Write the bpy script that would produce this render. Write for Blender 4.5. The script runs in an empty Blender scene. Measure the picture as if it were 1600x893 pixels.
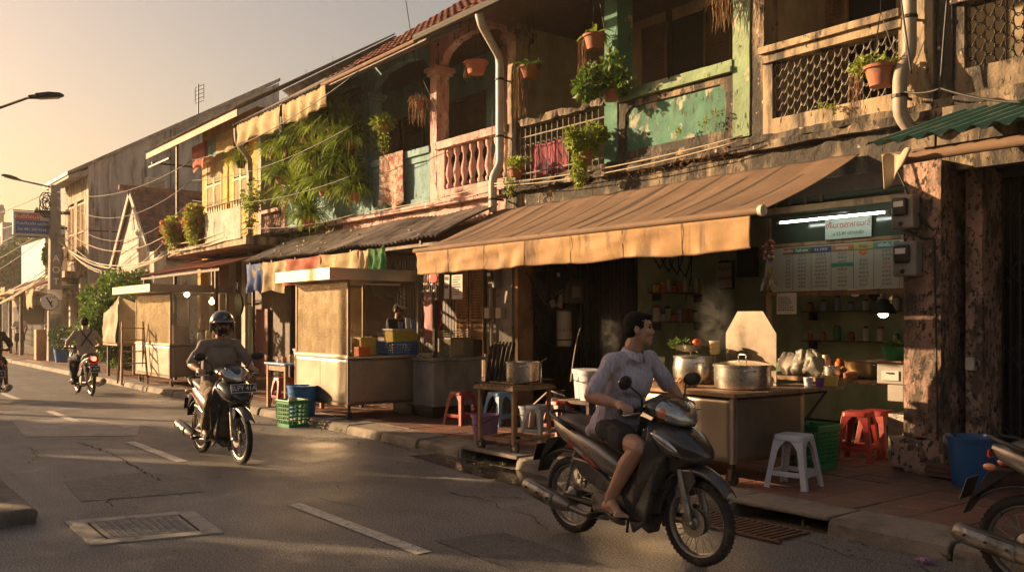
import bpy, bmesh, math, random
from mathutils import Vector, Matrix, noise
PI=math.pi; R=math.radians
S=bpy.context.scene
# ---------------------------------------------------------------- camera, sky, sun, exposure
CA,SA,FPX,CH=math.cos(R(37.6)),math.sin(R(37.6)),1426.0,1.6
cd=bpy.data.cameras.new('Camera'); cam=bpy.data.objects.new('Camera',cd); S.collection.objects.link(cam); S.camera=cam
cam.location=(0,0,CH); cam.rotation_euler=(PI/2,0,R(90-37.6)); cd.sensor_width=36; cd.lens=36*FPX/1600
cd.shift_y=53.5/1600; cd.clip_end=2000; cd.clip_start=.05
SUN_EL=R(15.0); SUN_TRAVEL=R(35)          # light travels along (cos,sin) of this heading
w=bpy.data.worlds.new('World'); S.world=w; w.use_nodes=True; nt=w.node_tree; nt.nodes.clear()
sky=nt.nodes.new('ShaderNodeTexSky'); sky.sky_type='NISHITA'; sky.sun_disc=False
sky.sun_elevation=SUN_EL; sky.sun_rotation=PI/2-(SUN_TRAVEL+PI); sky.dust_density=3.2; sky.air_density=1.3; sky.ozone_density=.2
tint=nt.nodes.new('ShaderNodeMixRGB'); tint.blend_type='MULTIPLY'; tint.inputs[0].default_value=1; tint.inputs[2].default_value=(1.0,.79,.71,1)
bgn=nt.nodes.new('ShaderNodeBackground'); bgn.inputs[1].default_value=.052; wo=nt.nodes.new('ShaderNodeOutputWorld')
nt.links.new(sky.outputs[0],tint.inputs[1]); nt.links.new(tint.outputs[0],bgn.inputs[0]); nt.links.new(bgn.outputs[0],wo.inputs[0])
sl=bpy.data.lights.new('Sun','SUN'); sl.energy=5.0; sl.angle=R(.6); sl.color=(1,.66,.36)
sun=bpy.data.objects.new('Sun',sl); S.collection.objects.link(sun)
sdir=Vector((math.cos(SUN_TRAVEL)*math.cos(SUN_EL),math.sin(SUN_TRAVEL)*math.cos(SUN_EL),-math.sin(SUN_EL)))
sun.rotation_euler=sdir.to_track_quat('-Z','Y').to_euler()
S.view_settings.view_transform='Standard'; S.view_settings.look='None'; S.view_settings.gamma=1; S.view_settings.exposure=1.6
S.render.engine='CYCLES'
# ---------------------------------------------------------------- helpers
rnd=random.Random(7)
def at(px,py,Y):
    "point on the vertical plane y=Y"
    k=(px-800)/FPX; d=Y/(SA+k*CA); return (-d*CA+k*d*SA, Y, CH-(py-500)*d/FPX)
def ax(px,Y): return at(px,500,Y)[0]
def gp(px,py,z=0.0):
    d=FPX*(CH-z)/(py-500); r=(px-800)/FPX*d; return (-d*CA+r*SA, d*SA+r*CA, z)
MATS={}
def mat(name,col,rough=.75,metal=0,vary=.18,vs=4,layers=(),bump=.15,bs=45,em=None,ems=0,alpha=None,trans=0,coat=0,spec=.5,grain=0,gs=200,sss=0,transl=0):
    """layers: (colour, scale, threshold 0..1, softness, zstretch)"""
    if name in MATS: return MATS[name]
    m=bpy.data.materials.new(name); m.use_nodes=True; N=m.node_tree; L=N.links.new
    b=N.nodes['Principled BSDF']; tc=N.nodes.new('ShaderNodeTexCoord')
    def nz(scale,det,z=1.0,off=0,xs=1.0):
        mp=N.nodes.new('ShaderNodeMapping'); mp.inputs['Scale'].default_value=(xs,1,z); mp.inputs['Location'].default_value=(off,off*.7,off*1.3)
        t=N.nodes.new('ShaderNodeTexNoise'); t.inputs['Scale'].default_value=scale; t.inputs['Detail'].default_value=det; t.inputs['Roughness'].default_value=.62
        L(tc.outputs['Object'],mp.inputs[0]); L(mp.outputs[0],t.inputs[0]); return t.outputs[0]
    def ramp(src,a,bb):
        r=N.nodes.new('ShaderNodeMapRange'); r.inputs[1].default_value=a; r.inputs[2].default_value=bb; L(src,r.inputs[0]); return r.outputs[0]
    def mix(f,a,c,bl='MIX'):
        x=N.nodes.new('ShaderNodeMixRGB'); x.blend_type=bl
        if isinstance(f,(int,float)): x.inputs[0].default_value=f
        else: L(f,x.inputs[0])
        for i,q in ((1,a),(2,c)):
            if isinstance(q,tuple): x.inputs[i].default_value=(q[0],q[1],q[2],1)
            else: L(q,x.inputs[i])
        return x.outputs[0]
    lo=tuple(c*(1-vary) for c in col[:3]); hi=tuple(min(1,c*(1+vary)) for c in col[:3])
    c=mix(ramp(nz(vs,5),.3,.7),lo,hi) if vary else tuple(col[:3])
    hsrc=None
    for i,(lc,s,th,so,zs,*xs_) in enumerate(layers):
        f=ramp(nz(s,8,zs,3.7*(i+1),xs_[0] if xs_ else 1.0),th-so/2,th+so/2); c=mix(f,c,lc); hsrc=f
    if grain: c=mix(grain,c,mix(ramp(nz(gs,2),.35,.65),(0,0,0),(1,1,1)),'OVERLAY')
    if isinstance(c,tuple): b.inputs['Base Color'].default_value=(c[0],c[1],c[2],1)
    else: L(c,b.inputs['Base Color'])
    rr=ramp(nz(vs*2.3,4,1,9),.25,.75); rm=N.nodes.new('ShaderNodeMapRange'); rv_=.02 if metal>.7 else .1; rm.inputs[3].default_value=max(.03,rough-rv_); rm.inputs[4].default_value=min(1,rough+rv_); L(rr,rm.inputs[0]); L(rm.outputs[0],b.inputs['Roughness'])
    b.inputs['Metallic'].default_value=metal; b.inputs['Specular IOR Level'].default_value=spec
    if coat: b.inputs['Coat Weight'].default_value=coat; b.inputs['Coat Roughness'].default_value=.15
    if trans: b.inputs['Transmission Weight'].default_value=trans
    if alpha is not None: b.inputs['Alpha'].default_value=alpha
    if sss: b.inputs['Subsurface Weight'].default_value=sss; b.inputs['Subsurface Scale'].default_value=.02
    if em: b.inputs['Emission Color'].default_value=(*em,1); b.inputs['Emission Strength'].default_value=ems
    if bump:
        bp=N.nodes.new('ShaderNodeBump'); bp.inputs['Strength'].default_value=bump; bp.inputs['Distance'].default_value=.02
        h=nz(bs,6)
        if hsrc is not None:
            mm=N.nodes.new('ShaderNodeMath'); mm.operation='SUBTRACT'; L(h,mm.inputs[0]); L(hsrc,mm.inputs[1]); h=mm.outputs[0]
        L(h,bp.inputs['Height']); L(bp.outputs[0],b.inputs['Normal'])
    if transl:
        tr=N.nodes.new('ShaderNodeBsdfTranslucent'); ms=N.nodes.new('ShaderNodeMixShader'); ms.inputs[0].default_value=transl
        if isinstance(c,tuple): tr.inputs[0].default_value=(*c,1)
        else: L(c,tr.inputs[0])
        L(b.outputs[0],ms.inputs[1]); L(tr.outputs[0],ms.inputs[2]); L(ms.outputs[0],N.nodes['Material Output'].inputs[0])
    MATS[name]=m; return m
class MB:
    def __init__(s): s.v=[]; s.f=[]
    def add(s,vs,fs):
        o=len(s.v); s.v+=[tuple(v) for v in vs]; s.f+=[tuple(i+o for i in f) for f in fs]; return s
    def box(s,x0,y0,z0,x1,y1,z1,M=None):
        x0,x1=min(x0,x1),max(x0,x1); y0,y1=min(y0,y1),max(y0,y1); z0,z1=min(z0,z1),max(z0,z1)
        vs=[(x0,y0,z0),(x1,y0,z0),(x1,y1,z0),(x0,y1,z0),(x0,y0,z1),(x1,y0,z1),(x1,y1,z1),(x0,y1,z1)]
        if M is not None: vs=[tuple(M@Vector(v)) for v in vs]
        return s.add(vs,[(0,3,2,1),(4,5,6,7),(0,1,5,4),(1,2,6,5),(2,3,7,6),(3,0,4,7)])
    def cbox(s,c,d,M=None):
        T=Matrix.Translation(c)@(M if M is not None else Matrix()); return s.box(-d[0]/2,-d[1]/2,-d[2]/2,d[0]/2,d[1]/2,d[2]/2,T)
    def ring(s,c,u,v,r,n,r2=None):
        r2=r if r2 is None else r2
        return [tuple(Vector(c)+u*(r*math.cos(2*PI*i/n))+v*(r2*math.sin(2*PI*i/n))) for i in range(n)]
    def loft(s,rings,caps=True,closed=True):
        n=len(rings[0]); o=len(s.v)
        for r in rings: s.v+=[tuple(p) for p in r]
        for j in range(len(rings)-1):
            for i in range(n if closed else n-1):
                k=(i+1)%n; s.f.append((o+j*n+i,o+j*n+k,o+(j+1)*n+k,o+(j+1)*n+i))
        if caps and closed:
            s.f.append(tuple(o+i for i in range(n))[::-1]); e=o+(len(rings)-1)*n; s.f.append(tuple(e+i for i in range(n)))
        return s
    def tube(s,pts,r,n=8,caps=True):
        pts=[Vector(p) for p in pts]; rs=r if isinstance(r,(list,tuple)) else [r]*len(pts); rings=[]; pu=None
        for i,p in enumerate(pts):
            a=pts[max(0,i-1)]; b=pts[min(len(pts)-1,i+1)]; d=(b-a)
            d=d.normalized() if d.length>1e-9 else Vector((0,0,1))
            if pu is None:
                u=d.cross(Vector((0,0,1)));
                if u.length<.05: u=d.cross(Vector((0,1,0)))
            else: u=pu-d*pu.dot(d)
            u.normalize(); pu=u; rings.append(s.ring(p,u,d.cross(u),rs[i],n))
        return s.loft(rings,caps)
    def lathe(s,prof,c=(0,0,0),n=24,axis='z',M=None,caps=True):
        rings=[]
        for r,z in prof:
            rg=[]
            for i in range(n):
                a=2*PI*i/n; x,y=r*math.cos(a),r*math.sin(a)
                p=Vector((x,y,z)) if axis=='z' else (Vector((x,z,y)) if axis=='y' else Vector((z,x,y)))
                if M is not None: p=M@p
                rg.append(tuple(p+Vector(c)))
            rings.append(rg)
        return s.loft(rings,caps)
    def prism(s,poly,a0,a1,ax='y',M=None):
        n=len(poly)
        f={'y':lambda p,a:(p[0],a,p[1]),'x':lambda p,a:(a,p[0],p[1]),'z':lambda p,a:(p[0],p[1],a)}[ax]
        vs=[f(p,a0) for p in poly]+[f(p,a1) for p in poly]
        if M is not None: vs=[tuple(M@Vector(v)) for v in vs]
        return s.add(vs,[tuple(range(n))[::-1],tuple(range(n,2*n))]+[(i,(i+1)%n,n+(i+1)%n,n+i) for i in range(n)])
    def sheet(s,fn,nu,nv):
        o=len(s.v)
        for j in range(nv+1):
            for i in range(nu+1): s.v.append(tuple(fn(i/nu,j/nv)))
        for j in range(nv):
            for i in range(nu):
                a=o+j*(nu+1)+i; s.f.append((a,a+1,a+nu+2,a+nu+1))
        return s
    def ell(s,c,r,nu=14,nv=10,M=None):
        if isinstance(r,(int,float)): r=(r,r,r)
        prof=[]
        rings=[]
        for j in range(1,nv):
            t=PI*j/nv; rings.append([Vector((r[0]*math.sin(t)*math.cos(2*PI*i/nu),r[1]*math.sin(t)*math.sin(2*PI*i/nu),-r[2]*math.cos(t))) for i in range(nu)])
        o=len(s.v); f=lambda p:tuple((M@p if M is not None else p)+Vector(c))
        for rg in rings: s.v+=[f(p) for p in rg]
        s.v+=[f(Vector((0,0,-r[2]))),f(Vector((0,0,r[2])))]; b=len(s.v)-2
        for j in range(nv-2):
            for i in range(nu): k=(i+1)%nu; s.f.append((o+j*nu+i,o+j*nu+k,o+(j+1)*nu+k,o+(j+1)*nu+i))
        for i in range(nu):
            k=(i+1)%nu; s.f.append((b,o+k,o+i)); e=o+(nv-2)*nu; s.f.append((b+1,e+i,e+k))
        return s
WS=set()
def root_of(o):
    while o.parent: o=o.parent
    return o
def obj(name,mb,m,parent=None,bevel=0,smooth=False,solid=0,subd=0,seg=2):
    me=bpy.data.meshes.new(name); vs=mb.v
    if parent is not None:
        r=root_of(parent)
        if r.name in WS: l=r.location; vs=[(v[0]-l[0],v[1]-l[1],v[2]-l[2]) for v in vs]
    me.from_pydata(vs,[],mb.f); me.validate()
    if isinstance(m,(list,tuple)):
        for q in m: me.materials.append(q)
    else: me.materials.append(m)
    b2=bmesh.new(); b2.from_mesh(me); bmesh.ops.recalc_face_normals(b2,faces=b2.faces); b2.to_mesh(me); b2.free()
    if smooth: me.polygons.foreach_set('use_smooth',[True]*len(me.polygons))
    if smooth=='auto' : me.set_sharp_from_angle(angle=R(38))
    o=bpy.data.objects.new(name,me); S.collection.objects.link(o)
    if parent is not None: o.parent=parent
    if solid: q=o.modifiers.new('s','SOLIDIFY'); q.thickness=solid; q.offset=0
    if subd: q=o.modifiers.new('u','SUBSURF'); q.levels=subd; q.render_levels=subd
    if bevel:
        q=o.modifiers.new('b','BEVEL'); q.width=bevel; q.segments=seg; q.limit_method='ANGLE'; q.angle_limit=R(35)
    return o
def thing(name,label,cat,loc=(0,0,0),rz=0,group=None,world=False):
    o=bpy.data.objects.new(name,None); S.collection.objects.link(o); o.location=loc; o.rotation_euler=(0,0,rz)
    o.empty_display_size=.1; o['label']=label; o['category']=cat
    if group: o['group']=group
    if world: WS.add(o.name)
    return o
def tag(o,label,cat,group=None):
    o['label']=label; o['category']=cat
    if group: o['group']=group
    return o
def struct(name,mb,m,**k):
    o=obj(name,mb,m,**k); o['kind']='structure'; return o
def dup(src,loc=None,rz=None,label=None,group=None):
    def cp(o,p):
        c=o.copy(); S.collection.objects.link(c)
        if p is not None: c.parent=p
        for ch in list(o.children): cp(ch,c)
        return c
    c=cp(src,None)
    if loc is not None: c.location=loc
    if rz is not None: c.rotation_euler=(0,0,rz)
    if label: c['label']=label
    if group: c['group']=group
    return c
def solo(name,mb,m,label,cat,group=None,origin=None,**k):
    "a one-mesh thing; verts in world, origin moved to base"
    l=origin
    if l is None:
        xs=[v[0] for v in mb.v]; ys=[v[1] for v in mb.v]; zs=[v[2] for v in mb.v]; l=((min(xs)+max(xs))/2,(min(ys)+max(ys))/2,min(zs))
    mb.v=[(v[0]-l[0],v[1]-l[1],v[2]-l[2]) for v in mb.v]
    o=obj(name,mb,m,**k); o.location=l; return tag(o,label,cat,group)
TMP=bpy.data.scenes.new('bake')
def bake(o):
    "evaluate one object alone, in a scratch scene"
    if o.name in S.collection.objects: S.collection.objects.unlink(o)
    TMP.collection.objects.link(o); vl=TMP.view_layers[0]; vl.update(); dg=vl.depsgraph
    me=bpy.data.meshes.new_from_object(o.evaluated_get(dg)); return me
def text(txt,size,m,M,parent,name='lettering',ext=.001,align='CENTER',sx=1.0,fallback=True):
    cu=bpy.data.curves.new('t','FONT'); cu.body=txt; cu.size=size; cu.extrude=ext; cu.align_x=align; cu.align_y='CENTER'; cu.resolution_u=3
    t=bpy.data.objects.new('t',cu); me=bake(t)
    bpy.data.objects.remove(t); me.name=name
    MM=M@Matrix.Scale(sx,4,(1,0,0)); r=root_of(parent)
    if r.name in WS: MM=Matrix.Translation(-Vector(r.location))@MM
    me.transform(MM); me.materials.clear(); me.materials.append(m)
    o=bpy.data.objects.new(name,me); S.collection.objects.link(o); o.parent=parent; return o
def face_street(x,y,z): # text plane facing -Y
    return Matrix.Translation((x,y,z))@Matrix.Rotation(PI/2,4,'X')
def face_px(x,y,z):     # text plane facing +X
    return Matrix.Translation((x,y,z))@Matrix.Rotation(PI/2,4,'Z')@Matrix.Rotation(PI/2,4,'X')
def organic(name,prims,voxel,m,parent=None,sm=3,fold=0,fs=6,fz=1.0):
    mb=MB()
    for p in prims:
        if p[0]=='c':
            a,ra,b,rb=Vector(p[1]),p[2],Vector(p[3]),p[4]; d=b-a; n=12
            if d.length<1e-5: mb.ell(a,ra,12,8); continue
            u=d.normalized().cross(Vector((0,0,1)));
            if u.length<.05: u=d.normalized().cross(Vector((0,1,0)))
            u.normalize(); dn=d.normalized(); v=dn.cross(u); rings=[]
            for t in (-85,-55,-25,0): rings.append(mb.ring(a+dn*(ra*math.sin(R(t))),u,v,ra*math.cos(R(t)),n))
            for t in (0,25,55,85): rings.append(mb.ring(b+dn*(rb*math.sin(R(t))),u,v,rb*math.cos(R(t)),n))
            mb.loft(rings)
        elif p[0]=='e': mb.ell(p[1],p[2],16,12,p[3] if len(p)>3 else None)
        elif p[0]=='m': mb.add(p[1].v,p[1].f)
    o=obj(name,mb,m,None)
    q=o.modifiers.new('r','REMESH'); q.mode='VOXEL'; q.voxel_size=voxel; q.use_smooth_shade=True
    if sm: q=o.modifiers.new('s','SMOOTH'); q.factor=.5; q.iterations=sm
    me=bake(o); me.name=name
    bpy.data.objects.remove(o)
    if fold:
        nn=[v.normal.copy() for v in me.vertices]
        for v,nm_ in zip(me.vertices,nn):
            c=v.co; k=noise.noise(Vector((c.x*fs,c.y*fs,c.z*fs*fz)))+.5*noise.noise(Vector((c.x*fs*2.3+5,c.y*fs*2.3,c.z*fs*2.3*fz)))
            v.co=c+nm_*(fold*k)
    if not me.materials: me.materials.append(m)
    me.polygons.foreach_set('use_smooth',[True]*len(me.polygons))
    o=bpy.data.objects.new(name,me); S.collection.objects.link(o)
    if parent is not None: o.parent=parent
    return o
def wire(mb,a,b,sag,r=.012,n=14,side=0):
    a,b=Vector(a),Vector(b); pts=[]
    for i in range(n+1):
        t=i/n; p=a.lerp(b,t); p.z-=sag*4*t*(1-t); p.y+=side*math.sin(PI*t); pts.append(p)
    return mb.tube(pts,r,5)
# ---------------------------------------------------------------- foliage
def leafy(mb,c,rad,n,size,rg,flat=1.0,drop=0):
    for _ in range(n):
        u=Vector((rg.gauss(0,1),rg.gauss(0,1),rg.gauss(0,1)));u.normalize(); rr=rg.random()**.45
        p=Vector(c)+Vector((u.x*rad[0],u.y*rad[1],u.z*rad[2]))*rr
        d=(u+Vector((rg.uniform(-.7,.7),rg.uniform(-.7,.7),rg.uniform(-.9,.4)-drop))).normalized()
        sd=d.cross(Vector((rg.uniform(-1,1),rg.uniform(-1,1),rg.uniform(-1,1)))).normalized(); l=size*rg.uniform(.6,1.3); wd=l*.28*flat
        nrm=d.cross(sd)*(.12*l)
        mb.add([p,p+d*l*.35+sd*wd+nrm,p+d*l,p+d*l*.35-sd*wd+nrm],[(0,1,2,3)])
def blades(mb,c,n,L,wd,rg,seg=6,up=.9,spread=1.0,droop=1.2):
    for _ in range(n):
        a=rg.uniform(0,2*PI); l=L*rg.uniform(.55,1.15); h=Vector((math.cos(a),math.sin(a),0)); el=rg.uniform(.15,up)*PI/2
        d=h*math.cos(el)*spread+Vector((0,0,math.sin(el))); p=Vector(c)+h*rg.uniform(0,.05); sd=Vector((-math.sin(a),math.cos(a),0)); w0=wd*rg.uniform(.7,1.2)
        vs=[];st=l/seg
        for i in range(seg+1):
            t=i/seg; ww=w0*(1-t)**.6*(.5+.5*min(1,t*5)); vs+= [p-sd*ww,p+sd*ww]; p=p+d.normalized()*st; d=d.normalized()+Vector((0,0,-droop*st/l*(1+t*1.8)))
        mb.add(vs,[(2*i,2*i+1,2*i+3,2*i+2) for i in range(seg)])
def strands(mb,c,n,L,rad,rg,r=.003):
    for _ in range(n):
        p=Vector(c)+Vector((rg.uniform(-rad,rad),rg.uniform(-rad,rad),0)); l=L*rg.uniform(.4,1); pts=[p.copy()]
        for i in range(5): p=p+Vector((rg.uniform(-.015,.015),rg.uniform(-.015,.015),-l/5)); pts.append(p.copy())
        mb.tube(pts,[r]*5+[r*.4],3)
# ---------------------------------------------------------------- materials
BLK=(.012,.011,.010); MOLD=(.035,.030,.024)
m_asph=mat('asphalt',(.178,.172,.165),.56,vary=.25,vs=.7,layers=[((.12,.11,.10),1.6,.52,.35,1,.05),((.10,.093,.085),.45,.58,.3,1),((.24,.215,.185),1.5,.64,.15,1),((.05,.047,.043),2.6,.70,.06,1)],bump=.55,bs=95,grain=1.0,gs=75,spec=.5)
m_kerb=mat('kerb_concrete',(.20,.17,.135),.85,layers=[((.09,.08,.07),2.5,.55,.2,1)],bump=.5,bs=30,grain=.3)
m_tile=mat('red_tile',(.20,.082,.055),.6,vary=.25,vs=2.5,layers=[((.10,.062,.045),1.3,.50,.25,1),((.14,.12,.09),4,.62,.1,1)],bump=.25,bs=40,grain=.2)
m_frame=mat('frame_bronze',(.16,.12,.08),.45,metal=.7,vary=.2,bump=.05)
m_meter=mat('meter_casing',(.24,.22,.19),.5,vary=.15,vs=5,layers=[((.12,.10,.08),6,.6,.2,.5)],bump=.08)
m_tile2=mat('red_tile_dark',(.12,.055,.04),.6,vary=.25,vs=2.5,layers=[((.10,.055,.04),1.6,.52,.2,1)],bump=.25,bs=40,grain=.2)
m_dirt=mat('ground_dirt',(.12,.10,.08),.95,bump=.4)
m_white=mat('road_paint',(.52,.48,.40),.6,vary=.2,vs=9,layers=[((.10,.09,.08),22,.60,.12,1)],bump=.2,bs=150)
m_patch=mat('road_patch',(.30,.275,.24),.65,vary=.2,vs=3,bump=.4,bs=120,grain=.5,gs=200)
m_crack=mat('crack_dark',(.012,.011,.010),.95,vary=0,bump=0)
m_wet=mat('wet_gutter',(.03,.028,.025),.12,vary=.3,vs=3,bump=.05)
def plaster(n,c,mold=.5,peel=.62,pc=(.38,.33,.27)):
    return mat(n,c,.85,vary=.2,vs=2.2,layers=[(pc,3.2,peel,.05,.8),(tuple(x*.45 for x in c),2.0,.57,.35,.22),(MOLD,4.5,mold+.03,.14,.22),(MOLD,14,.63,.05,.5)],bump=.45,bs=26)
m_cream=plaster('cream_plaster',(.35,.265,.165),.50,.62,(.30,.26,.20))
m_creamdirty=mat('stained_cream_plaster',(.30,.23,.145),.88,vary=.25,vs=2.5,layers=[((.14,.105,.07),3,.48,.3,.3),(MOLD,3.4,.47,.12,.22),((.42,.35,.26),8,.66,.05,.8),(MOLD,11,.60,.06,.5)],bump=.7,bs=22)
m_green=plaster('green_plaster',(.055,.17,.115),.60,.60,(.40,.36,.27))
m_greenlt=plaster('green_plaster_light',(.20,.29,.16),.62,.60,(.42,.38,.30))
m_pink=plaster('pink_plaster',(.50,.30,.27),.60,.60,(.55,.45,.37))
m_blue=plaster('blue_plaster',(.17,.31,.32),.63,.66,(.34,.36,.32))
m_yellow=plaster('yellow_plaster',(.58,.33,.055),.64,.70,(.42,.30,.14))
m_grey=mat('grey_render',(.46,.43,.39),.9,vary=.25,vs=.8,layers=[((.24,.225,.20),1.1,.50,.22,.12),((.10,.09,.08),3.2,.62,.12,.14),((.55,.52,.47),1.6,.60,.25,.3),((.05,.047,.042),2.4,.66,.12,.2)],bump=.35,bs=18)
m_whitewall=plaster('white_plaster',(.42,.38,.32),.62,.7,(.40,.36,.30))
m_inner=mat('inner_wall',(.36,.29,.18),.9,vary=.25,vs=1.5,layers=[((.14,.11,.08),1.5,.6,.3,.3)],bump=.2)
m_orange=mat('ochre_wall',(.40,.22,.11),.9,vary=.25,vs=2.5,layers=[((.16,.09,.05),2.6,.55,.25,.5),((.45,.36,.27),6,.70,.05,1)],bump=.35,bs=25)
m_greenwall=mat('shop_green_wall',(.36,.43,.27),.8,vary=.2,vs=1.5,layers=[((.15,.17,.11),2.0,.60,.3,.5)],bump=.1)
m_peel=mat('peeling_pillar',(.36,.225,.17),.9,vary=.3,vs=4,layers=[((.12,.085,.06),8,.53,.08,.45),((.42,.37,.31),12,.66,.04,.8),((.035,.028,.022),22.0,.57,.06,.7),((.05,.04,.03),2.2,.60,.2,.4)],bump=.8,bs=22)
m_darkwood=mat('dark_wood',(.075,.045,.028),.7,vary=.3,vs=6,bump=.3,bs=30)
m_wood=mat('worn_wood',(.27,.155,.075),.7,vary=.3,vs=7,layers=[((.11,.065,.035),9,.6,.2,.2)],bump=.3,bs=50)
m_shut=mat('shutter_cream',(.50,.43,.27),.75,vary=.2,vs=7,layers=[((.22,.17,.10),8,.62,.12,.3)],bump=.2)
m_rtile=mat('roof_tile_red',(.25,.085,.05),.8,vary=.35,vs=8,layers=[((.07,.04,.03),2.0,.55,.25,1)],bump=.4)
m_roofdark=mat('roof_tile_old',(.10,.06,.045),.9,vary=.4,vs=6,layers=[((.035,.028,.022),1.8,.56,.3,1),((.27,.10,.06),3,.52,.2,1)],bump=.5)
m_corr=mat('corrugated_grey',(.33,.285,.24),.6,metal=.2,vary=.3,vs=3,layers=[((.05,.045,.04),2.5,.58,.25,1)],bump=.15)
m_corrg=mat('corrugated_green',(.032,.085,.066),.45,metal=.1,vary=.2,vs=3,layers=[((.10,.12,.09),3.5,.64,.1,1)],bump=.1)
m_corrr=mat('corrugated_rust',(.22,.065,.04),.6,metal=.1,vary=.3,vs=4,layers=[((.09,.04,.025),3,.58,.2,1)],bump=.15)
m_canvas=mat('awning_canvas',(.19,.118,.072),.85,vary=.12,vs=3,layers=[((.13,.08,.05),1.3,.54,.3,1),((.10,.07,.05),9,.66,.06,1)],bump=.25,bs=90,transl=.10)
m_shadeband=mat('awning_shade_band',(.055,.034,.023),.85,vary=.2,vs=3,bump=.25,bs=90)  # dark colour for the shadow bands painted on the canopy
m_valance=mat('valance_canvas',(.44,.27,.115),.8,vary=.12,vs=3,layers=[((.27,.155,.07),2.2,.52,.3,1),((.17,.10,.05),4,.58,.12,.25),((.06,.04,.03),16,.70,.02,1)],bump=.25,bs=90,transl=.22)
m_tarp=mat('old_tarp',(.46,.38,.26),.8,vary=.2,vs=3,layers=[((.25,.19,.12),2.5,.6,.2,1)],bump=.3,bs=30,transl=.3)
m_ss=mat('stainless',(.40,.35,.28),.33,metal=.92,vary=.12,vs=2.5,layers=[((.42,.37,.30),2,.58,.5,.5)],bump=.012,bs=5)
m_ssdull=mat('stainless_dull',(.27,.235,.19),.42,metal=.8,vary=.2,vs=3,layers=[((.26,.21,.16),3,.60,.4,.5)],bump=.015,bs=6)
m_alu=mat('aluminium',(.58,.55,.50),.27,metal=.95,vary=.08,vs=5,bump=0)
m_iron=mat('dark_iron',(.03,.027,.024),.55,metal=.5,vary=.3,vs=8,bump=.15)
m_rust=mat('rusty_iron',(.13,.065,.035),.75,metal=.3,vary=.35,vs=9,bump=.3)
m_pvc=mat('pipe_grey',(.42,.40,.36),.55,vary=.15,vs=3,layers=[((.22,.19,.15),3,.63,.15,.5)],bump=.1)
m_pipecream=mat('pipe_cream',(.30,.25,.19),.6,vary=.15,vs=3,layers=[((.16,.13,.10),4,.6,.15,.4)],bump=.15)
m_cable=mat('cable_black',(.015,.014,.013),.6,vary=0,bump=0)
m_cablelt=mat('cable_pale',(.36,.30,.21),.7,vary=.1,bump=0)
m_conc=mat('concrete',(.26,.24,.21),.9,vary=.2,vs=3,layers=[((.12,.11,.10),2.5,.58,.2,.4)],bump=.35,bs=35)
m_terra=mat('terracotta',(.33,.11,.055),.8,vary=.2,vs=8,layers=[((.18,.10,.07),6,.62,.2,1)],bump=.15)
m_leaf=mat('leaf_green',(.085,.155,.022),.55,vary=.45,vs=9,bump=0,transl=.4)
m_leafy=mat('leaf_yellow_green',(.22,.28,.035),.5,vary=.4,vs=9,bump=0,transl=.45)
m_leafd=mat('leaf_dark',(.035,.075,.016),.55,vary=.45,vs=6,bump=0,transl=.3)
m_fern=mat('fern_green',(.21,.30,.045),.45,vary=.5,vs=5,bump=0,transl=.5)
m_dry=mat('dry_roots',(.25,.15,.075),.9,vary=.3,vs=9,bump=0,transl=.2)
m_bark=mat('bark',(.10,.07,.045),.95,bump=.5)
m_panelss=mat('panel_steel',(.20,.165,.125),.45,metal=.6,vary=.15,vs=3,layers=[((.10,.08,.055),4,.58,.2,.6)],bump=0)
m_flower=mat('flower_pink',(.40,.10,.17),.6,vary=.3,vs=20,bump=0,transl=.35)
m_flowy=mat('flower_yellow',(.62,.36,.05),.6,vary=.3,vs=20,bump=0,transl=.35)
def plastic(n,c,r=.42,**k): return mat(n,c,r,vary=.12,vs=6,layers=[(tuple(x*.6+.02 for x in c),5,.66,.15,1)],bump=.06,bs=20,**k)
m_pred=plastic('plastic_red',(.24,.022,.018)); m_pblue=plastic('plastic_blue',(.02,.13,.38)); m_plblue=plastic('plastic_light_blue',(.14,.29,.46))
m_pwhite=plastic('plastic_white',(.50,.50,.54)); m_pgreen=plastic('plastic_green',(.02,.20,.07)); m_ppurple=plastic('plastic_purple',(.25,.13,.26))
m_pgrey=plastic('plastic_greyblue',(.27,.31,.36)); m_porange=plastic('plastic_orange',(.62,.12,.02)); m_pyellow=plastic('plastic_yellow',(.55,.38,.06))
m_pcream=plastic('plastic_cream',(.55,.50,.40)); m_pdeep=plastic('plastic_deep_purple',(.10,.03,.18)); m_pnavy=plastic('plastic_navy',(.012,.075,.22))
m_bag=mat('plastic_bag',(.34,.32,.27),.35,vary=.1,vs=9,bump=.6,bs=14,transl=.4)
m_paper=mat('paper',(.58,.52,.44),.85,vary=.1,vs=6,bump=0,transl=.15)
m_ink=mat('ink_dark',(.03,.03,.035),.8,vary=0,bump=0); m_inkred=mat('ink_red',(.40,.03,.02),.8,vary=0,bump=0); m_inkwhite=mat('ink_white',(.75,.72,.66),.7,vary=0,bump=0)
m_inkgreen=mat('ink_green',(.03,.12,.07),.8,vary=0,bump=0)
m_rubber=mat('rubber',(.018,.017,.016),.85,vary=.2,vs=12,layers=[((.09,.075,.055),7,.62,.15,1)],bump=.3,bs=90)
m_chrome=mat('chrome',(.62,.60,.57),.14,metal=1,vary=.05,bump=.02)
m_castal=mat('cast_aluminium',(.30,.28,.25),.42,metal=.8,vary=.2,vs=9,layers=[((.12,.10,.08),7,.6,.15,1)],bump=.15,bs=60)
m_glassl=mat('lamp_lens',(.50,.48,.45),.10,metal=.75,vary=.35,vs=22,bump=.35,bs=16,coat=1)
m_amber=mat('amber_lens',(.65,.20,.06),.12,vary=.1,bump=.3,bs=30,coat=1); m_redl=mat('red_lens',(.55,.02,.015),.15,vary=.1,bump=.2,coat=1)
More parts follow.
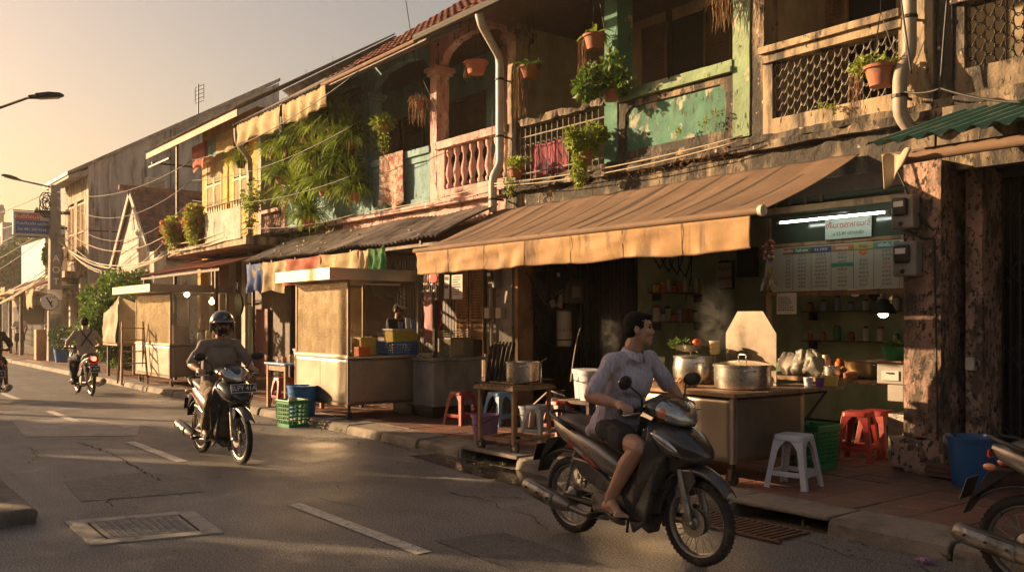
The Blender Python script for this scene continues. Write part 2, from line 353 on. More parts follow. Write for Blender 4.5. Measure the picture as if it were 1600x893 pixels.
m_lit=mat('lit_tail_lamp',(.8,.05,.02),.3,vary=0,bump=0,em=(1,.05,.03),ems=5)
m_seat=mat('seat_vinyl',(.055,.045,.038),.5,vary=.2,vs=5,layers=[((.13,.10,.075),3.5,.63,.2,1)],bump=.12,bs=120)
m_blackpl=mat('black_plastic',(.020,.019,.018),.45,vary=.2,vs=7,layers=[((.06,.052,.042),5,.66,.2,1)],bump=.08,bs=50)
m_paint=mat('dusty_black_paint',(.035,.033,.031),.30,vary=.2,vs=4,layers=[((.11,.095,.075),3.4,.62,.3,.7)],bump=.03,bs=40,coat=.6)
m_silverp=mat('silver_paint',(.24,.22,.195),.33,metal=.55,vary=.12,vs=4,layers=[((.15,.125,.10),4,.62,.25,1)],bump=.03,bs=40,coat=.4)
m_glass=mat('dirty_glass',(.40,.31,.19),.22,vary=.35,vs=3,layers=[((.62,.50,.30),3.5,.58,.35,.6)],bump=.05,bs=20,alpha=.46)
m_clear=mat('thin_glass',(.5,.5,.45),.08,vary=.1,bump=0,alpha=.22)
m_paneg=mat('green_pane',(.045,.06,.045),.10,vary=.1,bump=0,coat=.3)
m_tube=mat('lit_tube',(1,1,1),.5,vary=0,bump=0,em=(.93,1,.86),ems=5.5)
m_bulb=mat('lit_bulb',(1,.9,.7),.5,vary=0,bump=0,em=(1,.72,.30),ems=14)
m_bulbc=mat('lit_bulb_pale',(1,1,.9),.5,vary=0,bump=0,em=(1,.93,.66),ems=9)
m_dim=mat('unlit_tube',(.62,.55,.45),.4,vary=0,bump=0)
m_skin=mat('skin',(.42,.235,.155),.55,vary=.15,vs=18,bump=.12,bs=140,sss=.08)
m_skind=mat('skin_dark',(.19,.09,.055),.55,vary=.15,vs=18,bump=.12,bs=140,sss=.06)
m_hair=mat('black_hair',(.008,.007,.006),.75,vary=.3,vs=60,bump=.5,bs=150,spec=.2)
m_eye=mat('eye_dark',(.02,.015,.012),.2,vary=0,bump=0); m_lip=mat('lip',(.20,.075,.055),.5,vary=0,bump=0)
m_shirtl=mat('lilac_shirt_cotton',(.48,.44,.50),.9,vary=.06,vs=30,layers=[((.33,.30,.37),75,.52,.2,.06)],bump=.25,bs=60)
m_shorts=mat('black_shorts_cloth',(.018,.017,.019),.9,vary=.2,vs=8,bump=.2)
m_grtee=mat('grey_tee',(.22,.19,.165),.95,vary=.1,vs=10,bump=.2,bs=80); m_khaki=mat('khaki_cloth',(.13,.09,.06),.95,vary=.15,vs=10,bump=.25)
m_wtee=mat('white_tee',(.52,.49,.46),.9,vary=.08,vs=10,bump=.2); m_navy=mat('dark_cloth',(.035,.035,.045),.95,vary=.2,bump=.2)
m_tan=mat('tan_shirt',(.33,.27,.20),.95,vary=.1,vs=10,bump=.2); m_olive=mat('olive_cloth',(.10,.085,.05),.95,vary=.1,bump=.2)
m_helmet=mat('helmet_shell',(.02,.02,.021),.16,vary=.1,bump=.02,coat=1)
# ================================================================ the setting
struct('ground',MB().box(-600,-600,-.30,600,600,-.02),m_dirt)
road=MB()
def rz(x,y): return .004+.010*noise.noise(Vector((x*.5,y*.9,3)))*min(1,max(0,(5.9-y)))
road.sheet(lambda u,v:(-120+140*u,-2.2+8.22*v,0.0),140,8)
struct('road',road,m_asph)
# kerb of worn concrete blocks with two drain openings
kb=MB(); x=-75.0; kr=random.Random(3)
while x<14:
    l=kr.uniform(.85,1.1); hole=(-8.75<x+l/2<-7.9) or (-4.95<x+l/2<-4.1)
    j=kr.uniform(-.012,.012); h=.115+kr.uniform(-.012,.008); g=.012
    if hole:
        kb.box(x+g,6.06,.09,x+l-g,6.5,h+.01); kb.box(x+g,6.02,-.05,x+.06,6.2,.1)
    else:
        kb.prism([(6.0+j,-.05),(6.03+j,h-.03),(6.06+j,h),(6.5,h+.01),(6.5,-.05)],x+g,x+l-g,'x')
    x+=l
struct('kerb',kb,m_kerb,bevel=.012)
struct('drain',MB().box(-8.9,6.1,-.28,-7.8,6.45,-.03).box(-5.0,6.1,-.28,-4.0,6.45,-.03),m_crack)
struct('pavement',MB().box(-75,6.5,-.1,14,10.6,.104),m_kerb)
tl=MB(); T=.42
for i in range(int(84/T)):
    for j in range(3):
        x0=-70+i*T; y0=6.52+j*T; z=.112+kr.uniform(0,.006)
        tl.box(x0+.006,y0+.006,.06,x0+T-.006,y0+T-.006,z)
struct('pavement_tiles',tl,m_tile,bevel=.004,seg=1)
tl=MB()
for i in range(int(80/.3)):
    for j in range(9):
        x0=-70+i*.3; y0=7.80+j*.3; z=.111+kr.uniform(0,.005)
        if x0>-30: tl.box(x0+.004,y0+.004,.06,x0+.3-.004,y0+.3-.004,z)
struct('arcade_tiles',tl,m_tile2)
# pavement on the near side, ends at a driveway
struct('near_pavement',MB().prism([(-3.4,-.1),(1.40,-.1),(1.44,.09),(1.40,.12),(-3.4,.13)],-60,-8.0,'x'),m_kerb,bevel=.02)
dash=MB()
for i in range(-9,2):
    x0=-7.45+5.12*i; wv=.0
    dash.sheet(lambda u,v:(x0+2.12*u,3.28+.125*v,.006),12,1)
struct('road_markings',dash,m_white)
pq=gp(42,657),gp(120,654),gp(205,656),gp(100,668)
struct('tar_patch',MB().add([(-9.9,2.0,.0045),(-8.7,1.9,.0045),(-8.5,2.9,.0045),(-9.2,3.1,.0045),(-10.0,2.8,.0045)],[(0,1,2,3,4)]).add([(-5.6,3.6,.0045),(-3.2,3.5,.0045),(-3.1,4.1,.0045),(-5.5,4.15,.0045)],[(0,1,2,3)]).add([(-20,2.2,.0045),(-18.5,2.1,.0045),(-18.3,3.1,.0045),(-19.8,3.1,.0045)],[(0,1,2,3)]),mat('tar_patch',(.105,.098,.09),.6,vary=.2,vs=4,bump=.4,bs=110,grain=.8,gs=90))
struct('road_patch',MB().add([(-16.3,2.55,.005),(-14.0,2.35,.005),(-13.2,3.6,.005),(-14.5,4.0,.005),(-16.1,3.5,.005)],[(0,1,2,3,4)]),m_patch)
ck=MB()
def crack(pts,w=.012,seed=1):
    r=random.Random(seed); P=[]
    for a,b in zip(pts,pts[1:]):
        n=max(2,int(math.dist(a,b)/.07))
        for i in range(n):
            t=i/n; P.append((a[0]+(b[0]-a[0])*t+r.uniform(-.025,.025),a[1]+(b[1]-a[1])*t+r.uniform(-.025,.025)))
    vs=[]
    for i,p in enumerate(P):
        ww=w*r.uniform(.3,1.2); vs+=[(p[0],p[1]-ww,.0055),(p[0]+ww*.5,p[1]+ww,.0055)]
    ck.add(vs,[(2*i,2*i+1,2*i+3,2*i+2) for i in range(len(P)-1)])
g2=lambda a,b: gp(a,b)[:2]
crack([g2(122,690),g2(165,705),g2(210,728),g2(252,752),g2(330,746),g2(430,740)],.014,2)
crack([g2(190,640),g2(260,640),g2(330,645)],.01,3); crack([g2(0,842),g2(120,850),g2(300,846),g2(520,832),g2(700,818)],.004,4)
crack([g2(545,672),g2(600,690),g2(690,720),g2(760,745)],.010,5); crack([g2(300,888),g2(500,872),g2(760,858)],.003,6); crack([g2(700,770),g2(740,776),g2(830,778)],.012,8)
crack([g2(30,742),g2(60,740)],.02,9)
q5=random.Random(44)
for k in range(16):
    x_,y_=q5.uniform(-17,-3.5),q5.uniform(1.7,5.6); pts=[(x_,y_)]
    for j in range(q5.randint(2,5)): pts.append((pts[-1][0]+q5.uniform(.15,.6),pts[-1][1]+q5.uniform(-.28,.28)))
    crack(pts,q5.uniform(.003,.008),60+k)
struct('road_cracks',ck,m_crack)
struct('gutter_puddle',MB().add([(*gp(640,712)[:2],.0062),(*gp(742,742)[:2],.0062),(*gp(860,772)[:2],.0062),(*gp(880,764)[:2],.0062),(-7.2,5.97,.0062),(-9.2,5.97,.0062)],[(0,1,2,3,4,5)]),m_wet)
# manhole in the carriageway
mh=thing('manhole','rectangular cast manhole cover in a pale concrete frame set in the road','manhole cover',(-7.3,2.03,0),world=True)
mz=.012; C4=[gp(112,818),gp(300,803),gp(345,832),gp(140,850)]; ctr=[sum(c[i] for c in C4)/4 for i in (0,1)]
C4=[(-7.90,1.60),(-7.70,2.55),(-6.75,2.47),(-6.95,1.58)]
def shrink(f): return [(ctr[0]+(c[0]-ctr[0])*f,ctr[1]+(c[1]-ctr[1])*f) for c in C4]
ctr=[sum(c[i] for c in C4)/4 for i in (0,1)]
f=MB(); o_,i_=shrink(1),shrink(.72)
for k in range(4):
    q=[o_[k],o_[(k+1)%4],i_[(k+1)%4],i_[k]]; f.prism(q,-.01,mz,'z')
obj('frame',f,mat('manhole_frame',(.42,.38,.31),.85,vary=.2,vs=5,layers=[((.2,.18,.15),6,.6,.15,1)],bump=.4),mh,bevel=.004); obj('gap',MB().prism(shrink(.72),-.02,.005,'z'),m_crack,mh)
f=MB().prism(shrink(.67),-.01,.010,'z'); c2=shrink(.62)
for a in range(14):
    for b in range(10):
        u,v=(a+.5+.5*(b%2))/14.5,(b+.5)/10
        p=[(c2[0][k]*(1-u)+c2[3][k]*u)*(1-v)+(c2[1][k]*(1-u)+c2[2][k]*u)*v for k in (0,1)]
        f.cbox((p[0],p[1],.0115),(.034,.022,.006),Matrix.Rotation(.8 if (a+b)%2 else -.8,4,'Z'))
obj('cover',f,mat('cover_concrete',(.30,.275,.235),.8,vary=.3,vs=9,bump=.4,bs=60),mh)
gr=MB()
for i in range(17): gr.box(-5.05+i*.06,5.52,.006,-5.05+i*.06+.028,5.95,.018)
gr.box(-5.1,5.48,.006,-4.0,5.52,.02)
solo('drain_grate',gr,m_rust,'flat iron drain grate with parallel bars beside the broken kerb','drain grate')
# litter in the gutter
lit=MB(); lr=random.Random(5)
for _ in range(420):
    x=lr.uniform(-22,0); y=6.0-abs(lr.gauss(0,.28)); s=lr.uniform(.006,.028)
    lit.cbox((x,y,.008),(s,s*lr.uniform(.4,1),.006),Matrix.Rotation(lr.uniform(0,3),4,'Z')@Matrix.Rotation(lr.uniform(-.4,.4),4,'X'))
for _ in range(150):
    x=lr.uniform(-22,0); y=lr.uniform(6.0,8.2); s=lr.uniform(.006,.022)
    lit.cbox((x,y,.125),(s,s*.6,.005),Matrix.Rotation(lr.uniform(0,3),4,'Z'))
for _ in range(130):
    x=lr.uniform(-16,-2); y=lr.uniform(1.6,5.7); s=lr.uniform(.005,.014)
    lit.cbox((x,y,.008),(s,s*.6,.006),Matrix.Rotation(lr.uniform(0,3),4,'Z'))
o=solo('litter',lit,mat('litter_mix',(.20,.16,.10),.9,vary=.6,vs=3,bump=0),'scattered dead leaves and grit along the gutter and pavement','litter'); o['kind']='stuff'
wd=MB(); 
for _ in range(70):
    x=lr.uniform(-13,-3); y=6.0+lr.choice([0,.5,.02])+lr.uniform(-.02,.02); blades(wd,(x,y,.1 if y>6.2 else .02),5,.07,.006,lr,3)
o=solo('grass_tufts',wd,m_leafy,'small grass tufts growing in the kerb joints','grass'); o['kind']='stuff'
# ================================================================ buildings
YF,YI,ZB,ZS,ZR,ZT=8.8,10.3,3.15,3.72,4.70,6.75
def corrug(mb,x0,x1,y0,z0,y1,z1,amp=.018,pitch=.11,th=.006,wob=0,dx=0):
    n=int(abs(x1-x0)/pitch*6)
    def fn(o):
        def q(u,v):
            x=x0+(x1-x0)*u+dx*v; y=y0+(y1-y0)*v; z=z0+(z1-z0)*v+amp*math.sin(2*PI*(x-x0-dx*v)/pitch)+o+wob*noise.noise(Vector((x*.8,y*.8,1)))
            return (x,y,z)
        return q
    mb.sheet(fn(0),n,4); mb.sheet(fn(-th),n,4); return mb
def tiled(mb,x0,x1,y0,z0,y1,z1,pitch=.22,rows=14,amp=.03,dx=0):
    n=int(abs(x1-x0)/pitch)*4
    vs=[]
    for r in range(rows):
        a,b=r/rows,(r+1)/rows
        def q(u,v,a=a,b=b):
            t=a+(b-a)*v; x=x0+(x1-x0)*u; 
            return (x+dx*t,y0+(y1-y0)*t,z0+(z1-z0)*t+amp*abs(math.sin(PI*(x-x0)/pitch))+.03*(1-v))
        mb.sheet(q,n,1)
    mb.sheet(lambda u,v:(x0+(x1-x0)*u+dx*v,y0+(y1-y0)*v,z0+(z1-z0)*v-.03),1,1)
    return mb
def louvre(x0,x1,z0,z1,y,th=.035,gap=.055,fr=.05,rail=True):
    m=MB(); m.box(x0,y,z0,x0+fr,y+th,z1).box(x1-fr,y,z0,x1,y+th,z1).box(x0+fr,y,z0,x1-fr,y+th,z0+fr*1.4).box(x0+fr,y,z1-fr*1.4,x1-fr,y+th,z1)
    zm=(z0+z1)/2
    if rail: m.box(x0+fr,y,zm-fr*.6,x1-fr,y+th,zm+fr*.6)
    z=z0+fr*1.6
    while z<z1-fr*1.6:
        if not(rail and abs(z-zm)<fr): m.cbox(((x0+x1)/2,y+th/2,z),(x1-x0-2*fr,.008,gap*.95),Matrix.Rotation(R(38),4,'X'))
        z+=gap
    return m
def gate(x0,x1,z0,z1,y):
    m=MB(); n=int((x1-x0)/.085)
    for i in range(n+1):
        x=x0+(x1-x0)*i/n; m.box(x-.011,y,z0,x+.011,y+.022,z1)
    for zc in (z0+.35,z0+1.15,z0+1.95,z0+2.6):
        if zc>z1-.2: continue
        for i in range(0,n-1,2):
            xa=x0+(x1-x0)*i/n; xb=x0+(x1-x0)*(i+2)/n
            for s in (1,-1): m.tube([(xa,y-.006,zc-.13*s),(xb,y-.006,zc+.13*s)],.007,4)
    m.box(x0,y-.01,z0,x1,y+.03,z0+.03).box(x0,y-.01,z1-.05,x1,y+.03,z1)
    return m
def ringgrid(x0,x1,z0,z1,y,w=.085,h=.155):
    m=MB(); nc=int((x1-x0)/w); nr=int((z1-z0)/h)+1
    for c in range(nc):
        for r in range(nr):
            cx=x0+(c+.5)*(x1-x0)/nc; cz=z0+(r+.5*(c%2)+.25)*(z1-z0)/nr
            if cz>z1-.02: continue
            pts=[(cx+w*.54*math.cos(a),y+.02*math.sin(2*a),cz+h*.5*math.sin(a)) for a in [2*PI*i/10 for i in range(11)]]
            m.tube(pts,.0065,4,False)
    return m
def cornice(m,x0,x1,y,z,steps=((.0,.0,.10),(.05,.10,.05),(.09,.15,.05),(.04,.20,.04))):
    for pr,dz,h in steps: m.box(x0-pr*.2,y-.04-pr,z+dz,x1+pr*.2,y+.02,z+dz+h-.001)
    return m
def rough(mb_o,strength=.012,scale=6):
    "uneven old render: displace verts of a subdivided box"
    for v in mb_o.data.vertices:
        n=noise.noise_vector(v.co*scale); v.co+=Vector(n)*strength
    return mb_o
def finebox(m,x0,y0,z0,x1,y1,z1,st=.09,rg=None,chip=.0):
    "front face subdivided box with knocked edges"
    nx=max(1,int((x1-x0)/st)); nz=max(1,int((z1-z0)/st)); o=len(m.v)
    prof=[]
    prof+= [(y1,z0)]+[(y0,z0+(z1-z0)*j/nz) for j in range(nz+1)]+[(y1,z1)]
    rings=[]
    for i in range(nx+1):
        x=x0+(x1-x0)*i/nx; rg2=[]
        for (y,z) in prof:
            n1=noise.noise(Vector((x*3,y*3,z*3))); n2=noise.noise(Vector((x*11,y*11+4,z*11)))
            e=0
            if chip and (abs(z-z0)<1e-4 or abs(z-z1)<1e-4) and y<y1-.001: e=chip*max(0,n1*2+n2+.1)
            rg2.append((x,y+.010*n1+.006*n2+e,z+(e if abs(z-z0)<1e-4 else (-e if abs(z-z1)<1e-4 else 0))))
        rings.append(rg2)
    m.loft(rings); return m
def shell(parent,x0,x1,m,zt=ZT,back=16,side_l=True,side_r=True,yi=YI,inner=None,z0=ZS):
    b=MB(); b.box(x0,back-.2,.0,x1,back,zt)
    obj('back_wall',b,m,parent)
    s=MB()
    if side_l: s.box(x0,yi+.21,.0,x0+.18,back-.21,zt)
    if side_r: s.box(x1-.18,yi+.21,.0,x1,back-.21,zt)
    if s.v: obj('side_wall',s,m,parent)
def roof(parent,x0,x1,ye,ze,yr,zr,yb,zb,m,style='tile',name='roof',**k):
    r=MB()
    if style=='tile': tiled(r,x0,x1,ye,ze,yr,zr,**k); r.sheet(lambda u,v:(x0+(x1-x0)*u,yr+(yb-yr)*v,zr+(zb-zr)*v),2,2)
    else: corrug(r,x0,x1,ye,ze,yr,zr,**k); r.sheet(lambda u,v:(x0+(x1-x0)*u,yr+(yb-yr)*v,zr+(zb-zr)*v),2,2)
    return obj(name,r,m,parent)
def pillar(m,x0,x1,z0,z1,y=YF,d=.28,cap=None):
    finebox(m,x0,y,z0,x1,y+d,z1,.12)
    if cap: m.box(x0-.05,y-.05,cap,x1+.05,y+d+.05,cap+.06).box(x0-.08,y-.08,cap+.061,x1+.08,y+d+.08,cap+.14)
    return m
# ---- green shophouse -------------------------------------------------
xa,xb,xc,xd=ax(793,YF),ax(944,YF),ax(1145,YF),ax(1171,YF)
B=thing('shophouse','green and cream two storey shophouse with peeling green balcony panel and iron railing','building',((xa+xc)/2,YF,0),world=True)
obj('inner_wall',MB().box(xa,YI,ZS,xd,YI+.2,ZT),m_inner,B)
obj('floor_slab',MB().box(xa,YF+.16,ZB+.1,xd,16,ZS-.01),m_darkwood,B)
obj('ceiling',MB().box(xa,8.0,6.28,xd,YI-.001,6.33),m_darkwood,B)
f=finebox(MB(),xa,YF-.02,ZB,xc+.02,YF+.15,ZS-.14,.07,chip=.02); obj('fascia',f,m_creamdirty,B)
f=finebox(MB(),xa,YF-.13,ZS-.135,xc+.02,YF+.15,ZS-.04,.06,chip=.03); finebox(f,xa,YF-.07,ZS-.035,xc+.02,YF+.15,ZS+.06,.06,chip=.02); obj('ledge_moulding',f,m_creamdirty,B)
obj('pillar',pillar(MB(),xa,xa+.22,ZS-.6,ZT,cap=6.0),m_cream,B)
obj('pillar',pillar(MB(),xb,xb+.26,ZS+.06,ZT,d=.30),m_green,B)
obj('pillar',pillar(MB(),xc,xd,ZS+.06,ZT,d=.30),m_greenlt,B)
f=finebox(MB(),xb+.26,YF+.05,ZS+.06,xc,YF+.18,ZR-.12,.1); obj('balcony_panel',f,m_green,B)
f=MB(); x0,x1=xb+.26,xc
f.box(x0,YF+.015,ZS+.061,x0+.14,YF+.045,ZR-.13).box(x1-.13,YF+.015,ZS+.061,x1,YF+.045,ZR-.13).box(x0+.14,YF+.015,ZR-.22,x1-.13,YF+.045,ZR-.13).box(x0+.14,YF+.01,ZS+.061,x1-.13,YF+.045,ZS+.18)
for sx in (x0+.14,x1-.13):
    s=1 if sx<(x0+x1)/2 else -1; f.prism([(sx,ZR-.22),(sx+s*.09,ZR-.22),(sx,ZR-.31)],YF+.016,YF+.045,'y')
obj('panel_frame',f,m_creamdirty,B,bevel=.006)
f=finebox(MB(),x0,YF-.05,ZR-.118,x1,YF+.22,ZR-.05,.1); finebox(f,x0,YF-.02,ZR-.048,x1,YF+.20,ZR+.03,.1); obj('balcony_rail',f,m_greenlt,B)
# iron railing bay
x0,x1=xa+.24,xb-.01
f=finebox(MB(),x0,YF-.03,ZR-.10,x1,YF+.2,ZR+.02,.06,chip=.05); obj('rail_top',f,m_creamdirty,B)
f=MB(); f.tube([(x0,YF+.05,ZS+.16),(x1,YF+.05,ZS+.16)],.012,6); f.tube([(x0,YF+.05,ZR-.25),(x1,YF+.05,ZR-.25)],.012,6)
n=15
for i in range(n+1):
    x=x0+.03+(x1-x0-.06)*i/n; f.tube([(x,YF+.05,ZS+.06),(x,YF+.05,ZR-.12)],.008,5)
    if i<n:
        c=x+(x1-x0)/n/2; r=(x1-x0)/n*.42
        f.tube([(c+r*math.cos(a),YF+.04,ZS+.52+r*1.5*math.sin(a)) for a in [PI*k/8 for k in range(9)]],.007,4)
        f.tube([(c-r,YF+.04,ZS+.52),(c-r*.2,YF+.04,ZS+.36),(c+r,YF+.04,ZS+.2)],.006,4)
obj('iron_railing',f,mat('rail_paint',(.22,.20,.17),.7,vary=.4,vs=9,metal=.2,bump=.2),B)
obj('party_wall',MB().box(xa-.001,YF+.29,ZS,xa+.10,YI-.001,ZT),m_inner,B)
f=MB(); xx=ax(1043,YI); f.box(xx,YI-.035,ZS,ax(1050,YI),YI-.001,6.28).box(ax(1150,YI),YI-.035,ZS,ax(1155,YI),YI-.001,6.28)
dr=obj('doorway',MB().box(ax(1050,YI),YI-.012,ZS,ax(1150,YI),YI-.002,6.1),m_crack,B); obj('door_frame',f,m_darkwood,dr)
obj('shutter',louvre(ax(1105,YI),ax(1149,YI),ZS+.02,6.1,YI-.09),m_darkwood,B)
obj('shutter',louvre(ax(1050,YI)-.55,ax(1050,YI)-.02,ZS+.02,6.1,YI-.09),m_darkwood,B)
shell(B,xa,xd,m_grey,side_r=False)
roof(B,xa-.15,xd+.05,7.9,6.28,12,9.1,16,6.5,m_rtile)
gt=MB(); gt.tube([(xa-.05-i*0,7.84,6.18) for i in (0,1)] and [(xa-1.15,7.80,6.17),(xd,7.80,6.20)],.065,8); obj('gutter',gt,m_iron,B)
# ground floor of the green shophouse
obj('party_wall',finebox(MB(),-11.55,YF+.25,.1,-11.33,10.2,ZB+.1,.15).box(-11.55,YF+.25,.1,-11.33,10.2,ZB+.1),m_orange,B)
gx0,gx1=-11.32,ax(978,10.1)
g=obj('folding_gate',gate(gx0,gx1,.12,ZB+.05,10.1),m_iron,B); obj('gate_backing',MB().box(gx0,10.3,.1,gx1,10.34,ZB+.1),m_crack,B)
f=MB(); pillar(f,ax(775,YF),ax(800,YF),.11,ZB,d=.30); obj('pillar',f,m_whitewall,B)
obj('pillar_return',MB().box(ax(800,YF)+.002,YF+.03,.11,-11.32,YF+.34,ZB),m_orange,B)
# ---- cream shophouse -------------------------------------------------
xe,xf=ax(1411,YF),ax(1462,YF)
Cb=thing('shophouse','cream shophouse with ring lattice balcony panel above the lit menu window','building',((xd+xf)/2,YF,0),world=True)
obj('inner_wall',MB().box(xd+.001,YI,ZS,xf,YI+.2,ZT),m_inner,Cb)
obj('floor_slab',MB().box(xd+.001,YF+.16,ZB+.1,xf,16,ZS-.01),m_darkwood,Cb); obj('ceiling',MB().box(xd+.001,8.0,6.28,xf,YI-.001,6.33),m_darkwood,Cb)
f=finebox(MB(),xc+.03,YF-.03,ZB,xf,YF+.15,ZS-.17,.07,chip=.02); obj('fascia',f,m_creamdirty,Cb)
f=finebox(MB(),xc+.03,YF-.14,ZS-.165,xf+.02,YF+.15,ZS-.07,.06,chip=.02); finebox(f,xc+.03,YF-.08,ZS-.065,xf+.02,YF+.15,ZS+.02,.06,chip=.015); obj('ledge_moulding',f,m_creamdirty,Cb)
obj('pillar',pillar(MB(),xd+.002,ax(1192,YF),ZS+.021,ZT,d=.26,y=YF+.02),m_creamdirty,Cb)
obj('pillar',pillar(MB(),xe,xf-.02,ZS+.021,ZT,d=.26,y=YF-.02),m_cream,Cb)
x0,x1=ax(1192,YF),xe
f=finebox(MB(),x0,YF,ZS+.021,x1,YF+.14,ZS+.20,.1); f.box(x0,YF,ZS+.2,x0+.13,YF+.14,ZR-.13).box(x1-.05,YF,ZS+.2,x1,YF+.14,ZR-.13); obj('balcony_panel',f,m_cream,Cb)
f=finebox(MB(),x0,YF-.04,ZR-.13,x1,YF+.18,ZR-.03,.1); finebox(f,x0,YF-.09,ZR-.028,x1,YF+.22,ZR+.05,.1); obj('balcony_rail',f,m_cream,Cb)
obj('party_wall',MB().box(xd+.005,YF+.29,ZS,xd+.12,YI-.001,ZT),m_inner,Cb)
obj('ring_lattice',ringgrid(x0+.13,x1-.05,ZS+.20,ZR-.13,YF+.06),mat('lattice_paint',(.20,.18,.15),.75,vary=.4,vs=8,bump=.3),Cb)
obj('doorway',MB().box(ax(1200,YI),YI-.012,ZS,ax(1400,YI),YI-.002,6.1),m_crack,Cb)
obj('shutter',louvre(ax(1205,YI),ax(1270,YI),ZS+.02,6.1,YI-.10),m_darkwood,Cb); obj('shutter',louvre(ax(1290,YI),ax(1335,YI),ZS+.02,6.1,YI-.16),m_wood,Cb)
shell(Cb,xd,xf,m_grey,side_l=False)
roof(Cb,xd+.06,xf,7.9,6.30,12,9.1,16,6.5,m_rtile)
px0,px1=ax(1412,YF-.2),ax(1470,YF-.2)
f=MB(); finebox(f,px0,YF-.2,.45,px1,YF+.35,ZB,.06,chip=.01); obj('street_pillar',f,m_peel,Cb)
f=finebox(MB(),px0-.08,YF-.30,.10,px1+.08,YF+.42,.45,.05,chip=.03); obj('pillar_plinth',f,m_peel,Cb)
# kitchen room behind both
kx0,kx1=gx1+.03,px1
obj('kitchen_wall',MB().box(kx0,12.2,.1,kx1,12.35,ZB+.1).box(kx0-.02,10.35,.1,kx0+.1,12.19,ZB+.1).box(kx1-.25,YF+.36,.1,kx1-.1,12.19,ZB+.1),m_greenwall,Cb)
# ---- rightmost shophouse --------------------------------------------
xg=xf+.02
A=thing('shophouse','rightmost shophouse with ring lattice balcony over a dark folding gate','building',(-1.5,YF,0),world=True)
X2=3.0
obj('inner_wall',MB().box(xg,YI,ZS,X2,YI+.2,ZT),m_inner,A); obj('floor_slab',MB().box(xg,YF+.16,ZB+.1,X2,16,ZS-.01),m_darkwood,A)
f=finebox(MB(),xg,YF-.02,ZB-.1,X2,YF+.15,ZS-.17,.08); finebox(f,xg,YF-.14,ZS-.165,X2,YF+.15,ZS-.07,.08,chip=.01); finebox(f,xg,YF-.09,ZS-.065,X2,YF+.15,ZS+.03,.08); obj('fascia',f,m_creamdirty,A)
x1=ax(1488,YF); x2=ax(1505,YF)
obj('pillar',pillar(MB(),xg,x1,ZS+.031,ZT,y=YF+.0),m_creamdirty,A)
f=finebox(MB(),x1,YF+.02,ZS+.031,X2,YF+.16,ZS+.30,.1); f.box(x1,YF+.02,ZS+.3,x2,YF+.16,ZR-.05).box(-3.0,YF+.02,ZS+.3,-2.75,YF+.16,ZR-.05); finebox(f,x1,YF-.05,ZR-.05,X2,YF+.2,ZR+.1,.1); obj('balcony_panel',f,m_creamdirty,A)
obj('ring_lattice',ringgrid(x2,-3.0,ZS+.30,ZR-.05,YF+.07),m_iron,A)
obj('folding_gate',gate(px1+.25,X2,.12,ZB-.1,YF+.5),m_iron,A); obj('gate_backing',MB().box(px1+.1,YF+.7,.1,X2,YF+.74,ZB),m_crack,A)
obj('gate_jamb',finebox(MB(),px1+.09,YF+.1,.1,px1+.25,YF+.55,ZB-.1,.08),m_peel,A)
shell(A,xg,X2,m_grey); roof(A,xg,X2,7.9,6.28,12,9.1,16,6.5,m_rtile)
# ---- pink and blue shophouse ----------------------------------------
xp0,xp1=ax(672,YF),ax(682,YF); xb0,xb1=ax(570,YF),ax(577.5,YF); xr=xa-.02; xl=ax(402,YF)
D=thing('shophouse','long shophouse with pink baluster balcony, blue balcony and arched openings','building',((xl+xr)/2,YF,0),world=True)
obj('inner_wall',MB().box(xp0,YI,ZS,xr,YI+.2,ZT+.1),m_pink,D); obj('inner_wall',MB().box(xl,YI,ZS,xp0-.002,YI+.2,ZT+.1),m_blue,D)
obj('floor_slab',MB().box(xl,YF+.16,ZB+.1,xr,16,ZS-.01),m_darkwood,D)
obj('ceiling',MB().box(xl,YF+.17,6.72,xr,YI-.001,6.76),m_darkwood,D)
f=finebox(MB(),xb0-.9,YF-.02,ZB+.1,xr,YF+.15,ZS-.14,.1,chip=.01); finebox(f,xb0-1.4,YF-.16,ZS-.135,xr,YF+.15,ZS-.05,.08,chip=.01); obj('fascia',f,m_pink,D)
f=finebox(MB(),xl,YF-.02,ZB+.1,xb0-.92,YF+.15,ZS-.14,.1,chip=.02); finebox(f,xl,YF-.2,ZS-.135,xb0-1.42,YF+.15,ZS-.04,.08,chip=.03); obj('fascia',f,m_creamdirty,D)
obj('pillar',pillar(MB(),xp0,xp1,ZS-.04,ZT,cap=5.95,d=.27),m_pink,D); obj('pillar',pillar(MB(),xb0,xb1,ZS-.04,ZT,cap=5.95,d=.27),m_blue,D)
xq=ax(440,YF); obj('pillar',pillar(MB(),xq,xq+.2,ZS-.04,ZT,d=.27),m_pink,D)
obj('pillar',pillar(MB(),xl,xl+.22,ZS-.04,ZT,d=.27),m_grey,D)
def arch(x0,x1,z1=ZT):
    return MB().prism([(x0,z1),(x0,6.08),(x0+.10,6.16),(x0+.22,6.30),(x0+.55,6.42),((x0+x1)/2,6.46),(x1-.55,6.42),(x1-.22,6.30),(x1-.10,6.16),(x1,6.08),(x1,z1)],YF+.03,YF+.2,'y')
obj('arch_beam',arch(xp1,xr-.01),m_pink,D,bevel=.01); obj('arch_beam',arch(xb1,xp0),m_blue,D,bevel=.01); obj('arch_beam',arch(xq+.2,xb0),m_blue,D,bevel=.01)
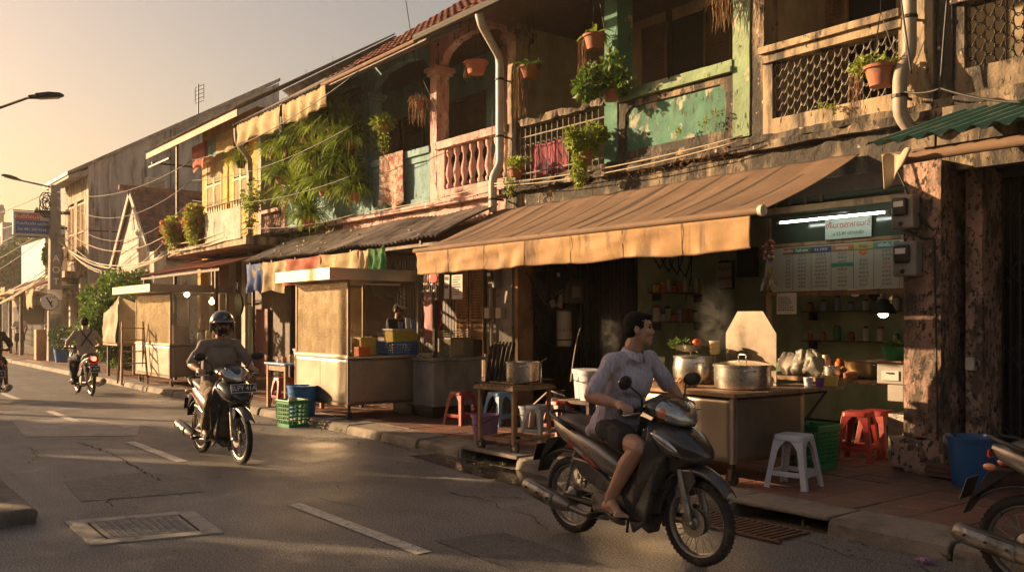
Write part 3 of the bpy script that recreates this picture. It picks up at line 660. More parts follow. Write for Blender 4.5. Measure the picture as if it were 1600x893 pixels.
# pink balcony with turned balusters
f=finebox(MB(),xp1,YF,ZS-.04,xr-.01,YF+.16,ZS+.16,.12); f.box(xp1,YF+.005,ZS+.16,xp1+.24,YF+.15,ZR-.1); finebox(f,xp1,YF-.05,ZR-.1,xr-.01,YF+.2,ZR+.03,.12); obj('balcony_panel',f,m_pink,D)
bal=[(.035,0),(.06,.03),(.06,.06),(.035,.09),(.07,.2),(.062,.27),(.03,.38),(.032,.43),(.055,.46),(.06,.52),(.06,.55)]
n=8; bx0=xp1+.30
for i in range(n):
    x=bx0+(xr-.12-bx0)*i/(n-1); hh=(ZR-.1-ZS-.16)/.55
    obj('baluster',MB().lathe([(r,z*hh) for r,z in bal],(x,YF+.08,ZS+.16),12),m_pink,D,smooth=True)
# blue balcony
f=finebox(MB(),xb1,YF+.05,ZS-.04,xp0,YF+.16,ZR-.1,.15); finebox(f,xb1,YF-.03,ZR-.1,xp0,YF+.2,ZR+.02,.15); f.box(xb1,YF+.015,ZS-.03,xb1+.12,YF+.048,ZR-.11).box(xp0-.12,YF+.015,ZS-.03,xp0,YF+.048,ZR-.11).box(xb1+.12,YF+.015,ZR-.22,xp0-.12,YF+.048,ZR-.11).box(xb1+.12,YF+.015,ZS-.03,xp0-.12,YF+.048,ZS+.10)
obj('balcony_panel',f,m_blue,D)
f=finebox(MB(),xq+.2,YF+.05,ZS-.04,xb0,YF+.16,ZR-.1,.15); finebox(f,xq+.2,YF-.03,ZR-.1,xb0,YF+.2,ZR+.02,.15); obj('balcony_panel',f,m_blue,D)
f=MB(); f.box(xl+.22,YF,ZR-.5,xq,YF+.15,ZR-.42)
for i in range(7): f.lathe([(r,z*.8) for r,z in bal],(xl+.4+i*(xq-xl-.5)/7,YF+.08,ZS-.03),8)
obj('pink_balusters',f,m_pink,D)
for (a,b,mm) in ((ax(705,YI),ax(728,YI),m_darkwood),(ax(730,YI),ax(760,YI),m_darkwood),(ax(600,YI),ax(628,YI),m_darkwood),(ax(632,YI),ax(665,YI),m_darkwood),(ax(500,YI),ax(530,YI),m_darkwood)):
    obj('shutter',louvre(a,b,ZS,6.0,YI-.06),mm,D)
shell(D,xl,xr,m_grey)
xm=ax(508,7.9)
roof(D,xm,xa-.05,7.9,6.22,12,9.05,16,6.5,m_rtile); 
r=MB(); corrug(r,ax(368,7.85),xm-.02,7.75,6.10,12,8.75,.02,.16); r.sheet(lambda u,v:(ax(368,7.85)*(1-u)+(xm-.02)*u,12+4*v,8.7-2.2*v),2,2); obj('metal_roof',r,m_corr,D)
obj('eave_board',MB().box(ax(368,7.85),7.86,5.98,xm,7.89,6.05).box(xm,7.93,6.08,xa-.05,7.96,6.18),m_darkwood,D)
g=MB(); g.tube([(xm-.0,7.83,6.12),(xa-1.2,7.83,6.15)],.04,8); obj('gutter',g,m_rust,D)
# ground floor wall of dark boards and shutters, lean-to corrugated roof
obj('shop_wall',MB().box(-26,10.4,.1,-11.56,10.5,ZB+.15),m_darkwood,D)
for i,(a,b) in enumerate([(ax(712,10.35),ax(732,10.35)),(ax(734,10.35),ax(756,10.35))]): obj('shop_shutter',louvre(a,b,.5,2.7,10.34),m_wood,D)
f=MB()
for i in range(34): f.box(-17.9+i*.11,10.37,.12,-17.9+i*.11+.09,10.399,2.9)
obj('roller_shutter',f,m_iron,D)
# ---- yellow house -----------------------------------------------------
xy0,xy1=ax(316,YF),xl-.02
E_=thing('yellow_house','yellow shophouse with louvred shutters and balcony under a wide tin roof','building',((xy0+xy1)/2,YF,0),world=True)
def wall_holes(m,x0,x1,z0,z1,y0,y1,holes):
    "front wall as strips around rectangular holes sorted by x"
    x=x0
    for (a,b,c,d) in holes:
        m.box(x,y0,z0,a,y1,z1); m.box(a,y0,z0,b,y1,c); m.box(a,y0,d,b,y1,z1); x=b
    m.box(x,y0,z0,x1,y1,z1); return m
w1=(ax(323,YF),ax(347,YF)); w2=(ax(365,YF),ax(388,YF)); wz0=4.55
f=wall_holes(MB(),xy0,xy1,3.3,6.9,YF,YF+.2,[(w1[0],w1[1],wz0,6.45),(w2[0],w2[1],wz0,6.3)]); obj('wall',f,m_yellow,E_)
for (a,b),zt_ in ((w1,6.05),(w2,5.95)):
    mm=(a+b)/2
    wn=obj('window',MB().box(a-.04,YF-.03,wz0-.06,b+.04,YF+.0,wz0).box(a,YF-.02,zt_,b,YF+.06,zt_+.06),m_shut,E_)
    obj('shutter',louvre(a,mm-.01,wz0,zt_,YF-.02),m_shut,wn); obj('shutter',louvre(mm+.01,b,wz0,zt_,YF-.02),m_shut,wn)
    t=MB(); 
    for k in range(7): t.tube([(a+(b-a)*(k+.5)/7,YF+.03,zt_+.08),(a+(b-a)*(6.5-k)/7,YF+.03,zt_+.36)],.012,4)
    obj('transom_grille',t,m_iron,wn); obj('dark_pane',MB().box(a,YF+.12,wz0,b,YF+.13,6.5),m_crack,wn)
obj('side_wall',MB().box(xy0,YF+.2,.1,xy0+.2,16,6.9),m_grey,E_); obj('back_wall',MB().box(xy0+.2,15.8,.1,xy1,16,6.9),m_grey,E_)
yb=7.6; bx0,bx1=ax(262,yb),ax(384,yb)
f=finebox(MB(),bx0,yb,3.28,bx1,YF-.001,3.46,.15); obj('balcony_slab',f,m_cream,E_)
f=MB()
for i in range(60): x=bx0+.05+(ax(322,yb)-bx0-.1)*i/59; f.tube([(x,yb+.05,3.46),(x,yb+.05,4.05)],.012,4)
f.box(bx0,yb+.03,4.05,ax(322,yb),yb+.08,4.10); obj('balcony_railing',f,m_rust,E_)
sp=MB().box(ax(322,yb),yb-.03,3.42,ax(378,yb),yb-.01,4.14); obj('sheet_panel',sp,m_whitewall,E_)
f=MB()
for i in range(14): x=ax(322,yb)+.05+i*.16; f.tube([(x,yb+.03,3.46),(x,yb+.03,4.3)],.012,4)
f.tube([(ax(322,yb),yb+.03,4.3),(ax(384,yb),yb+.03,4.3)],.015,5); obj('back_railing',f,m_iron,E_)
rx0,rx1=ax(228,7.8),ax(370,7.8)
r=MB(); corrug(r,rx0,rx1,7.75,6.50,12,9.0,.02,.14); r.sheet(lambda u,v:(rx0+(rx1-rx0)*u,12+4*v,8.95-2.4*v),2,2); obj('tin_roof',r,m_corr,E_)
obj('eave_board',MB().box(rx0,7.80,6.30,rx1,7.83,6.46),m_wood,E_)
f=MB(); xx=ax(278,7.9); f.box(xx-.03,7.85,3.3,xx+.03,7.91,6.5).box(rx0,7.87,6.05,xy0,7.92,6.10).box(rx0+.2,7.9,6.15,rx0+.26,YF+.5,6.2); obj('porch_post',f,m_iron,E_)
obj('ground_wall',MB().box(xy0,YF+.9,.1,xy1,YF+1.0,3.3),m_darkwood,E_)
for i,px in enumerate((322,352,392)):
    x=ax(px,YF+.2); obj('ground_pillar',MB().box(x-.12,YF+.0,.1,x+.12,YF+.25,3.28),(m_yellow,m_orange,m_whitewall)[i],E_)
obj('ground_panel',MB().box(ax(392,YF+.8),YF+.8,.1,ax(418,YF+.8),YF+.86,1.9),mat('maroon_board',(.13,.03,.025),.7),E_)
# ---- small gable house ------------------------------------------------
G=thing('gable_house','small white gabled house with steep brown tiled roof between taller houses','house',(-34.7,9.4,0),world=True)
gl,ga,gr_=(-37.4,3.75),(-34.75,6.35),(-32.1,3.75); gy=9.35; gb=17
f=MB().prism([(gl[0]+.15,.1),(gl[0]+.15,3.95),(ga[0],ga[1]-.12),(gr_[0]-.15,3.95),(gr_[0]-.15,.1)],gy,gb,'y'); obj('wall',f,m_whitewall,G)
def slope(p,q,y0,y1):
    m=MB(); n=36
    d=Vector((q[0]-p[0],0,q[1]-p[1]))
    for r_ in range(10):
        a,b=r_/10,(r_+1)/10
        m.sheet(lambda u,v:(q[0]-d.x*(a+(b-a)*v),y0+(y1-y0)*u,q[1]-d.z*(a+(b-a)*v)+.045*abs(math.sin(PI*u*(y1-y0)/.3))+.04*(1-v)),n*4,1)
    m.sheet(lambda u,v:(q[0]-d.x*v,y0+(y1-y0)*u,q[1]-d.z*v-.03),1,1); return m
obj('roof_slope',slope(ga,(gr_[0]+.15,gr_[1]-.1),gy-.10,gb),m_roofdark,G); obj('roof_slope',slope(ga,(gl[0]-.15,gl[1]-.1),gy-.10,gb),m_roofdark,G)
rg_=MB().tube([(ga[0],gy-.5,ga[1]+.05),(ga[0],gb,ga[1]+.05)],.10,8); obj('ridge_cap',rg_,m_roofdark,G)
for q in (gl,gr_):
    d=Vector((q[0]-ga[0],0,q[1]-ga[1])).normalized(); nrm=Vector((-d.z,0,d.x)); 
    if nrm.z>0: nrm=-nrm
    a=Vector((ga[0],0,ga[1])); b=Vector((q[0],0,q[1]))+d*.25
    p=[a,b,b+nrm*.2,a+nrm*.2]; obj('barge_board',MB().prism([(v.x,v.z) for v in p],gy-.16,gy-.105,'y'),m_whitewall,G)
obj('attic_vent',MB().prism([(-34.95,4.9),(-34.55,4.9),(-34.75,5.5)],gy-.02,gy+.02,'y'),m_darkwood,G)
obj('porch_roof',corrug(MB(),-37.5,-32.0,8.0,2.75,9.3,3.3,.02,.16),m_corrr,G)
# ---- grey rendered house ---------------------------------------------
xG=-39.05
H=thing('grey_house','tall house with bare grey rendered side wall and shuttered balcony front','building',(-44,YF,0),world=True)
prof=[(YF,.1),(YF,7.75),(16.8,12.3),(16.8,.1)]
f=MB(); n=1; f.prism(prof,xG-.25,xG,'x'); obj('side_wall',f,m_grey,H)
f=wall_holes(MB(),-43.2,xG-.251,.1,7.7,YF,YF+.25,[(-42.6,-41.5,4.0,6.5),(-41.0,-39.8,4.0,6.5)]).box(-43.2,YF+.25,.1,-43.0,16.8,7.7); obj('front_wall',f,m_cream,H)
for a,b in ((-42.6,-41.5),(-41.0,-39.8)):
    wn=obj('window',MB().box(a,YF+.2,4.0,b,YF+.22,6.5),m_crack,H); obj('shutter',louvre(a,(a+b)/2-.02,4.0,6.4,YF+.02,gap=.1),m_wood,wn); obj('shutter',louvre((a+b)/2+.02,b,4.0,6.4,YF+.02,gap=.1),m_wood,wn)
f=MB(); f.prism([(8.0,7.3),(8.0,7.42),(16.8,12.5),(16.8,12.35)],-43.6,xG+.15,'x'); obj('roof',f,m_corr,H)
obj('eave_soffit',MB().prism([(8.05,7.18),(8.79,7.35),(8.79,7.60),(8.05,7.29)],-43.5,xG+.10,'x'),m_whitewall,H)
f=finebox(MB(),-43.2,8.0,3.3,xG-.3,YF-.01,3.55,.3); obj('balcony_slab',f,m_cream,H)
f=MB()
for i in range(26): x=-43.1+i*.155; f.box(x-.02,8.03,3.55,x+.02,8.06,4.45)
f.box(-43.2,8.02,4.45,xG-.3,8.08,4.52); obj('balcony_railing',f,m_rust,H)
f=MB()
for i in range(3): obj('ground_pillar',MB().box(-43.1+i*1.8,YF-.25,.1,-42.85+i*1.8,YF,3.3),m_grey,H)
0; obj('ground_opening',MB().box(-42.9,YF+.3,.1,xG-.3,YF+.35,3.3),m_darkwood,H)
obj('door_canopy',MB().lathe([(1.3,0),(1.25,.15),(.9,.5),(.1,.7)],(-41,8.3,2.5),18),m_cream,H)
f=MB().box(xG+.002,YF,5.15,xG+.012,16.6,5.19); f.box(xG+.002,12.0,5.2,xG+.012,12.03,9.6); obj('render_joint',f,m_crack,H)
obj('wall_pipe',MB().tube([(xG+.06,9.6,.2),(xG+.06,9.6,7.9)],.05,8),m_pvc,H)
for (y_,z_) in ((10.6,5.6),(13.4,5.7),(13.6,8.2)):
    wn=obj('window',MB().box(xG+.002,y_,z_,xG+.02,y_+.7,z_+.8),m_crack,H); obj('window_frame',MB().box(xG+.021,y_-.05,z_-.05,xG+.05,y_+.75,z_-.001).box(xG+.021,y_-.05,z_+.801,xG+.05,y_+.75,z_+.85).box(xG+.021,y_+.33,z_,xG+.04,y_+.37,z_+.8),m_wood,wn)
ac=thing('air_conditioner','white outdoor air conditioner unit on brackets on the grey house side wall','air conditioner',(xG+.02,11.6,6.2),world=True)
aa=at(258,270,11.3)
bx=MB().box(xG+.08,10.9,6.85,xG+.40,11.75,7.45); obj('casing',bx,m_pcream,ac,bevel=.02)
f=MB(); 
for i in range(9): f.box(xG+.401,11.0,6.92+i*.055,xG+.415,11.65,6.94+i*.055)
obj('fan_grille',f,m_iron,ac); obj('bracket',MB().box(xG,10.95,6.78,xG+.45,11.0,6.84).box(xG,11.65,6.78,xG+.45,11.7,6.84),m_iron,ac)
an=thing('tv_antenna','thin television aerial on the ridge of the grey house','antenna',(xG+1,14,10.6),world=True)
f=MB().tube([(xG-.1,13.2,9.9),(xG-.1,13.2,11.7)],.03,6); obj('mast',f,m_iron,an)
f=MB()
for i in range(5): f.tube([(xG-.5,13.2,11.62-i*.17),(xG+.3,13.2+.1,11.62-i*.17)],.016,4)
f.tube([(xG-.5,13.2,11.6),(xG-.5,13.2,11.0)],.014,4).tube([(xG+.3,13.3,11.6),(xG+.3,13.3,11.0)],.014,4); obj('aerial_bars',f,m_iron,an)
# ---- low shops and far buildings --------------------------------------
for i,(x0,x1,h,mm,lb) in enumerate(((-52,-43.7,4.1,m_orange,'low ochre shop front with rusty awning near the end of the street'),(-63,-52.1,3.5,m_cream,'low cream shop front farthest down the left end of the street'))):
    s=thing('low_shop',lb,'building',((x0+x1)/2,YF,0),world=True)
    obj('wall',MB().box(x0,YF+1,.1,x1,14,h),mm,s); obj('awning_roof',corrug(MB(),x0,x1,6.9,2.7,YF+1.2,h-.1,.03,.25),m_corrr if i==0 else m_corr,s)
    for k in range(4): obj('post',MB().box(x0+.3+k*2.7,7.1,.1,x0+.42+k*2.7,7.22,2.75),m_darkwood,s)
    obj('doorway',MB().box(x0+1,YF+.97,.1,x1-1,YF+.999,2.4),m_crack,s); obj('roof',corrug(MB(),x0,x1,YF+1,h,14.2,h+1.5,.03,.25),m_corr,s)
fb=thing('far_building','distant grey building with ornate stepped parapet behind the shop sign','building',(-112,18,0),world=True)
bx=at(22,330,22); f=MB(); cx=bx[0]; zt_=at(22,352,22)[1+1]
f.box(cx-9,20,0,cx+4,32,zt_); obj('wall',f,m_grey,fb)
f=MB(); f.box(cx-4,19.8,zt_,cx+2.6,20.4,zt_+1.1)
for k in range(4): f.box(cx-4+k*2.1,19.7,zt_+1.1,cx-3.5+k*2.1,20.5,zt_+1.9).ell((cx-3.75+k*2.1,20.1,zt_+2.1),.35,8,6)
f.prism([(cx-2.6,zt_+1.1),(cx+1.2,zt_+1.1),(cx-.7,zt_+2.0)],19.85,20.3,'y'); obj('parapet',f,m_whitewall,fb)
for k in range(5):
    for r_ in range(3): obj('window',MB().box(cx-8.4+k*2.4,19.93,2.5+r_*4,cx-7.0+k*2.4,19.99,4.7+r_*4),m_crack,fb)
obj('side_window',MB().box(cx+4.01,22,zt_-3,cx+4.05,30,zt_-1.8),m_crack,fb)
mb_=thing('shed','pale corrugated shed wall below the shop sign','building',(-80,15,0),world=True)
q=at(64,372,14); obj('wall',MB().box(q[0]-8,14,0,q[0]+1.5,20,q[2]),m_corr,mb_)
obj('roof',corrug(MB(),q[0]-8.2,q[0]+1.7,13.8,q[2],20,q[2]+1,.03,.3),m_corr,mb_)
# ---- houses across the road, behind and beside the camera: they shade the near half
op=[(-60,-42,2.9,m_cream,.0),(-41.5,-33,2.6,m_whitewall,0),(-32,-20.5,2.0,m_cream,.5),(-14.2,-8.9,5.2,m_pink,.5),(-8.8,3.0,2.8,m_yellow,.5),(3.4,12,2.8,m_blue,.5)]
OPL=['low cream house across the road at the far end','low white house across the road','low cream house across the road behind the added sun blockers','tall narrow pink house across the road','yellow house across the road behind the camera','blue house across the road behind the camera']
for i,(x0,x1,h,mm,ov) in enumerate(op):
    s=thing('opposite_house',OPL[i],'building',((x0+x1)/2,-8,0),world=True)
    wins=[]; n=int((x1-x0)/2.2)
    hs=[(x0+.6+k*2.2,x0+1.7+k*2.2,1.0 if h<4 else 4.0,2.2 if h<4 else 5.6) for k in range(n)]
    obj('wall',wall_holes(MB(),x0,x1,0,h,-3.6,-3.4,hs).box(x0,-10 if h<5 else -5.5,0,x0+.2,-3.6,h).box(x1-.2,-10 if h<5 else -5.5,0,x1,-3.6,h),mm,s)
    for a,b,c,d in hs: obj('window',MB().box(a,-3.58,c,b,-3.55,d),m_darkwood,s)
    obj('roof',MB().prism([(-2.9,h),(-2.9,h+.08),(-4.3,h+.8),(-5.7,h+.1),(-5.7,h)] if h>5 else [(-2.9,h),(-2.9,h+.08),(-6.8,h+.45),(-10.4,h+.1),(-10.4,h)],x0-.1,x1+.1,'x'),m_rtile,s)
# ================================================================ awnings, roofs and cloths
def atX(px,py,X):
    k=(px-800)/FPX; d=-X/(CA-k*SA); return (X,d*(SA+k*CA),CH-(py-500)*d/FPX)
aw=thing('awning','long brown canvas awning with sunlit hanging valance over the food stalls','awning',(-8,8.7,2.3),world=True)
axl,axr,ayf,azf,ayb,azb=-10.85,-5.12,6.7,2.56,8.72,3.34
def awf(u,v):
    x=(axl+(axr-axl)*u)*(1-v)+(-11.75+(-5.35+11.75)*u)*v; y=ayf+(ayb-ayf)*v
    sag=-.05*math.sin(PI*v)*(.8+.2*abs(math.sin(u*PI*5)))
    f_=(.008*noise.noise(Vector((u*14,v*.5,4)))+.005*noise.noise(Vector((u*45,v*.4,9)))+.012*abs(math.sin(u*PI*12)))*min(1,v*5+.15)
    return (x,y,azf+(azb-azf)*v+sag+f_)
obj('canopy',MB().sheet(awf,240,24),m_canvas,aw,smooth=True,solid=.006)
f=MB(); f.tube([(axl-.05,ayf-.02,azf),(axr+.04,ayf-.02,azf+.01)],.036,12); obj('front_roller',f,m_canvas,aw,smooth='auto')
f=MB(); f.lathe([(.05,-.01),(.05,.03),(.02,.04)],(axr+.06,ayf-.02,azf+.01),16,'x'); obj('roller_cap',f,m_pcream,aw)
nseg=7
def valf(u,v):
    x=axl+.03+(axr-axl-.06)*u; s=u*nseg; ed=abs(s-round(s))
    y=ayf-.05+.022*math.sin(u*80+v*2+3*noise.noise(Vector((u*6,0,7))))*v*(.5+1.5*noise.noise(Vector((u*9,1,1))))+.03*noise.noise(Vector((u*14,v*1.4,2)))*v+.03*math.exp(-(u*14)**2)*math.sin(v*3)
    dr=.305-.008*math.exp(-(ed/.10)**2)+.008*math.sin(u*23)+.012*noise.noise(Vector((u*9,3,3))); pull=math.exp(-((1-u)*12)**2)*.0
    return (x,y+.035*noise.noise(Vector((u*7+v*1.6,v*.8,5)))*math.sin(PI*min(1,v*1.1)),azf-.03-dr*v)
obj('valance',MB().sheet(valf,260,12),m_valance,aw,smooth=True,solid=.003)
f=MB()
for k in range(1,nseg):
    u=k/nseg; a=valf(u,0); b=valf(u,1); f.tube([(a[0],a[1]-.008,a[2]),(b[0],b[1]-.008,b[2])],.003,4)
f.tube([(valf(i/130,1)[0],valf(i/130,1)[1]-.003,valf(i/130,1)[2]+.008) for i in range(131)],.005,4); obj('valance_seam',f,m_canvas,aw)
f=MB()
for x in (-10.4,-8.4,-6.8,-5.3): f.tube([(x,ayf+.03,azf-.04),(x-.1,8.7,2.75)],.018,6)
obj('support_arm',f,m_iron,aw)
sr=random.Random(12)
for k in range(13):  # dark strips laid on as painted shadow and fold lines of the awning top
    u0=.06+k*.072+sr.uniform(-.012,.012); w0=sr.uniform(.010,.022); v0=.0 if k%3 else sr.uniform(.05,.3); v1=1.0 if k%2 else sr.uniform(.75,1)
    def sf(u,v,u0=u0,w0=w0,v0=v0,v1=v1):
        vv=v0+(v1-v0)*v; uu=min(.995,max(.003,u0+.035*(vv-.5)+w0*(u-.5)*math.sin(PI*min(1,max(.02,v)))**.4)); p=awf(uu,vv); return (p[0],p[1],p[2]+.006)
    obj('shade_band',MB().sheet(sf,4,24),m_shadeband,aw,smooth=True)
f=MB()
for k,(a,b) in enumerate((((-11.9,5.2,5.4),(-4.2,9.0,3.5)),((-12.2,7.7,3.9),(-4.4,8.3,3.75)),((-11.8,7.0,4.2),(-4.0,8.4,4.3)))): pass
le=thing('lean_to_roof','grey corrugated lean-to roof above the steel food cart','roof',(-15,8.7,2.8),world=True)
lx0=ax(384,7.5); obj('sheet',corrug(MB(),lx0,-11.5,7.45,2.86,YF-.2,3.42,.02,.13,wob=.05),m_corr,le)
f=MB()
for i in range(7): x=lx0+.2+i*1.15; f.box(x,7.5,2.78,x+.05,YF,2.83)
f.box(lx0,7.52,2.74,-11.6,7.57,2.79); 
for i in range(3): x=lx0+.2+i*3.6; f.box(x,7.55,.12,x+.06,7.61,2.74)
obj('timber_frame',f,m_darkwood,le)
st=MB()
for _ in range(22): 
    x=rnd.uniform(lx0,-12); v=rnd.random(); st.cbox((x,7.5+1.0*v,2.92+.5*v),(rnd.uniform(.02,.09),rnd.uniform(.02,.06),rnd.uniform(.01,.03)))
obj('roof_debris',st,m_kerb,le)
le2=thing('lean_to_roof','rusty red corrugated awning roof above the glass lamp lit cart','roof',(-23,8,2.8),world=True)
obj('sheet',corrug(MB(),-26.1,-19.9,7.15,2.80,8.75,3.27,.02,.13,wob=.03),m_corrr,le2)
f=MB().box(-26,7.2,2.70,-20,7.25,2.76)
for x in (-25.8,-23.2,-20.3): f.box(x,7.2,.12,x+.07,7.27,2.70)
obj('timber_frame',f,m_darkwood,le2)
le3=thing('lean_to_roof','green corrugated metal awning at the right end of the row','roof',(-2,8,3.2),world=True)
obj('sheet',corrug(MB(),ax(1357,7.9),3.0,7.85,3.24,8.72,3.60,.026,.19,dx=.5),m_corrg,le3)
def rollf(u,v):
    x=ax(1395,8)+(3.0-ax(1395,8))*u; a=2*PI*v; r=.045+.018*noise.noise(Vector((u*14,v*3,1)))
    return (x,8.05+r*math.cos(a),3.10+r*1.2*math.sin(a)+.03*math.sin(u*40)*0)
obj('rolled_tarp',MB().sheet(rollf,70,14),m_canvas,le3,smooth=True)
def flapf(u,v):
    return (ax(1385,8)+.32*u*(1-.5*v),7.92+.06*math.sin(u*5)+.04*v,3.14-.30*v*(1-.4*u)+.02*math.sin(u*9+v*4))
obj('tarp_flap',MB().sheet(flapf,14,10),m_tarp,le3,smooth=True,solid=.01)
obj('beam',MB().box(ax(1370,8.0),8.2,3.12,3,8.28,3.2),m_darkwood,le3)
# cloths under the lean-to
def cloth(p0,p1,z0,z1,amp,fr,seed,nu=50,nv=12,scal=.05,n=1):
    def q(u,v):
        x=p0[0]+(p1[0]-p0[0])*u; y=p0[1]+(p1[1]-p0[1])*u
        top=z0-scal*abs(math.sin(PI*u*n))
        return (x,y+amp*math.sin(u*fr+seed+v*1.3)*(.3+v)+amp*.8*noise.noise(Vector((u*6,v*3,seed))),top+(z1-z0)*v*(1+.08*math.sin(u*7+seed)))
    return MB().sheet(q,nu,nv)
m_banner=mat('banner_cream',(.50,.40,.22),.85,vary=.15,vs=3,layers=[((.40,.26,.12),4,.60,.1,1)],bump=.2,transl=.35)
m_bannerb=mat('banner_blue',(.10,.16,.36),.85,vary=.2,vs=3,layers=[((.50,.42,.25),3.0,.60,.03,1)],bump=.2,transl=.35)
m_bannerr=mat('banner_red',(.42,.11,.07),.85,vary=.2,vs=3,layers=[((.50,.34,.20),3.5,.62,.05,1)],bump=.2,transl=.35)
m_bannerg=mat('banner_green',(.05,.20,.06),.85,vary=.2,vs=3,bump=.2,transl=.35)
bn=thing('hung_cloth','faded blue, red, cream and green banner cloth hung under the lean-to roof','cloth',(-16,7.4,2.4),world=True)
X_=lambda p:ax(p,7.42)
def piece(p0,p1,z1,m,s): obj('panel',cloth((X_(p0),7.42),(X_(p1),7.42),2.80,z1,.045,14,s,nu=30,scal=.03),m,bn,smooth=True)
piece(384,412,2.22,m_bannerb,1); piece(410,448,2.2,m_banner,2); piece(446,502,2.26,m_bannerr,3); piece(500,560,2.36,m_banner,4); piece(558,578,2.4,m_banner,6); piece(577,601,2.36,m_bannerg,5)
m_bat=mat('batik_cloth',(.50,.40,.30),.9,vary=.1,vs=3,layers=[((.36,.12,.10),9,.54,.03,1),((.22,.16,.16),15,.60,.03,1)],bump=.15,transl=.3)
f=cloth((ax(593,YF-.08),YF-.08),(ax(630,YF-.08),YF-.08),ZR+.05,ZS+.02,.02,9,3,scal=.0); solo('hung_cloth',f,m_bat,'patterned pale batik cloth hanging over the blue balcony','cloth',smooth=True,solid=.004)
m_pinkc=mat('magenta_cloth',(.34,.06,.10),.9,vary=.2,vs=6,layers=[((.12,.05,.10),6,.55,.04,1)],bump=.2,transl=.3)
f=cloth((ax(825,YF+.1),YF+.14),(ax(888,YF+.1),YF+.14),ZS+.62,ZS+.08,.03,16,1,scal=.03); solo('hung_cloth',f,m_pinkc,'magenta flowered cloth behind the iron balcony railing','cloth',smooth=True,solid=.004)
# balcony valances
y=7.80; f=cloth((ax(370,y),y),(ax(438,y),y),6.08,5.62,.03,22,2,80,8,0); solo('balcony_valance',f,m_banner,'cream canvas valance under the grey eave, left half beside the drainpipe','valance',group='cream canvas valances',smooth=True,solid=.004)
f=cloth((ax(442,y),y),(ax(509,y),y),6.08,5.64,.03,26,5,80,8,0); solo('balcony_valance',f,m_banner,'cream canvas valance under the grey eave, right half above the big ferns','valance',group='cream canvas valances',smooth=True,solid=.004)
yv=YF-.35; bs_=thing('striped_valance','faded red, blue and cream cloth strip hung above the yellow wall','valance',(-24,yv,5.8),world=True)
for i,(a,b,mm) in enumerate(((300,318,m_bannerr),(318,324,mat('banner_maroon',(.20,.04,.04),.9,bump=.1,transl=.3)),(324,338,mat('banner_teal',(.14,.24,.22),.9,bump=.1,transl=.3)),(338,364,m_banner))):
    obj('panel',cloth((ax(a,yv),yv),(ax(b,yv),yv),6.42,5.92 if i else 5.72,.02,9,i,14,6,0),mm,bs_,smooth=True)
# gutters and down pipes
def pipe(name,pts,r,m,label,cat='drainpipe',rings=()):
    t=thing(name,label,cat,(pts[-1][0],pts[-1][1],pts[-1][2]),world=True)
    P=[]
    for i,p in enumerate(pts):
        p=Vector(p)
        if 0<i<len(pts)-1:
            a=Vector(pts[i-1]);b=Vector(pts[i+1]); e=min(.12,(a-p).length*.4,(b-p).length*.4)
            for t_ in (0,.5,1):
                P.append((p+(a-p).normalized()*e)*(1-t_)**2+p*2*t_*(1-t_)+(p+(b-p).normalized()*e)*t_**2)
        else: P.append(p)
    obj('pipe',MB().tube(P,r,12),m,t,smooth='auto')
    for z in rings:
        for a,b in zip(pts,pts[1:]):
            if min(a[2],b[2])<z<max(a[2],b[2]) and abs(a[0]-b[0])<.05:
                obj('bracket',MB().lathe([(r+.012,-.015),(r+.012,.015)],(a[0],a[1],z),12).box(a[0]-.01,a[1],z-.012,a[0]+.01,a[1]+.22,z+.012),m_iron,t); break
    return t
xq=ax(781,YF-.15)
pipe('drainpipe',[(ax(748,7.85),7.85,6.15),(ax(748,7.85),7.9,5.98),(ax(781,YF-.15),YF-.15,5.75),(xq,YF-.15,4.05),(ax(770,YF-.28),YF-.28,3.85),(ax(770,YF-.28),YF-.28,3.3)],.065,m_pvc,'grey downpipe with an offset bend between the pink balcony and the iron railing',rings=(5.4,4.5,3.5))
xq=ax(1421,YF-.16)
pipe('drainpipe',[(xq,YF-.16,6.2),(xq,YF-.16,4.22),(ax(1406,YF-.3),YF-.3,4.05),(ax(1406,YF-.3),YF-.3,3.62),(ax(1412,YF-.3),YF-.2,3.5)],.068,m_pipecream,'cream downpipe bending beside the hanging pot on the lattice balcony',rings=(5.2,4.6,3.8))
xq=ax(391,YF-.3)
pipe('drainpipe',[(ax(366,7.8),7.85,6.05),(ax(370,7.9),7.9,5.75),(xq,YF-.3,5.5),(xq,YF-.3,.2)],.06,m_pvc,'tall grey downpipe between the yellow wall and the ferns',rings=(5,4,3,2))
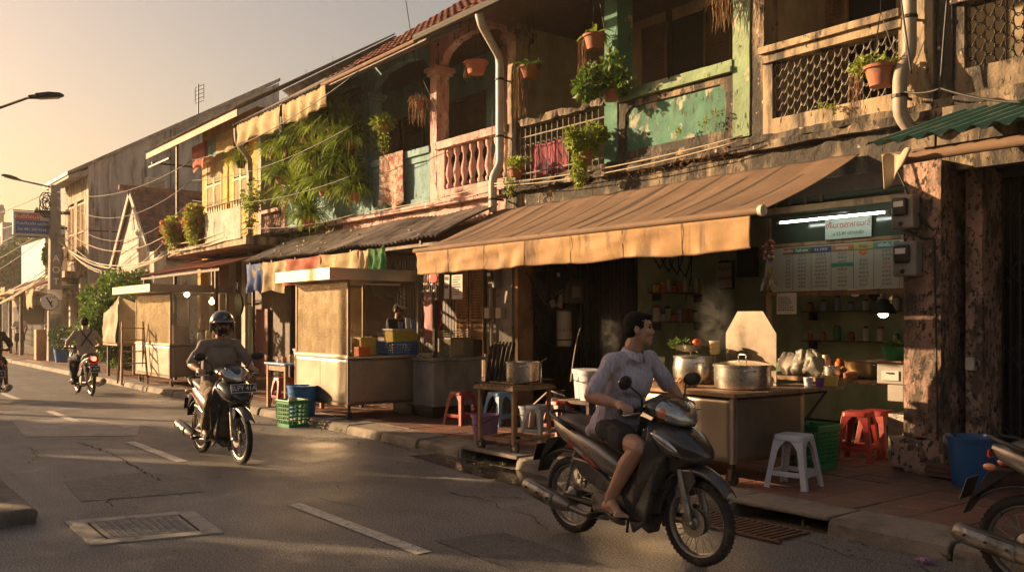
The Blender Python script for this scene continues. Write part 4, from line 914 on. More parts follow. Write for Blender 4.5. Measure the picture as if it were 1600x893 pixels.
# ================================================================ food carts
def caster(x,y,z0,r,parent,name='caster'):
    c=obj(name,MB().lathe([(r*.4,-.022),(r,-.02),(r,.02),(r*.4,.022)],(x,y,z0+r),16,'y'),m_rubber,parent)
    obj('fork',MB().box(x-.02,y-.035,z0+r*.8,x+.02,y-.028,z0+2.2*r).box(x-.02,y+.028,z0+r*.8,x+.02,y+.035,z0+2.2*r).box(x-.03,y-.035,z0+2.2*r,x+.03,y+.035,z0+2.2*r+.01),m_rust,c)
def stall(label,x0,x1,y0,y1,zc,zt,ov,glass,right_glass=False,m=m_ss,z0=.34):
    t=thing('food_cart',label,'food cart',((x0+x1)/2,(y0+y1)/2,.115),world=True)
    def dent(y,a,b,za,zb):
        return MB().sheet(lambda u,v:(a+(b-a)*u,y+.006*noise.noise(Vector((u*4,v*3,a))),za+(zb-za)*v),20,12)
    obj('front_panel',dent(y0,x0,x1,z0,zc-.02),m,t,smooth=True,solid=.01)
    obj('end_panel',MB().sheet(lambda u,v:(x1+.006*noise.noise(Vector((u*3,v*3,7))),y0+(y1-y0)*u,z0+(zc-.02-z0)*v),16,12),m_ssdull,t,smooth=True,solid=.01)
    obj('body',MB().box(x0+.012,y0+.012,z0+.01,x1-.012,y1,zc-.03),m_ssdull,t)
    obj('counter',MB().box(x0-.02,y0-.02,zc-.02,x1+.02,y1+.02,zc+.015),m,t,bevel=.004)
    for (x,y) in ((x0,y0),(x1-.04,y0),(x0,y1-.04),(x1-.04,y1-.04)): obj('post',MB().box(x,y,zc+.016,x+.04,y+.04,zt),m_ssdull if y>y0 else m_frame,t,bevel=.003)
    obj('corner_trim',MB().box(x1-.014,y0-.012,z0,x1+.012,y0+.014,zc-.021).box(x0-.01,y0-.012,z0-.02,x1+.01,y0-.002,z0+.02).box(x0-.012,y0-.012,z0+.021,x0+.02,y0-.002,zc-.021),m_frame,t)
    rv=MB()
    for k in range(12):
        for zz in (z0+.05,zc-.06): rv.ell((x0+.06+(x1-x0-.12)*k/11,y0-.006,zz),(.008,.004,.008),6,4)
    for k in range(7):
        for zz in (z0+.05,zc-.06): rv.ell((x1+.006,y0+.06+(y1-y0-.12)*k/6,zz),(.004,.008,.008),6,4)
    rv.box((x0+x1)/2-.004,y0-.008,z0+.02,(x0+x1)/2+.004,y0-.005,zc-.03); obj('rivets',rv,m_frame,t)
    f=MB().box(x0-ov[0],y0-ov[1],zt,x1+ov[2],y1+ov[3],zt+.012).box(x0-ov[0],y0-ov[1],zt+.013,x1+ov[2],y0-ov[1]+.01,zt+.17).box(x1+ov[2]-.01,y0-ov[1]+.011,zt+.013,x1+ov[2],y1+ov[3],zt+.17).box(x0-ov[0],y0-ov[1]+.011,zt+.013,x0-ov[0]+.01,y1+ov[3],zt+.17).box(x0-ov[0]+.011,y1+ov[3]-.01,zt+.013,x1+ov[2]-.011,y1+ov[3],zt+.17)
    f.box(x0-ov[0]+.011,y0-ov[1]+.011,zt+.15,x1+ov[2]-.011,y1+ov[3]-.011,zt+.165); obj('roof',f,m,t)
    g=obj('glass_pane',MB().box(x0+.041,y0+.012,zc+.04,x1-.041,y0+.018,zt-.03),glass,t)
    obj('pane_frame',MB().box(x0+.041,y0+.002,zc+.016,x1-.041,y0+.03,zc+.04),m,g); obj('pane_frame',MB().box(x0+.041,y0+.002,zt-.04,x1-.041,y0+.03,zt-.001),m_frame,g)
    obj('glass_pane',MB().box(x0+.012,y0+.041,zc+.04,x0+.018,y1-.041,zt-.03),m_glass,t)
    if right_glass: obj('glass_pane',MB().box(x1-.02,y0+.041,zc+.016,x1-.015,y1-.041,zt-.01),m_clear,t)
    for (x,y) in ((x0+.1,y0+.08),(x1-.08,y0+.06),(x0+.1,y1-.1),(x1-.08,y1-.1)):
        obj('leg',MB().box(x-.015,y-.015,.25,x+.015,y+.015,z0),m_iron,t); caster(x,y,.115,.055,t)
    return t
c2=stall('stainless steel food cart with dusty glass front beside the blue bucket and green crate','-' and -13.98,-12.15,6.3,7.55,1.05,2.20,(.12,.30,.0,.1),m_glass)
# unlit tube under its roof
f=MB().tube([(-12.35,6.55,2.15),(-12.25,7.25,2.15)],.018,8); t=solo('tube_lamp',f,m_dim,'unlit tube lamp under the roof of the steel food cart','lamp')
c1=stall('glass sided food cart with two glowing bulbs behind the helmeted rider',-23.2,-20.53,6.3,7.6,1.05,2.22,(.35,.45,.05,.1),m_glass,True,m_ssdull)
def bulb(x,y,z,zt,label,cat='lamp',r=.055,m=None):
    t=thing('hanging_bulb',label,cat,(x,y,z),world=True)
    obj('bulb',MB().lathe([(.02,.09),(.028,.05),(r*.8,.03),(r,0),(r*.8,-r*.6),(.01,-r)],(x,y,z),14),m or m_bulb,t,smooth=True)
    obj('socket',MB().lathe([(.022,.09),(.022,.14),(.01,.15)],(x,y,z),10),m_blackpl,t); obj('cord',MB().tube([(x,y,z+.14),(x,y,zt)],.005,5),m_cable,t); return t
p=atX(292,460,-21.0); bulb(p[0],p[1],p[2],2.2,'dimmer glowing bulb hanging high at the left inside the glass food cart',r=.06)
p=atX(331,471,-20.75); bulb(p[0],p[1],p[2],2.2,'bright glowing bulb hanging lower at the right inside the glass food cart',r=.065)
def cbx(x,y,z,a,b,h,m,label,cat,name='box',rot=0,bev=.01):
    return solo(name,MB().cbox((x,y,z+h/2),(a,b,h),Matrix.Rotation(rot,4,'Z')),m,label,cat,bevel=bev)
def crate(name,label,x,y,z,w,d,h,m,rz=0,cat='crate',slots=(4,6),taper=.06):
    t=thing(name,label,cat,(x,y,z),rz); th=.012
    T=lambda zz:1-taper*(1-zz/h)
    f=MB(); f.box(-w/2*T(0),-d/2*T(0),0,w/2*T(0),d/2*T(0),.012); obj('base',f,m,t)
    rows,cols=slots
    for (ux,uy,L,D) in ((1,0,w,d),(-1,0,w,d),(0,1,d,w),(0,-1,d,w)):
        f=MB()
        # panel in local: along s, outward n
        def P(s,zz,o=0):
            k=T(zz); a=s*k; b=(D/2)*k+o
            if ux: return (a,-b*ux,zz)
            return (b*uy,a,zz)
        def bar(s0,s1,z0,z1):
            v=[P(s0,z0),P(s1,z0),P(s1,z1),P(s0,z1),P(s0,z0,-th),P(s1,z0,-th),P(s1,z1,-th),P(s0,z1,-th)]
            f.add(v,[(0,1,2,3),(7,6,5,4),(0,4,5,1),(1,5,6,2),(2,6,7,3),(3,7,4,0)])
        bar(-L/2,L/2,0,h*.12); bar(-L/2,L/2,h*.86,h)
        n=cols if ux else max(3,int(cols*d/w+.5))
        for i in range(n+1): s=-L/2+L*i/n; bar(s-.008 if i else s,s+.008 if i<n else s,h*.12,h*.86)
        for j in range(1,rows): zz=h*.12+(h*.74)*j/rows; bar(-L/2,L/2,zz-.008,zz+.008)
        obj('side',f,m,t)
    r=MB(); k=.014
    r.box(-w/2-k,-d/2-k,h-.02,w/2+k,-d/2,h+.004).box(-w/2-k,d/2,h-.02,w/2+k,d/2+k,h+.004).box(-w/2-k,-d/2,h-.02,-w/2,d/2,h+.004).box(w/2,-d/2,h-.02,w/2+k,d/2,h+.004)
    obj('rim',r,m,t,bevel=.004); return t
def bucket(label,x,y,z,r,h,m,cat='bucket',rb=None,handle=True,group=None,name='bucket'):
    t=thing(name,label,cat,(x,y,z),group=group); rb=rb or r*.8
    obj('body',MB().lathe([(rb*.96,0),(rb,.006),(r,h-.03),(r+.012,h-.03),(r+.014,h),(r-.006,h),(r-.012,h-.03),(rb-.01,.02),(0.001,.02)],(0,0,0),32),m,t,smooth='auto')
    if handle:
        obj('handle',MB().tube([(r*1.03*math.cos(a),-r*1.06*abs(math.sin(a))-.0,h-.02-.10*math.sin(a)) for a in [PI*i/14 for i in range(15)]],.005,5),m_iron,t,smooth=True)
    return t
def stool(label,x,y,z,m,h=.47,w=.30,rz=0,group='plastic stools'):
    t=thing('plastic_stool',label,'stool',(x,y,z),rz,group)
    tw=w/2*.86; bw=w/2*1.28
    n=24
    def rr(hw,zz,c=.045):
        pts=[]
        for (sx,sy,a0) in ((1,1,0),(-1,1,90),(-1,-1,180),(1,-1,270)):
            for k in range(4): a=R(a0+30*k); pts.append((sx*(hw-c)+c*math.cos(a),sy*(hw-c)+c*math.sin(a),zz))
        return pts
    obj('seat',MB().loft([rr(tw+.008,h-.05),rr(tw+.006,h-.012),rr(tw-.004,h)]),m,t,smooth='auto')
    for sx,sy in ((1,1),(-1,1),(-1,-1),(1,-1)):
        f=MB()
        def sec(zz,ww):
            k=tw+(bw-tw)*(1-zz/(h-.03)); a=k; 
            return [(sx*a,sy*a,zz),(sx*(a-ww),sy*a,zz),(sx*(a-ww),sy*(a-.012),zz),(sx*(a-.014),sy*(a-.014),zz),(sx*(a-.012),sy*(a-ww),zz),(sx*a,sy*(a-ww),zz)]
        f.loft([sec(0,.062),sec(.02,.052),sec(.2,.055),sec(h*.72,.062),sec(h-.09,.085),sec(h-.05,.12)])
        obj('leg',f,m,t,bevel=.004)
    f=MB(); zz=.13; k=tw+(bw-tw)*(1-zz/(h-.03))-.006
    for s in (1,-1): f.box(-k+.05,s*k-.005,zz-.022,k-.05,s*k+.005,zz+.022).box(s*k-.005,-k+.05,zz-.022,s*k+.005,k-.05,zz+.022)
    obj('brace',f,m,t,bevel=.003)
    return t
def pot(label,x,y,z,r,h,m=m_alu,lid=None,handles=True,cat='pot',name='cooking_pot',bulge=0):
    t=thing(name,label,cat,(x,y,z))
    obj('body',MB().lathe([(r*.9,0),(r*.97,.012),(r+bulge*.6,h*.3),(r+bulge,h*.6),(r,h-.012),(r+.01,h-.008),(r+.01,h),(r-.008,h),(r-.014,h*.5),(r*.85,.02),(.001,.02)],n=36),m,t,smooth='auto')
    if lid: obj('lid',MB().lathe([(r+.012,h+.002),(r+.012,h+.012),(r*.9,h+.02),(r*.5,h+lid*.8),(.02,h+lid),(.001,h+lid)],n=36),m,t,smooth='auto'); obj('knob',MB().tube([(-.045,0,h+lid),(-.045,0,h+lid+.045),(-.03,0,h+lid+.055),(.03,0,h+lid+.055),(.045,0,h+lid+.045),(.045,0,h+lid)],.007,6),m_chrome,t,smooth=True)
    if handles:
        for s in (1,-1):
            a=R(-38); c,sn=math.cos(a)*s,math.sin(a)*s; rr_=r+bulge*.5
            u=Vector((-sn,c,0)); o=Vector((c*rr_,sn*rr_,h*.78)); n=Vector((c,sn,0))
            obj('handle',MB().tube([o-u*.05,o-u*.05+n*.04+Vector((0,0,.01)),o+u*.05+n*.04+Vector((0,0,.01)),o+u*.05],.006,6),m_chrome,t,smooth=True)
    return t
# goods on the steel cart
zc=1.066
def cx2(px,py,X=-12.35): return atX(px,py,X)
p=atX(566,556,-12.32); cbx(p[0],p[1],zc,.16,.20,.13,m_porange,'red orange plastic tub on the steel cart counter','tub','plastic_tub')
p=atX(564,540,-12.6); cbx(p[0],p[1]+.05,zc,.3,.26,.27,m_pyellow,'amber plastic box behind the red orange tub on the steel cart','box','plastic_box')
p=atX(621,556,-12.40); crate('plastic_crate','navy blue slatted crate on the steel cart counter',p[0],p[1],zc,.42,.56,.20,m_pblue,slots=(4,9))
p=atX(630,530,-12.5); t=thing('plastic_bin','cloudy yellow plastic bin sitting above the navy crate','bin',(-12.55,p[1],zc+.0)); obj('body',MB().loft([[(a*.14,b*.22,.02) for a,b in ((1,1),(-1,1),(-1,-1),(1,-1))],[(a*.16,b*.25,.40) for a,b in ((1,1),(-1,1),(-1,-1),(1,-1))]]),m_pyellow,t,bevel=.02); obj('rim',MB().box(-.175,-.265,.37,.175,.265,.40),m_pcream,t,bevel=.008)
for i,(px,mm,h,lb) in enumerate(((626,m_plblue,.10,'small pale green cup on top of the yellow bin'),(637,m_pcream,.17,'tall pale straw cup on top of the yellow bin'),(645,m_plblue,.15,'light blue tumbler on top of the yellow bin'))):
    p=atX(px,505,-12.5); solo('cup',MB().lathe([(.035,0),(.045,h),(.040,h),(.03,.01)],(p[0],p[1],zc+.405),14),mm,lb,'cup',group='cups on the yellow bin',smooth='auto')
# blurred jars seen through the dusty front
for i,(x,h,r) in enumerate(((-13.6,.22,.07),(-13.35,.26,.08),(-13.05,.35,.10),(-12.85,.3,.11))):
    t=thing('glass_jar',('small squat jar at the left end behind the dusty cart glass','jar second from the left behind the dusty cart glass','tall jar third from the left behind the dusty cart glass','wide jar nearest the post behind the dusty cart glass')[i],'jar',(x,6.5,zc),group='jars behind the dusty glass'); obj('body',MB().lathe([(r,0),(r,h*.7),(r*.5,h*.85),(r*.5,h)],n=16),m_pcream,t,smooth='auto'); obj('lid',MB().lathe([(r*.55,h),(r*.55,h+.02)],n=14),m_pred,t)
for i,(px,py,s) in enumerate(((594,448,.16),(612,450,.13))):
    p=atX(px,py,-12.9); t=solo('plastic_bag',MB().ell(p,(s*.8,s,s*1.1),12,9),m_bag,('large','smaller')[i]+' filled plastic bag hanging inside the steel cart','bag',smooth=True)
    for v in t.data.vertices: v.co+=Vector(noise.noise_vector(v.co*14+Vector((i,0,0))))*.03
# bucket, crate, table left of the cart
bucket('large blue plastic bucket standing by the steel cart',-13.32,6.12,.115,.235,.47,m_pblue)
crate('plastic_crate','green slatted crate on the road edge in front of the blue bucket',-12.98,5.80,.0,.42,.34,.40,m_pgreen,R(4),slots=(5,6))
solo('crumpled_bag',MB().ell((-12.98,5.80,.38),(.09,.08,.07),10,8),m_bag,'crumpled pale bag poking out of the green crate','bag')
t=thing('wooden_table','tall wooden side table with blue top left of the steel cart','table',(-14.55,6.55,.115)); 
obj('table_top',MB().box(-.42,-.38,.74,.42,.38,.77),m_plblue,t,bevel=.006)
for sx in (-.36,.36):
    for sy in (-.32,.32): obj('leg',MB().box(sx-.03,sy-.03,0,sx+.03,sy+.03,.74),m_wood,t,bevel=.003)
obj('rail',MB().box(-.33,-.34,.64,.33,-.31,.72).box(-.33,.31,.64,.33,.34,.72).box(.345,-.29,.15,.37,.29,.2),m_wood,t)
bucket('white lidded tub on the blue topped table',-14.75,6.75,.89,.13,.22,m_pwhite,'tub',handle=False,name='plastic_tub')
t=thing('water_jug','tall white water jug on the blue topped table beside the cart','jug',(-14.3,6.95,.89)); obj('body',MB().lathe([(.12,0),(.15,.05),(.16,.30),(.12,.42)],n=24),m_pwhite,t,smooth='auto'); obj('lid',MB().lathe([(.15,.42),(.15,.45),(.05,.47)],n=20),m_iron,t)
for i,(dx,dy,mm,h) in enumerate(((.18,-.15,m_wood,.14),(.05,-.22,m_terra,.10),(.28,-.02,m_pcream,.12),(-.2,-.2,m_pwhite,.05))):
    solo('jar',MB().lathe([(.04,0),(.045,h*.7),(.03,h)],(-14.55+dx,6.55+dy,.886),12),mm,('brown sauce jar','small clay pot','cream jar','low white dish')[i]+' on the blue topped table','jar',group='jars on the blue topped table',smooth='auto')
stool('red plastic stool behind the helmeted rider next to the wooden table',-15.4,6.7,.115,m_pred)
# ladder, tarp frame, crate by cart one
t=thing('step_ladder','open wooden step ladder standing by the glass food cart','ladder',(-22.35,6.0,.115),R(-8)); H_=1.45
for s in (-.28,.28):
    obj('rail',MB().tube([(.38,s,0),(0,s*.8,H_)],.025,6),m_wood,t); obj('rear_rail',MB().tube([(-.42,s,0),(0,s*.8,H_-.02)],.02,6),m_darkwood,t)
for k in range(5):
    z=.22+k*.27; x=.38*(1-z/H_); obj('step',MB().box(x-.05,-.26,z-.012,x+.05,.26,z+.012),m_wood,t)
t=thing('covered_stand','low wooden stand draped with a tan tarpaulin beside the bush','stand',(-25.3,6.6,.115),world=True)
for x,y in ((-25.9,6.3),(-24.6,6.3),(-25.9,6.95),(-24.6,6.95)): obj('leg',MB().box(x,y,.115,x+.06,y+.06,.95),m_darkwood,t)
obj('stand_top',MB().box(-26.0,6.2,.95,-24.5,7.05,1.0),m_wood,t)
def tarpf(u,v):
    x=-26.0+1.5*u; top=1.78+.42*u; return (x,6.24+.03*math.sin(u*11)*v-.05*v+.05*noise.noise(Vector((u*5,v*3,1))),top+(1.02-top)*v+.05*math.sin(u*PI)*(-1)*(1-v))
obj('tarpaulin',MB().sheet(tarpf,36,18).sheet(lambda u,v:(tarpf(1,v)[0]+.01,6.24+.8*u*(1-.2*v),tarpf(1,v)[2]-.3*u*(1-v)),14,18),m_tarp,t,smooth=True)
obj('upright',MB().box(-26.0,6.27,1.0,-25.96,6.31,1.8).box(-24.54,6.27,1.0,-24.5,6.31,2.22),m_darkwood,t)
crate('plastic_crate','small blue crate on the pavement right of the glass food cart',-20.1,7.0,.7,.35,.3,.28,m_pblue,slots=(3,5))
t=thing('side_counter','low dark bench beside the glass food cart','bench',(-20.1,7.2,.115)); obj('bench_top',MB().box(-.3,-.5,.55,.3,.5,.585),m_darkwood,t); 
for sx in (-.25,.25):
    for sy in (-.42,.42): obj('leg',MB().box(sx-.02,sy-.02,0,sx+.02,sy+.02,.55),m_darkwood,t)
t=thing('hanging_pan','large black wok hanging beside the glass food cart','pan',(-20.2,7.7,1.95)); obj('pan',MB().lathe([(.26,0),(.24,.05),(.12,.10),(.001,.11)],(0,0,0),28,'y',M=Matrix.Rotation(R(0),4,'Z')),m_iron,t,smooth='auto'); obj('pan_handle',MB().tube([(0,0,.26),(0,0,.5)],.014,6),m_iron,t)
# things inside the glass cart
p=atX(282,525,-20.8); cbx(p[0]-.15,p[1],zc,.35,.32,.42,m_wood,'brown wooden box inside the glass food cart','box','wooden_box')
p=atX(297,530,-20.9); pot('small steel pot inside the glass food cart',p[0],p[1]+.05,zc,.09,.16)
for i,px in enumerate((312,325,336)):
    p=atX(px,520,-21.1); solo('jar',MB().lathe([(.06,0),(.06,.2+.05*i),(.04,.25+.05*i)],(p[0],p[1],zc),12),(m_pcream,m_pyellow,m_porange)[i],('cream','yellow','orange')[i]+' jar standing inside the glass food cart','jar',group='jars in the glass cart',smooth='auto')
# concrete counter with grill racks
t=thing('concrete_counter','stained concrete masonry counter between the steel cart and the stools','counter',(-12.2,7.9,.11),world=True)
obj('body',finebox(MB(),-13.0,7.42,.3,-11.55,8.3,.98,.1,chip=.01),m_conc,t); obj('slab',MB().box(-13.05,7.38,.985,-11.50,8.36,1.03),m_conc,t,bevel=.01); obj('foot',MB().box(-12.9,7.5,.11,-11.7,8.2,.3),m_iron,t)
for i,(px,y0_,w_,h_,mm,lb) in enumerate(((668,7.6,.30,.07,m_shut,'stack of pale wooden grill racks at the left end of the concrete counter'),(683,7.75,.25,.06,m_wood,'brown grill rack in the middle of the concrete counter'))):
    p=at(px,548,y0_); f=MB()
    for k in range(7): f.box(-11.95-i*.25-w_/2+k*w_/7,y0_-.15,1.035+(k%3)*.02,-11.95-i*.25-w_/2+k*w_/7+.03,y0_+.2,1.055+(k%3)*.02)
    solo('grill_rack',f,mm,lb,'rack')
t=thing('display_case','small wire topped glass display case on the concrete counter','display case',(-11.78,8.0,1.033)); 
obj('case_body',MB().box(-.16,-.24,0,.16,.24,.30),m_ssdull,t,bevel=.004); obj('glass_pane',MB().box(-.14,-.246,.03,.14,-.242,.27).box(.162,-.22,.03,.166,.0,.27),m_glass,t)
f=MB()
for k in range(3): f.tube([(-.17,-.25,.33+k*.035),(.17,-.25,.33+k*.035),(.17,.25,.33+k*.035)],.006,4)
f.tube([(-.17,-.25,.3),(-.17,-.25,.40)],.006,4).tube([(.17,-.25,.3),(.17,-.25,.40)],.006,4); obj('wire_rack',f,m_shut,t)
cbx(-11.75,8.27,1.04,.3,.16,.26,m_darkwood,'dark wooden box behind the display case','box','wooden_box')
# stools and buckets
stool('red plastic stool in front of the concrete counter',-10.80,7.40,.115,m_pred,w=.30,rz=R(10))
stool('light blue plastic stool behind the purple bucket',-10.35,7.75,.115,m_plblue,rz=R(5))
stool('grey blue plastic stool under the trolley table',-8.72,7.15,.115,m_pgrey,h=.44,rz=R(8))
stool('dark red plastic stool behind the trolley table',-9.0,7.7,.115,m_pred,h=.45)
bucket('faded purple plastic bucket left of the trolley table',-8.86,6.42,.115,.165,.36,m_ppurple)
bucket('purple pink basin bucket behind the trolley legs',-8.35,7.35,.115,.16,.28,m_ppurple,handle=False)
t=thing('trolley_table','small wooden trolley table on four castors with slatted top','trolley',(-8.33,6.45,.115),R(6)); 
f=MB()
for k in range(9): f.box(-.31+k*.07,-.32,.735,-.31+k*.07+.055,.32,.755)
f.box(-.33,-.34,.70,.33,-.31,.735).box(-.33,.31,.70,.33,.34,.735).box(-.33,-.31,.70,-.30,.31,.735).box(.30,-.31,.70,.33,.31,.735); obj('table_top',f,m_wood,t)
f=MB(); 
for k in range(3): f.tube([(-.32,-.33,.775+k*.0),(.32,-.33,.775)],.008,5)
f.tube([(-.32,-.33,.76),(-.32,.33,.80),(.32,.33,.80),(.32,-.33,.775)],.008,5); obj('wire_grill',f,m_iron,t)
for sx in (-.28,.28):
    for sy in (-.28,.28):
        l=obj('leg',MB().box(sx-.02,sy-.02,.10,sx+.02,sy+.02,.70),m_wood,t,bevel=.003)
        c=obj('castor',MB().lathe([(.02,-.02),(.062,-.016),(.062,.016),(.02,.02)],(sx+.02,sy,.062),16,'y'),m_rubber,t); obj('castor_hub',MB().lathe([(.025,-.024),(.025,.024)],(sx+.02,sy,.062),10,'y'),m_ssdull,c)
obj('shelf',MB().box(-.29,-.27,.11,.29,-.22,.15).box(-.29,.22,.11,.29,.27,.15).box(-.29,-.22,.12,-.24,.22,.15).box(.24,-.22,.12,.29,.22,.15),m_wood,t)
pot('open stainless stockpot on the trolley table',-8.22,6.50,.875,.205,.25,m_alu)
solo('ladle',MB().tube([(-8.10,6.6,1.10),(-7.88,6.55,1.17)],.007,5),m_chrome,'ladle handle sticking out of the open stockpot','ladle')
f=MB()
for k in range(9): f.ell((-8.5+.05*k,6.25+.02*math.sin(k*2),.885),(.03,.02,.014),8,6)
solo('skewers',f,m_wood,'row of small grilled pieces on the front of the trolley','food')
# wooden stand with white buckets
t=thing('wooden_stand','low dark wooden stand holding white buckets behind the rider','stand',(-8.75,8.0,.115)); obj('stand_top',MB().box(-.30,-.28,.42,.30,.28,.46),m_darkwood,t)
for sx in (-.26,.26):
    for sy in (-.24,.24): obj('leg',MB().box(sx-.025,sy-.025,0,sx+.025,sy+.025,.42),m_darkwood,t)
for i,(dx,dy) in enumerate(((-.12,.05),(.13,-.08))):
    b_=bucket(('white lidded paint bucket at the back left of the wooden stand','white paint bucket with wire handle at the front of the wooden stand')[i],-8.75+dx,8.0+dy,.577,.165,.36,m_pwhite,rb=.14,group='white buckets on the stand')
    obj('lid',MB().lathe([(.18,.36),(.18,.385),(.16,.39)],n=28),m_pwhite,b_)
f=MB(); wire(f,(-9.25,8.3,1.5),(-9.0,7.9,.8),-.1,.008); solo('hose',f.tube([(-9.5,7.6,.12),(-9.45,7.6,.45),(-9.2,7.7,.68),(-8.95,7.75,.62)],.012,6),m_cablelt,'pale hose curving beside the wooden stand','hose',smooth=True)
# bundle of rolled poles against the pillar
t=thing('rolled_umbrellas','bundle of dark folded umbrellas leaning on the white pillar','umbrellas',(-11.25,8.35,.115),world=True)
for i in range(6):
    x=ax(762+i*5.5,8.4); f=MB().tube([(x-.12+.02*i,8.2,.12),(x-.02,8.38,.5),(x+.02*i-.03,8.5,1.18),(x+.05,8.54,1.26),(x+.09,8.5,1.2)],[.028,.036,.028,.016,.012],7); obj('umbrella',f,(m_darkwood,m_iron)[i%2],t,smooth=True)
# ---- cooking counter -------------------------------------------------
t=thing('cooking_cart','steel cooking cart with worn wooden top behind the motorcyclist','food cart',(-6.0,7.0,.115),world=True)
x0,x1,y0,y1=-7.0,-5.22,6.50,7.55
obj('front_panel',MB().sheet(lambda u,v:(x0+(x1-x0)*u,y0+.008*noise.noise(Vector((u*4,v*3,1))),.33+.58*v),20,10),m_ss,t,smooth=True,solid=.008)
obj('end_panel',MB().sheet(lambda u,v:(x1+.006*noise.noise(Vector((u*4,v*3,3))),y0+(y1-y0)*u,.33+.58*v),16,10),m_ssdull,t,smooth=True,solid=.008)
obj('body',MB().box(x0+.01,y0+.01,.33,x1-.01,y1,.90),m_ssdull,t); obj('corner_trim',MB().box(x1-.03,y0-.014,.32,x1+.012,y0-.004,.92).box(x1+.008,y0-.004,.32,x1+.014,y0+.03,.92),m_ss,t)
f=MB()
for k in range(5): f.box(x0-.05,y0-.06+k*.24,.915,x1+.06,y0-.06+k*.24+.232,.95)
f.box(x1-.5,y1+.03,.915,x1+.05,8.15,.945); obj('worktop',f,m_wood,t,bevel=.004)
obj('bracket',MB().tube([(x1-.02,7.5,.90),(x1-.02,7.95,.90)],.012,5).tube([(x1-.02,7.55,.6),(x1-.02,7.95,.90)],.012,5),m_iron,t)
for (x,y) in ((x0+.1,y0+.1),(x1-.07,y0+.07),(x0+.1,y1-.1),(x1-.07,y1-.1)):
    obj('leg',MB().box(x-.02,y-.02,.26,x+.02,y+.02,.33),m_iron,t); caster(x,y,.115,.062,t)
zc3=.952
f=MB().prism([(-6.12,zc3),(-5.50,zc3),(-5.50,1.47),(-5.66,1.69),(-5.97,1.69),(-6.12,1.47)],7.50,7.506,'y'); solo('splash_panel',f,m_panelss,'eight sided sheet steel splash panel standing behind the lidded pot','panel')
pot('wide lidded aluminium pot on the right of the cooking cart',-5.53,7.02,zc3,.265,.22,m_alu,lid=.05)
pot('tall round steamer pot at the back of the cooking cart',-6.30,7.22,zc3,.205,.27,m_alu,lid=.03,bulge=.015)
t=thing('serving_bowl','wide shallow metal bowl of greens and tomatoes on the steamer pot','bowl',(-6.33,7.20,1.275)); obj('bowl',MB().lathe([(.08,0),(.10,.01),(.20,.06),(.235,.075),(.20,.07),(.10,.02),(.001,.015)],n=32),m_alu,t,smooth='auto')
gr=MB(); rg=random.Random(4); leafy(gr,(-6.40,7.14,1.36),(.13,.10,.035),260,.05,rg); solo('green_herbs',gr,m_leaf,'heap of chopped green herbs in the metal bowl','herbs')
for i,(dx,dy) in enumerate(((.06,.04),(.12,-.05))): solo('tomato',MB().ell((-6.33+dx,7.2+dy,1.375),(.042,.042,.038),14,10),plastic('tomato_red',(.50,.09,.03),.3),('tomato at the back of the metal bowl','bigger tomato at the front of the metal bowl')[i],'tomato',group='tomatoes in the bowl',smooth=True)
for k in range(3):
    t=thing('sauce_jar','stacked yellow sauce tub '+('at the bottom','in the middle','on top')[k]+' of the pile beside the bowl','jar',(-6.10,7.30,1.255+k*.045),group='stacked sauce tubs'); obj('tub',MB().lathe([(.045,0),(.055,.038)],n=18),m_pyellow,t,smooth='auto'); obj('lid',MB().lathe([(.058,.036),(.058,.044)],n=18),m_pwhite,t)
m_food=mat('fried_food',(.36,.13,.035),.45,vary=.5,vs=30,bump=.4,bs=60)
for i,(x,y) in enumerate(((-6.28,6.72),(-5.98,6.74))):
    t=thing('food_tray',('left metal tray of fried snacks on the front of the cooking cart','right metal tray of fried snacks next to the wide pot')[i],'tray',(x,y,zc3),group='snack trays'); obj('tray',MB().lathe([(.09,0),(.135,.05),(.145,.052),(.12,.045),(.08,.01),(.001,.008)],n=26),m_alu,t,smooth='auto')
    f=MB(); 
    for _ in range(34): a=rg.uniform(0,6.28); r_=.105*rg.random()**.5; f.ell((r_*math.cos(a),r_*math.sin(a),.05+rg.uniform(0,.03)),(rg.uniform(.014,.026),.016,.015),7,5,Matrix.Rotation(rg.uniform(0,3),4,'Z'))
    obj('snacks',f,m_food,t,smooth=True)
f=MB()
for k in range(6): f.lathe([(.07,0),(.10,.022),(.10,.026)],(-6.68,7.05,zc3+k*.026),20)
solo('bowl_stack',f,m_pcream,'stack of cream bowls left of the steamer pot','bowls',smooth='auto')
cbx(-6.66,7.05,zc3+.165,.12,.12,.10,m_bag,'clear bag of noodles on the stack of cream bowls','bag','plastic_bag')
for i,(x,y,r,h,mm,lb) in enumerate(((-5.22,7.62,.045,.10,m_pwhite,'white plastic cup at the right edge of the cooking cart'),(-5.20,7.78,.045,.09,m_pdeep,'deep purple cup beside the yellow tub'),(-5.22,7.98,.085,.10,m_pyellow,'round yellow tub at the end of the board'))):
    solo('tub' if i==2 else 'cup',MB().lathe([(r*.8,0),(r,h),(r*.92,h),(r*.7,.01)],(x,y,zc3),20),mm,lb,'tub' if i==2 else 'cup',smooth='auto')
stool('white plastic stool standing at the pavement edge by the cooking cart',-4.93,6.98,.115,m_pwhite,h=.47,w=.31,rz=R(12))
crate('laundry_basket','dark green plastic basket behind the white stool',-5.45,8.05,.115,.36,.40,.44,m_pgreen,slots=(8,8),cat='basket',taper=.15)
stool('red plastic stool in the kitchen doorway, large and central',-5.45,8.85,.115,m_pred,h=.52,w=.31,rz=R(15))
stool('red plastic stool half hidden by the peeling pillar',-5.50,9.30,.115,m_pred,h=.5,rz=R(5))
stool('red plastic stool in the shade behind the cooking cart',-6.5,8.9,.115,m_pred,h=.5)
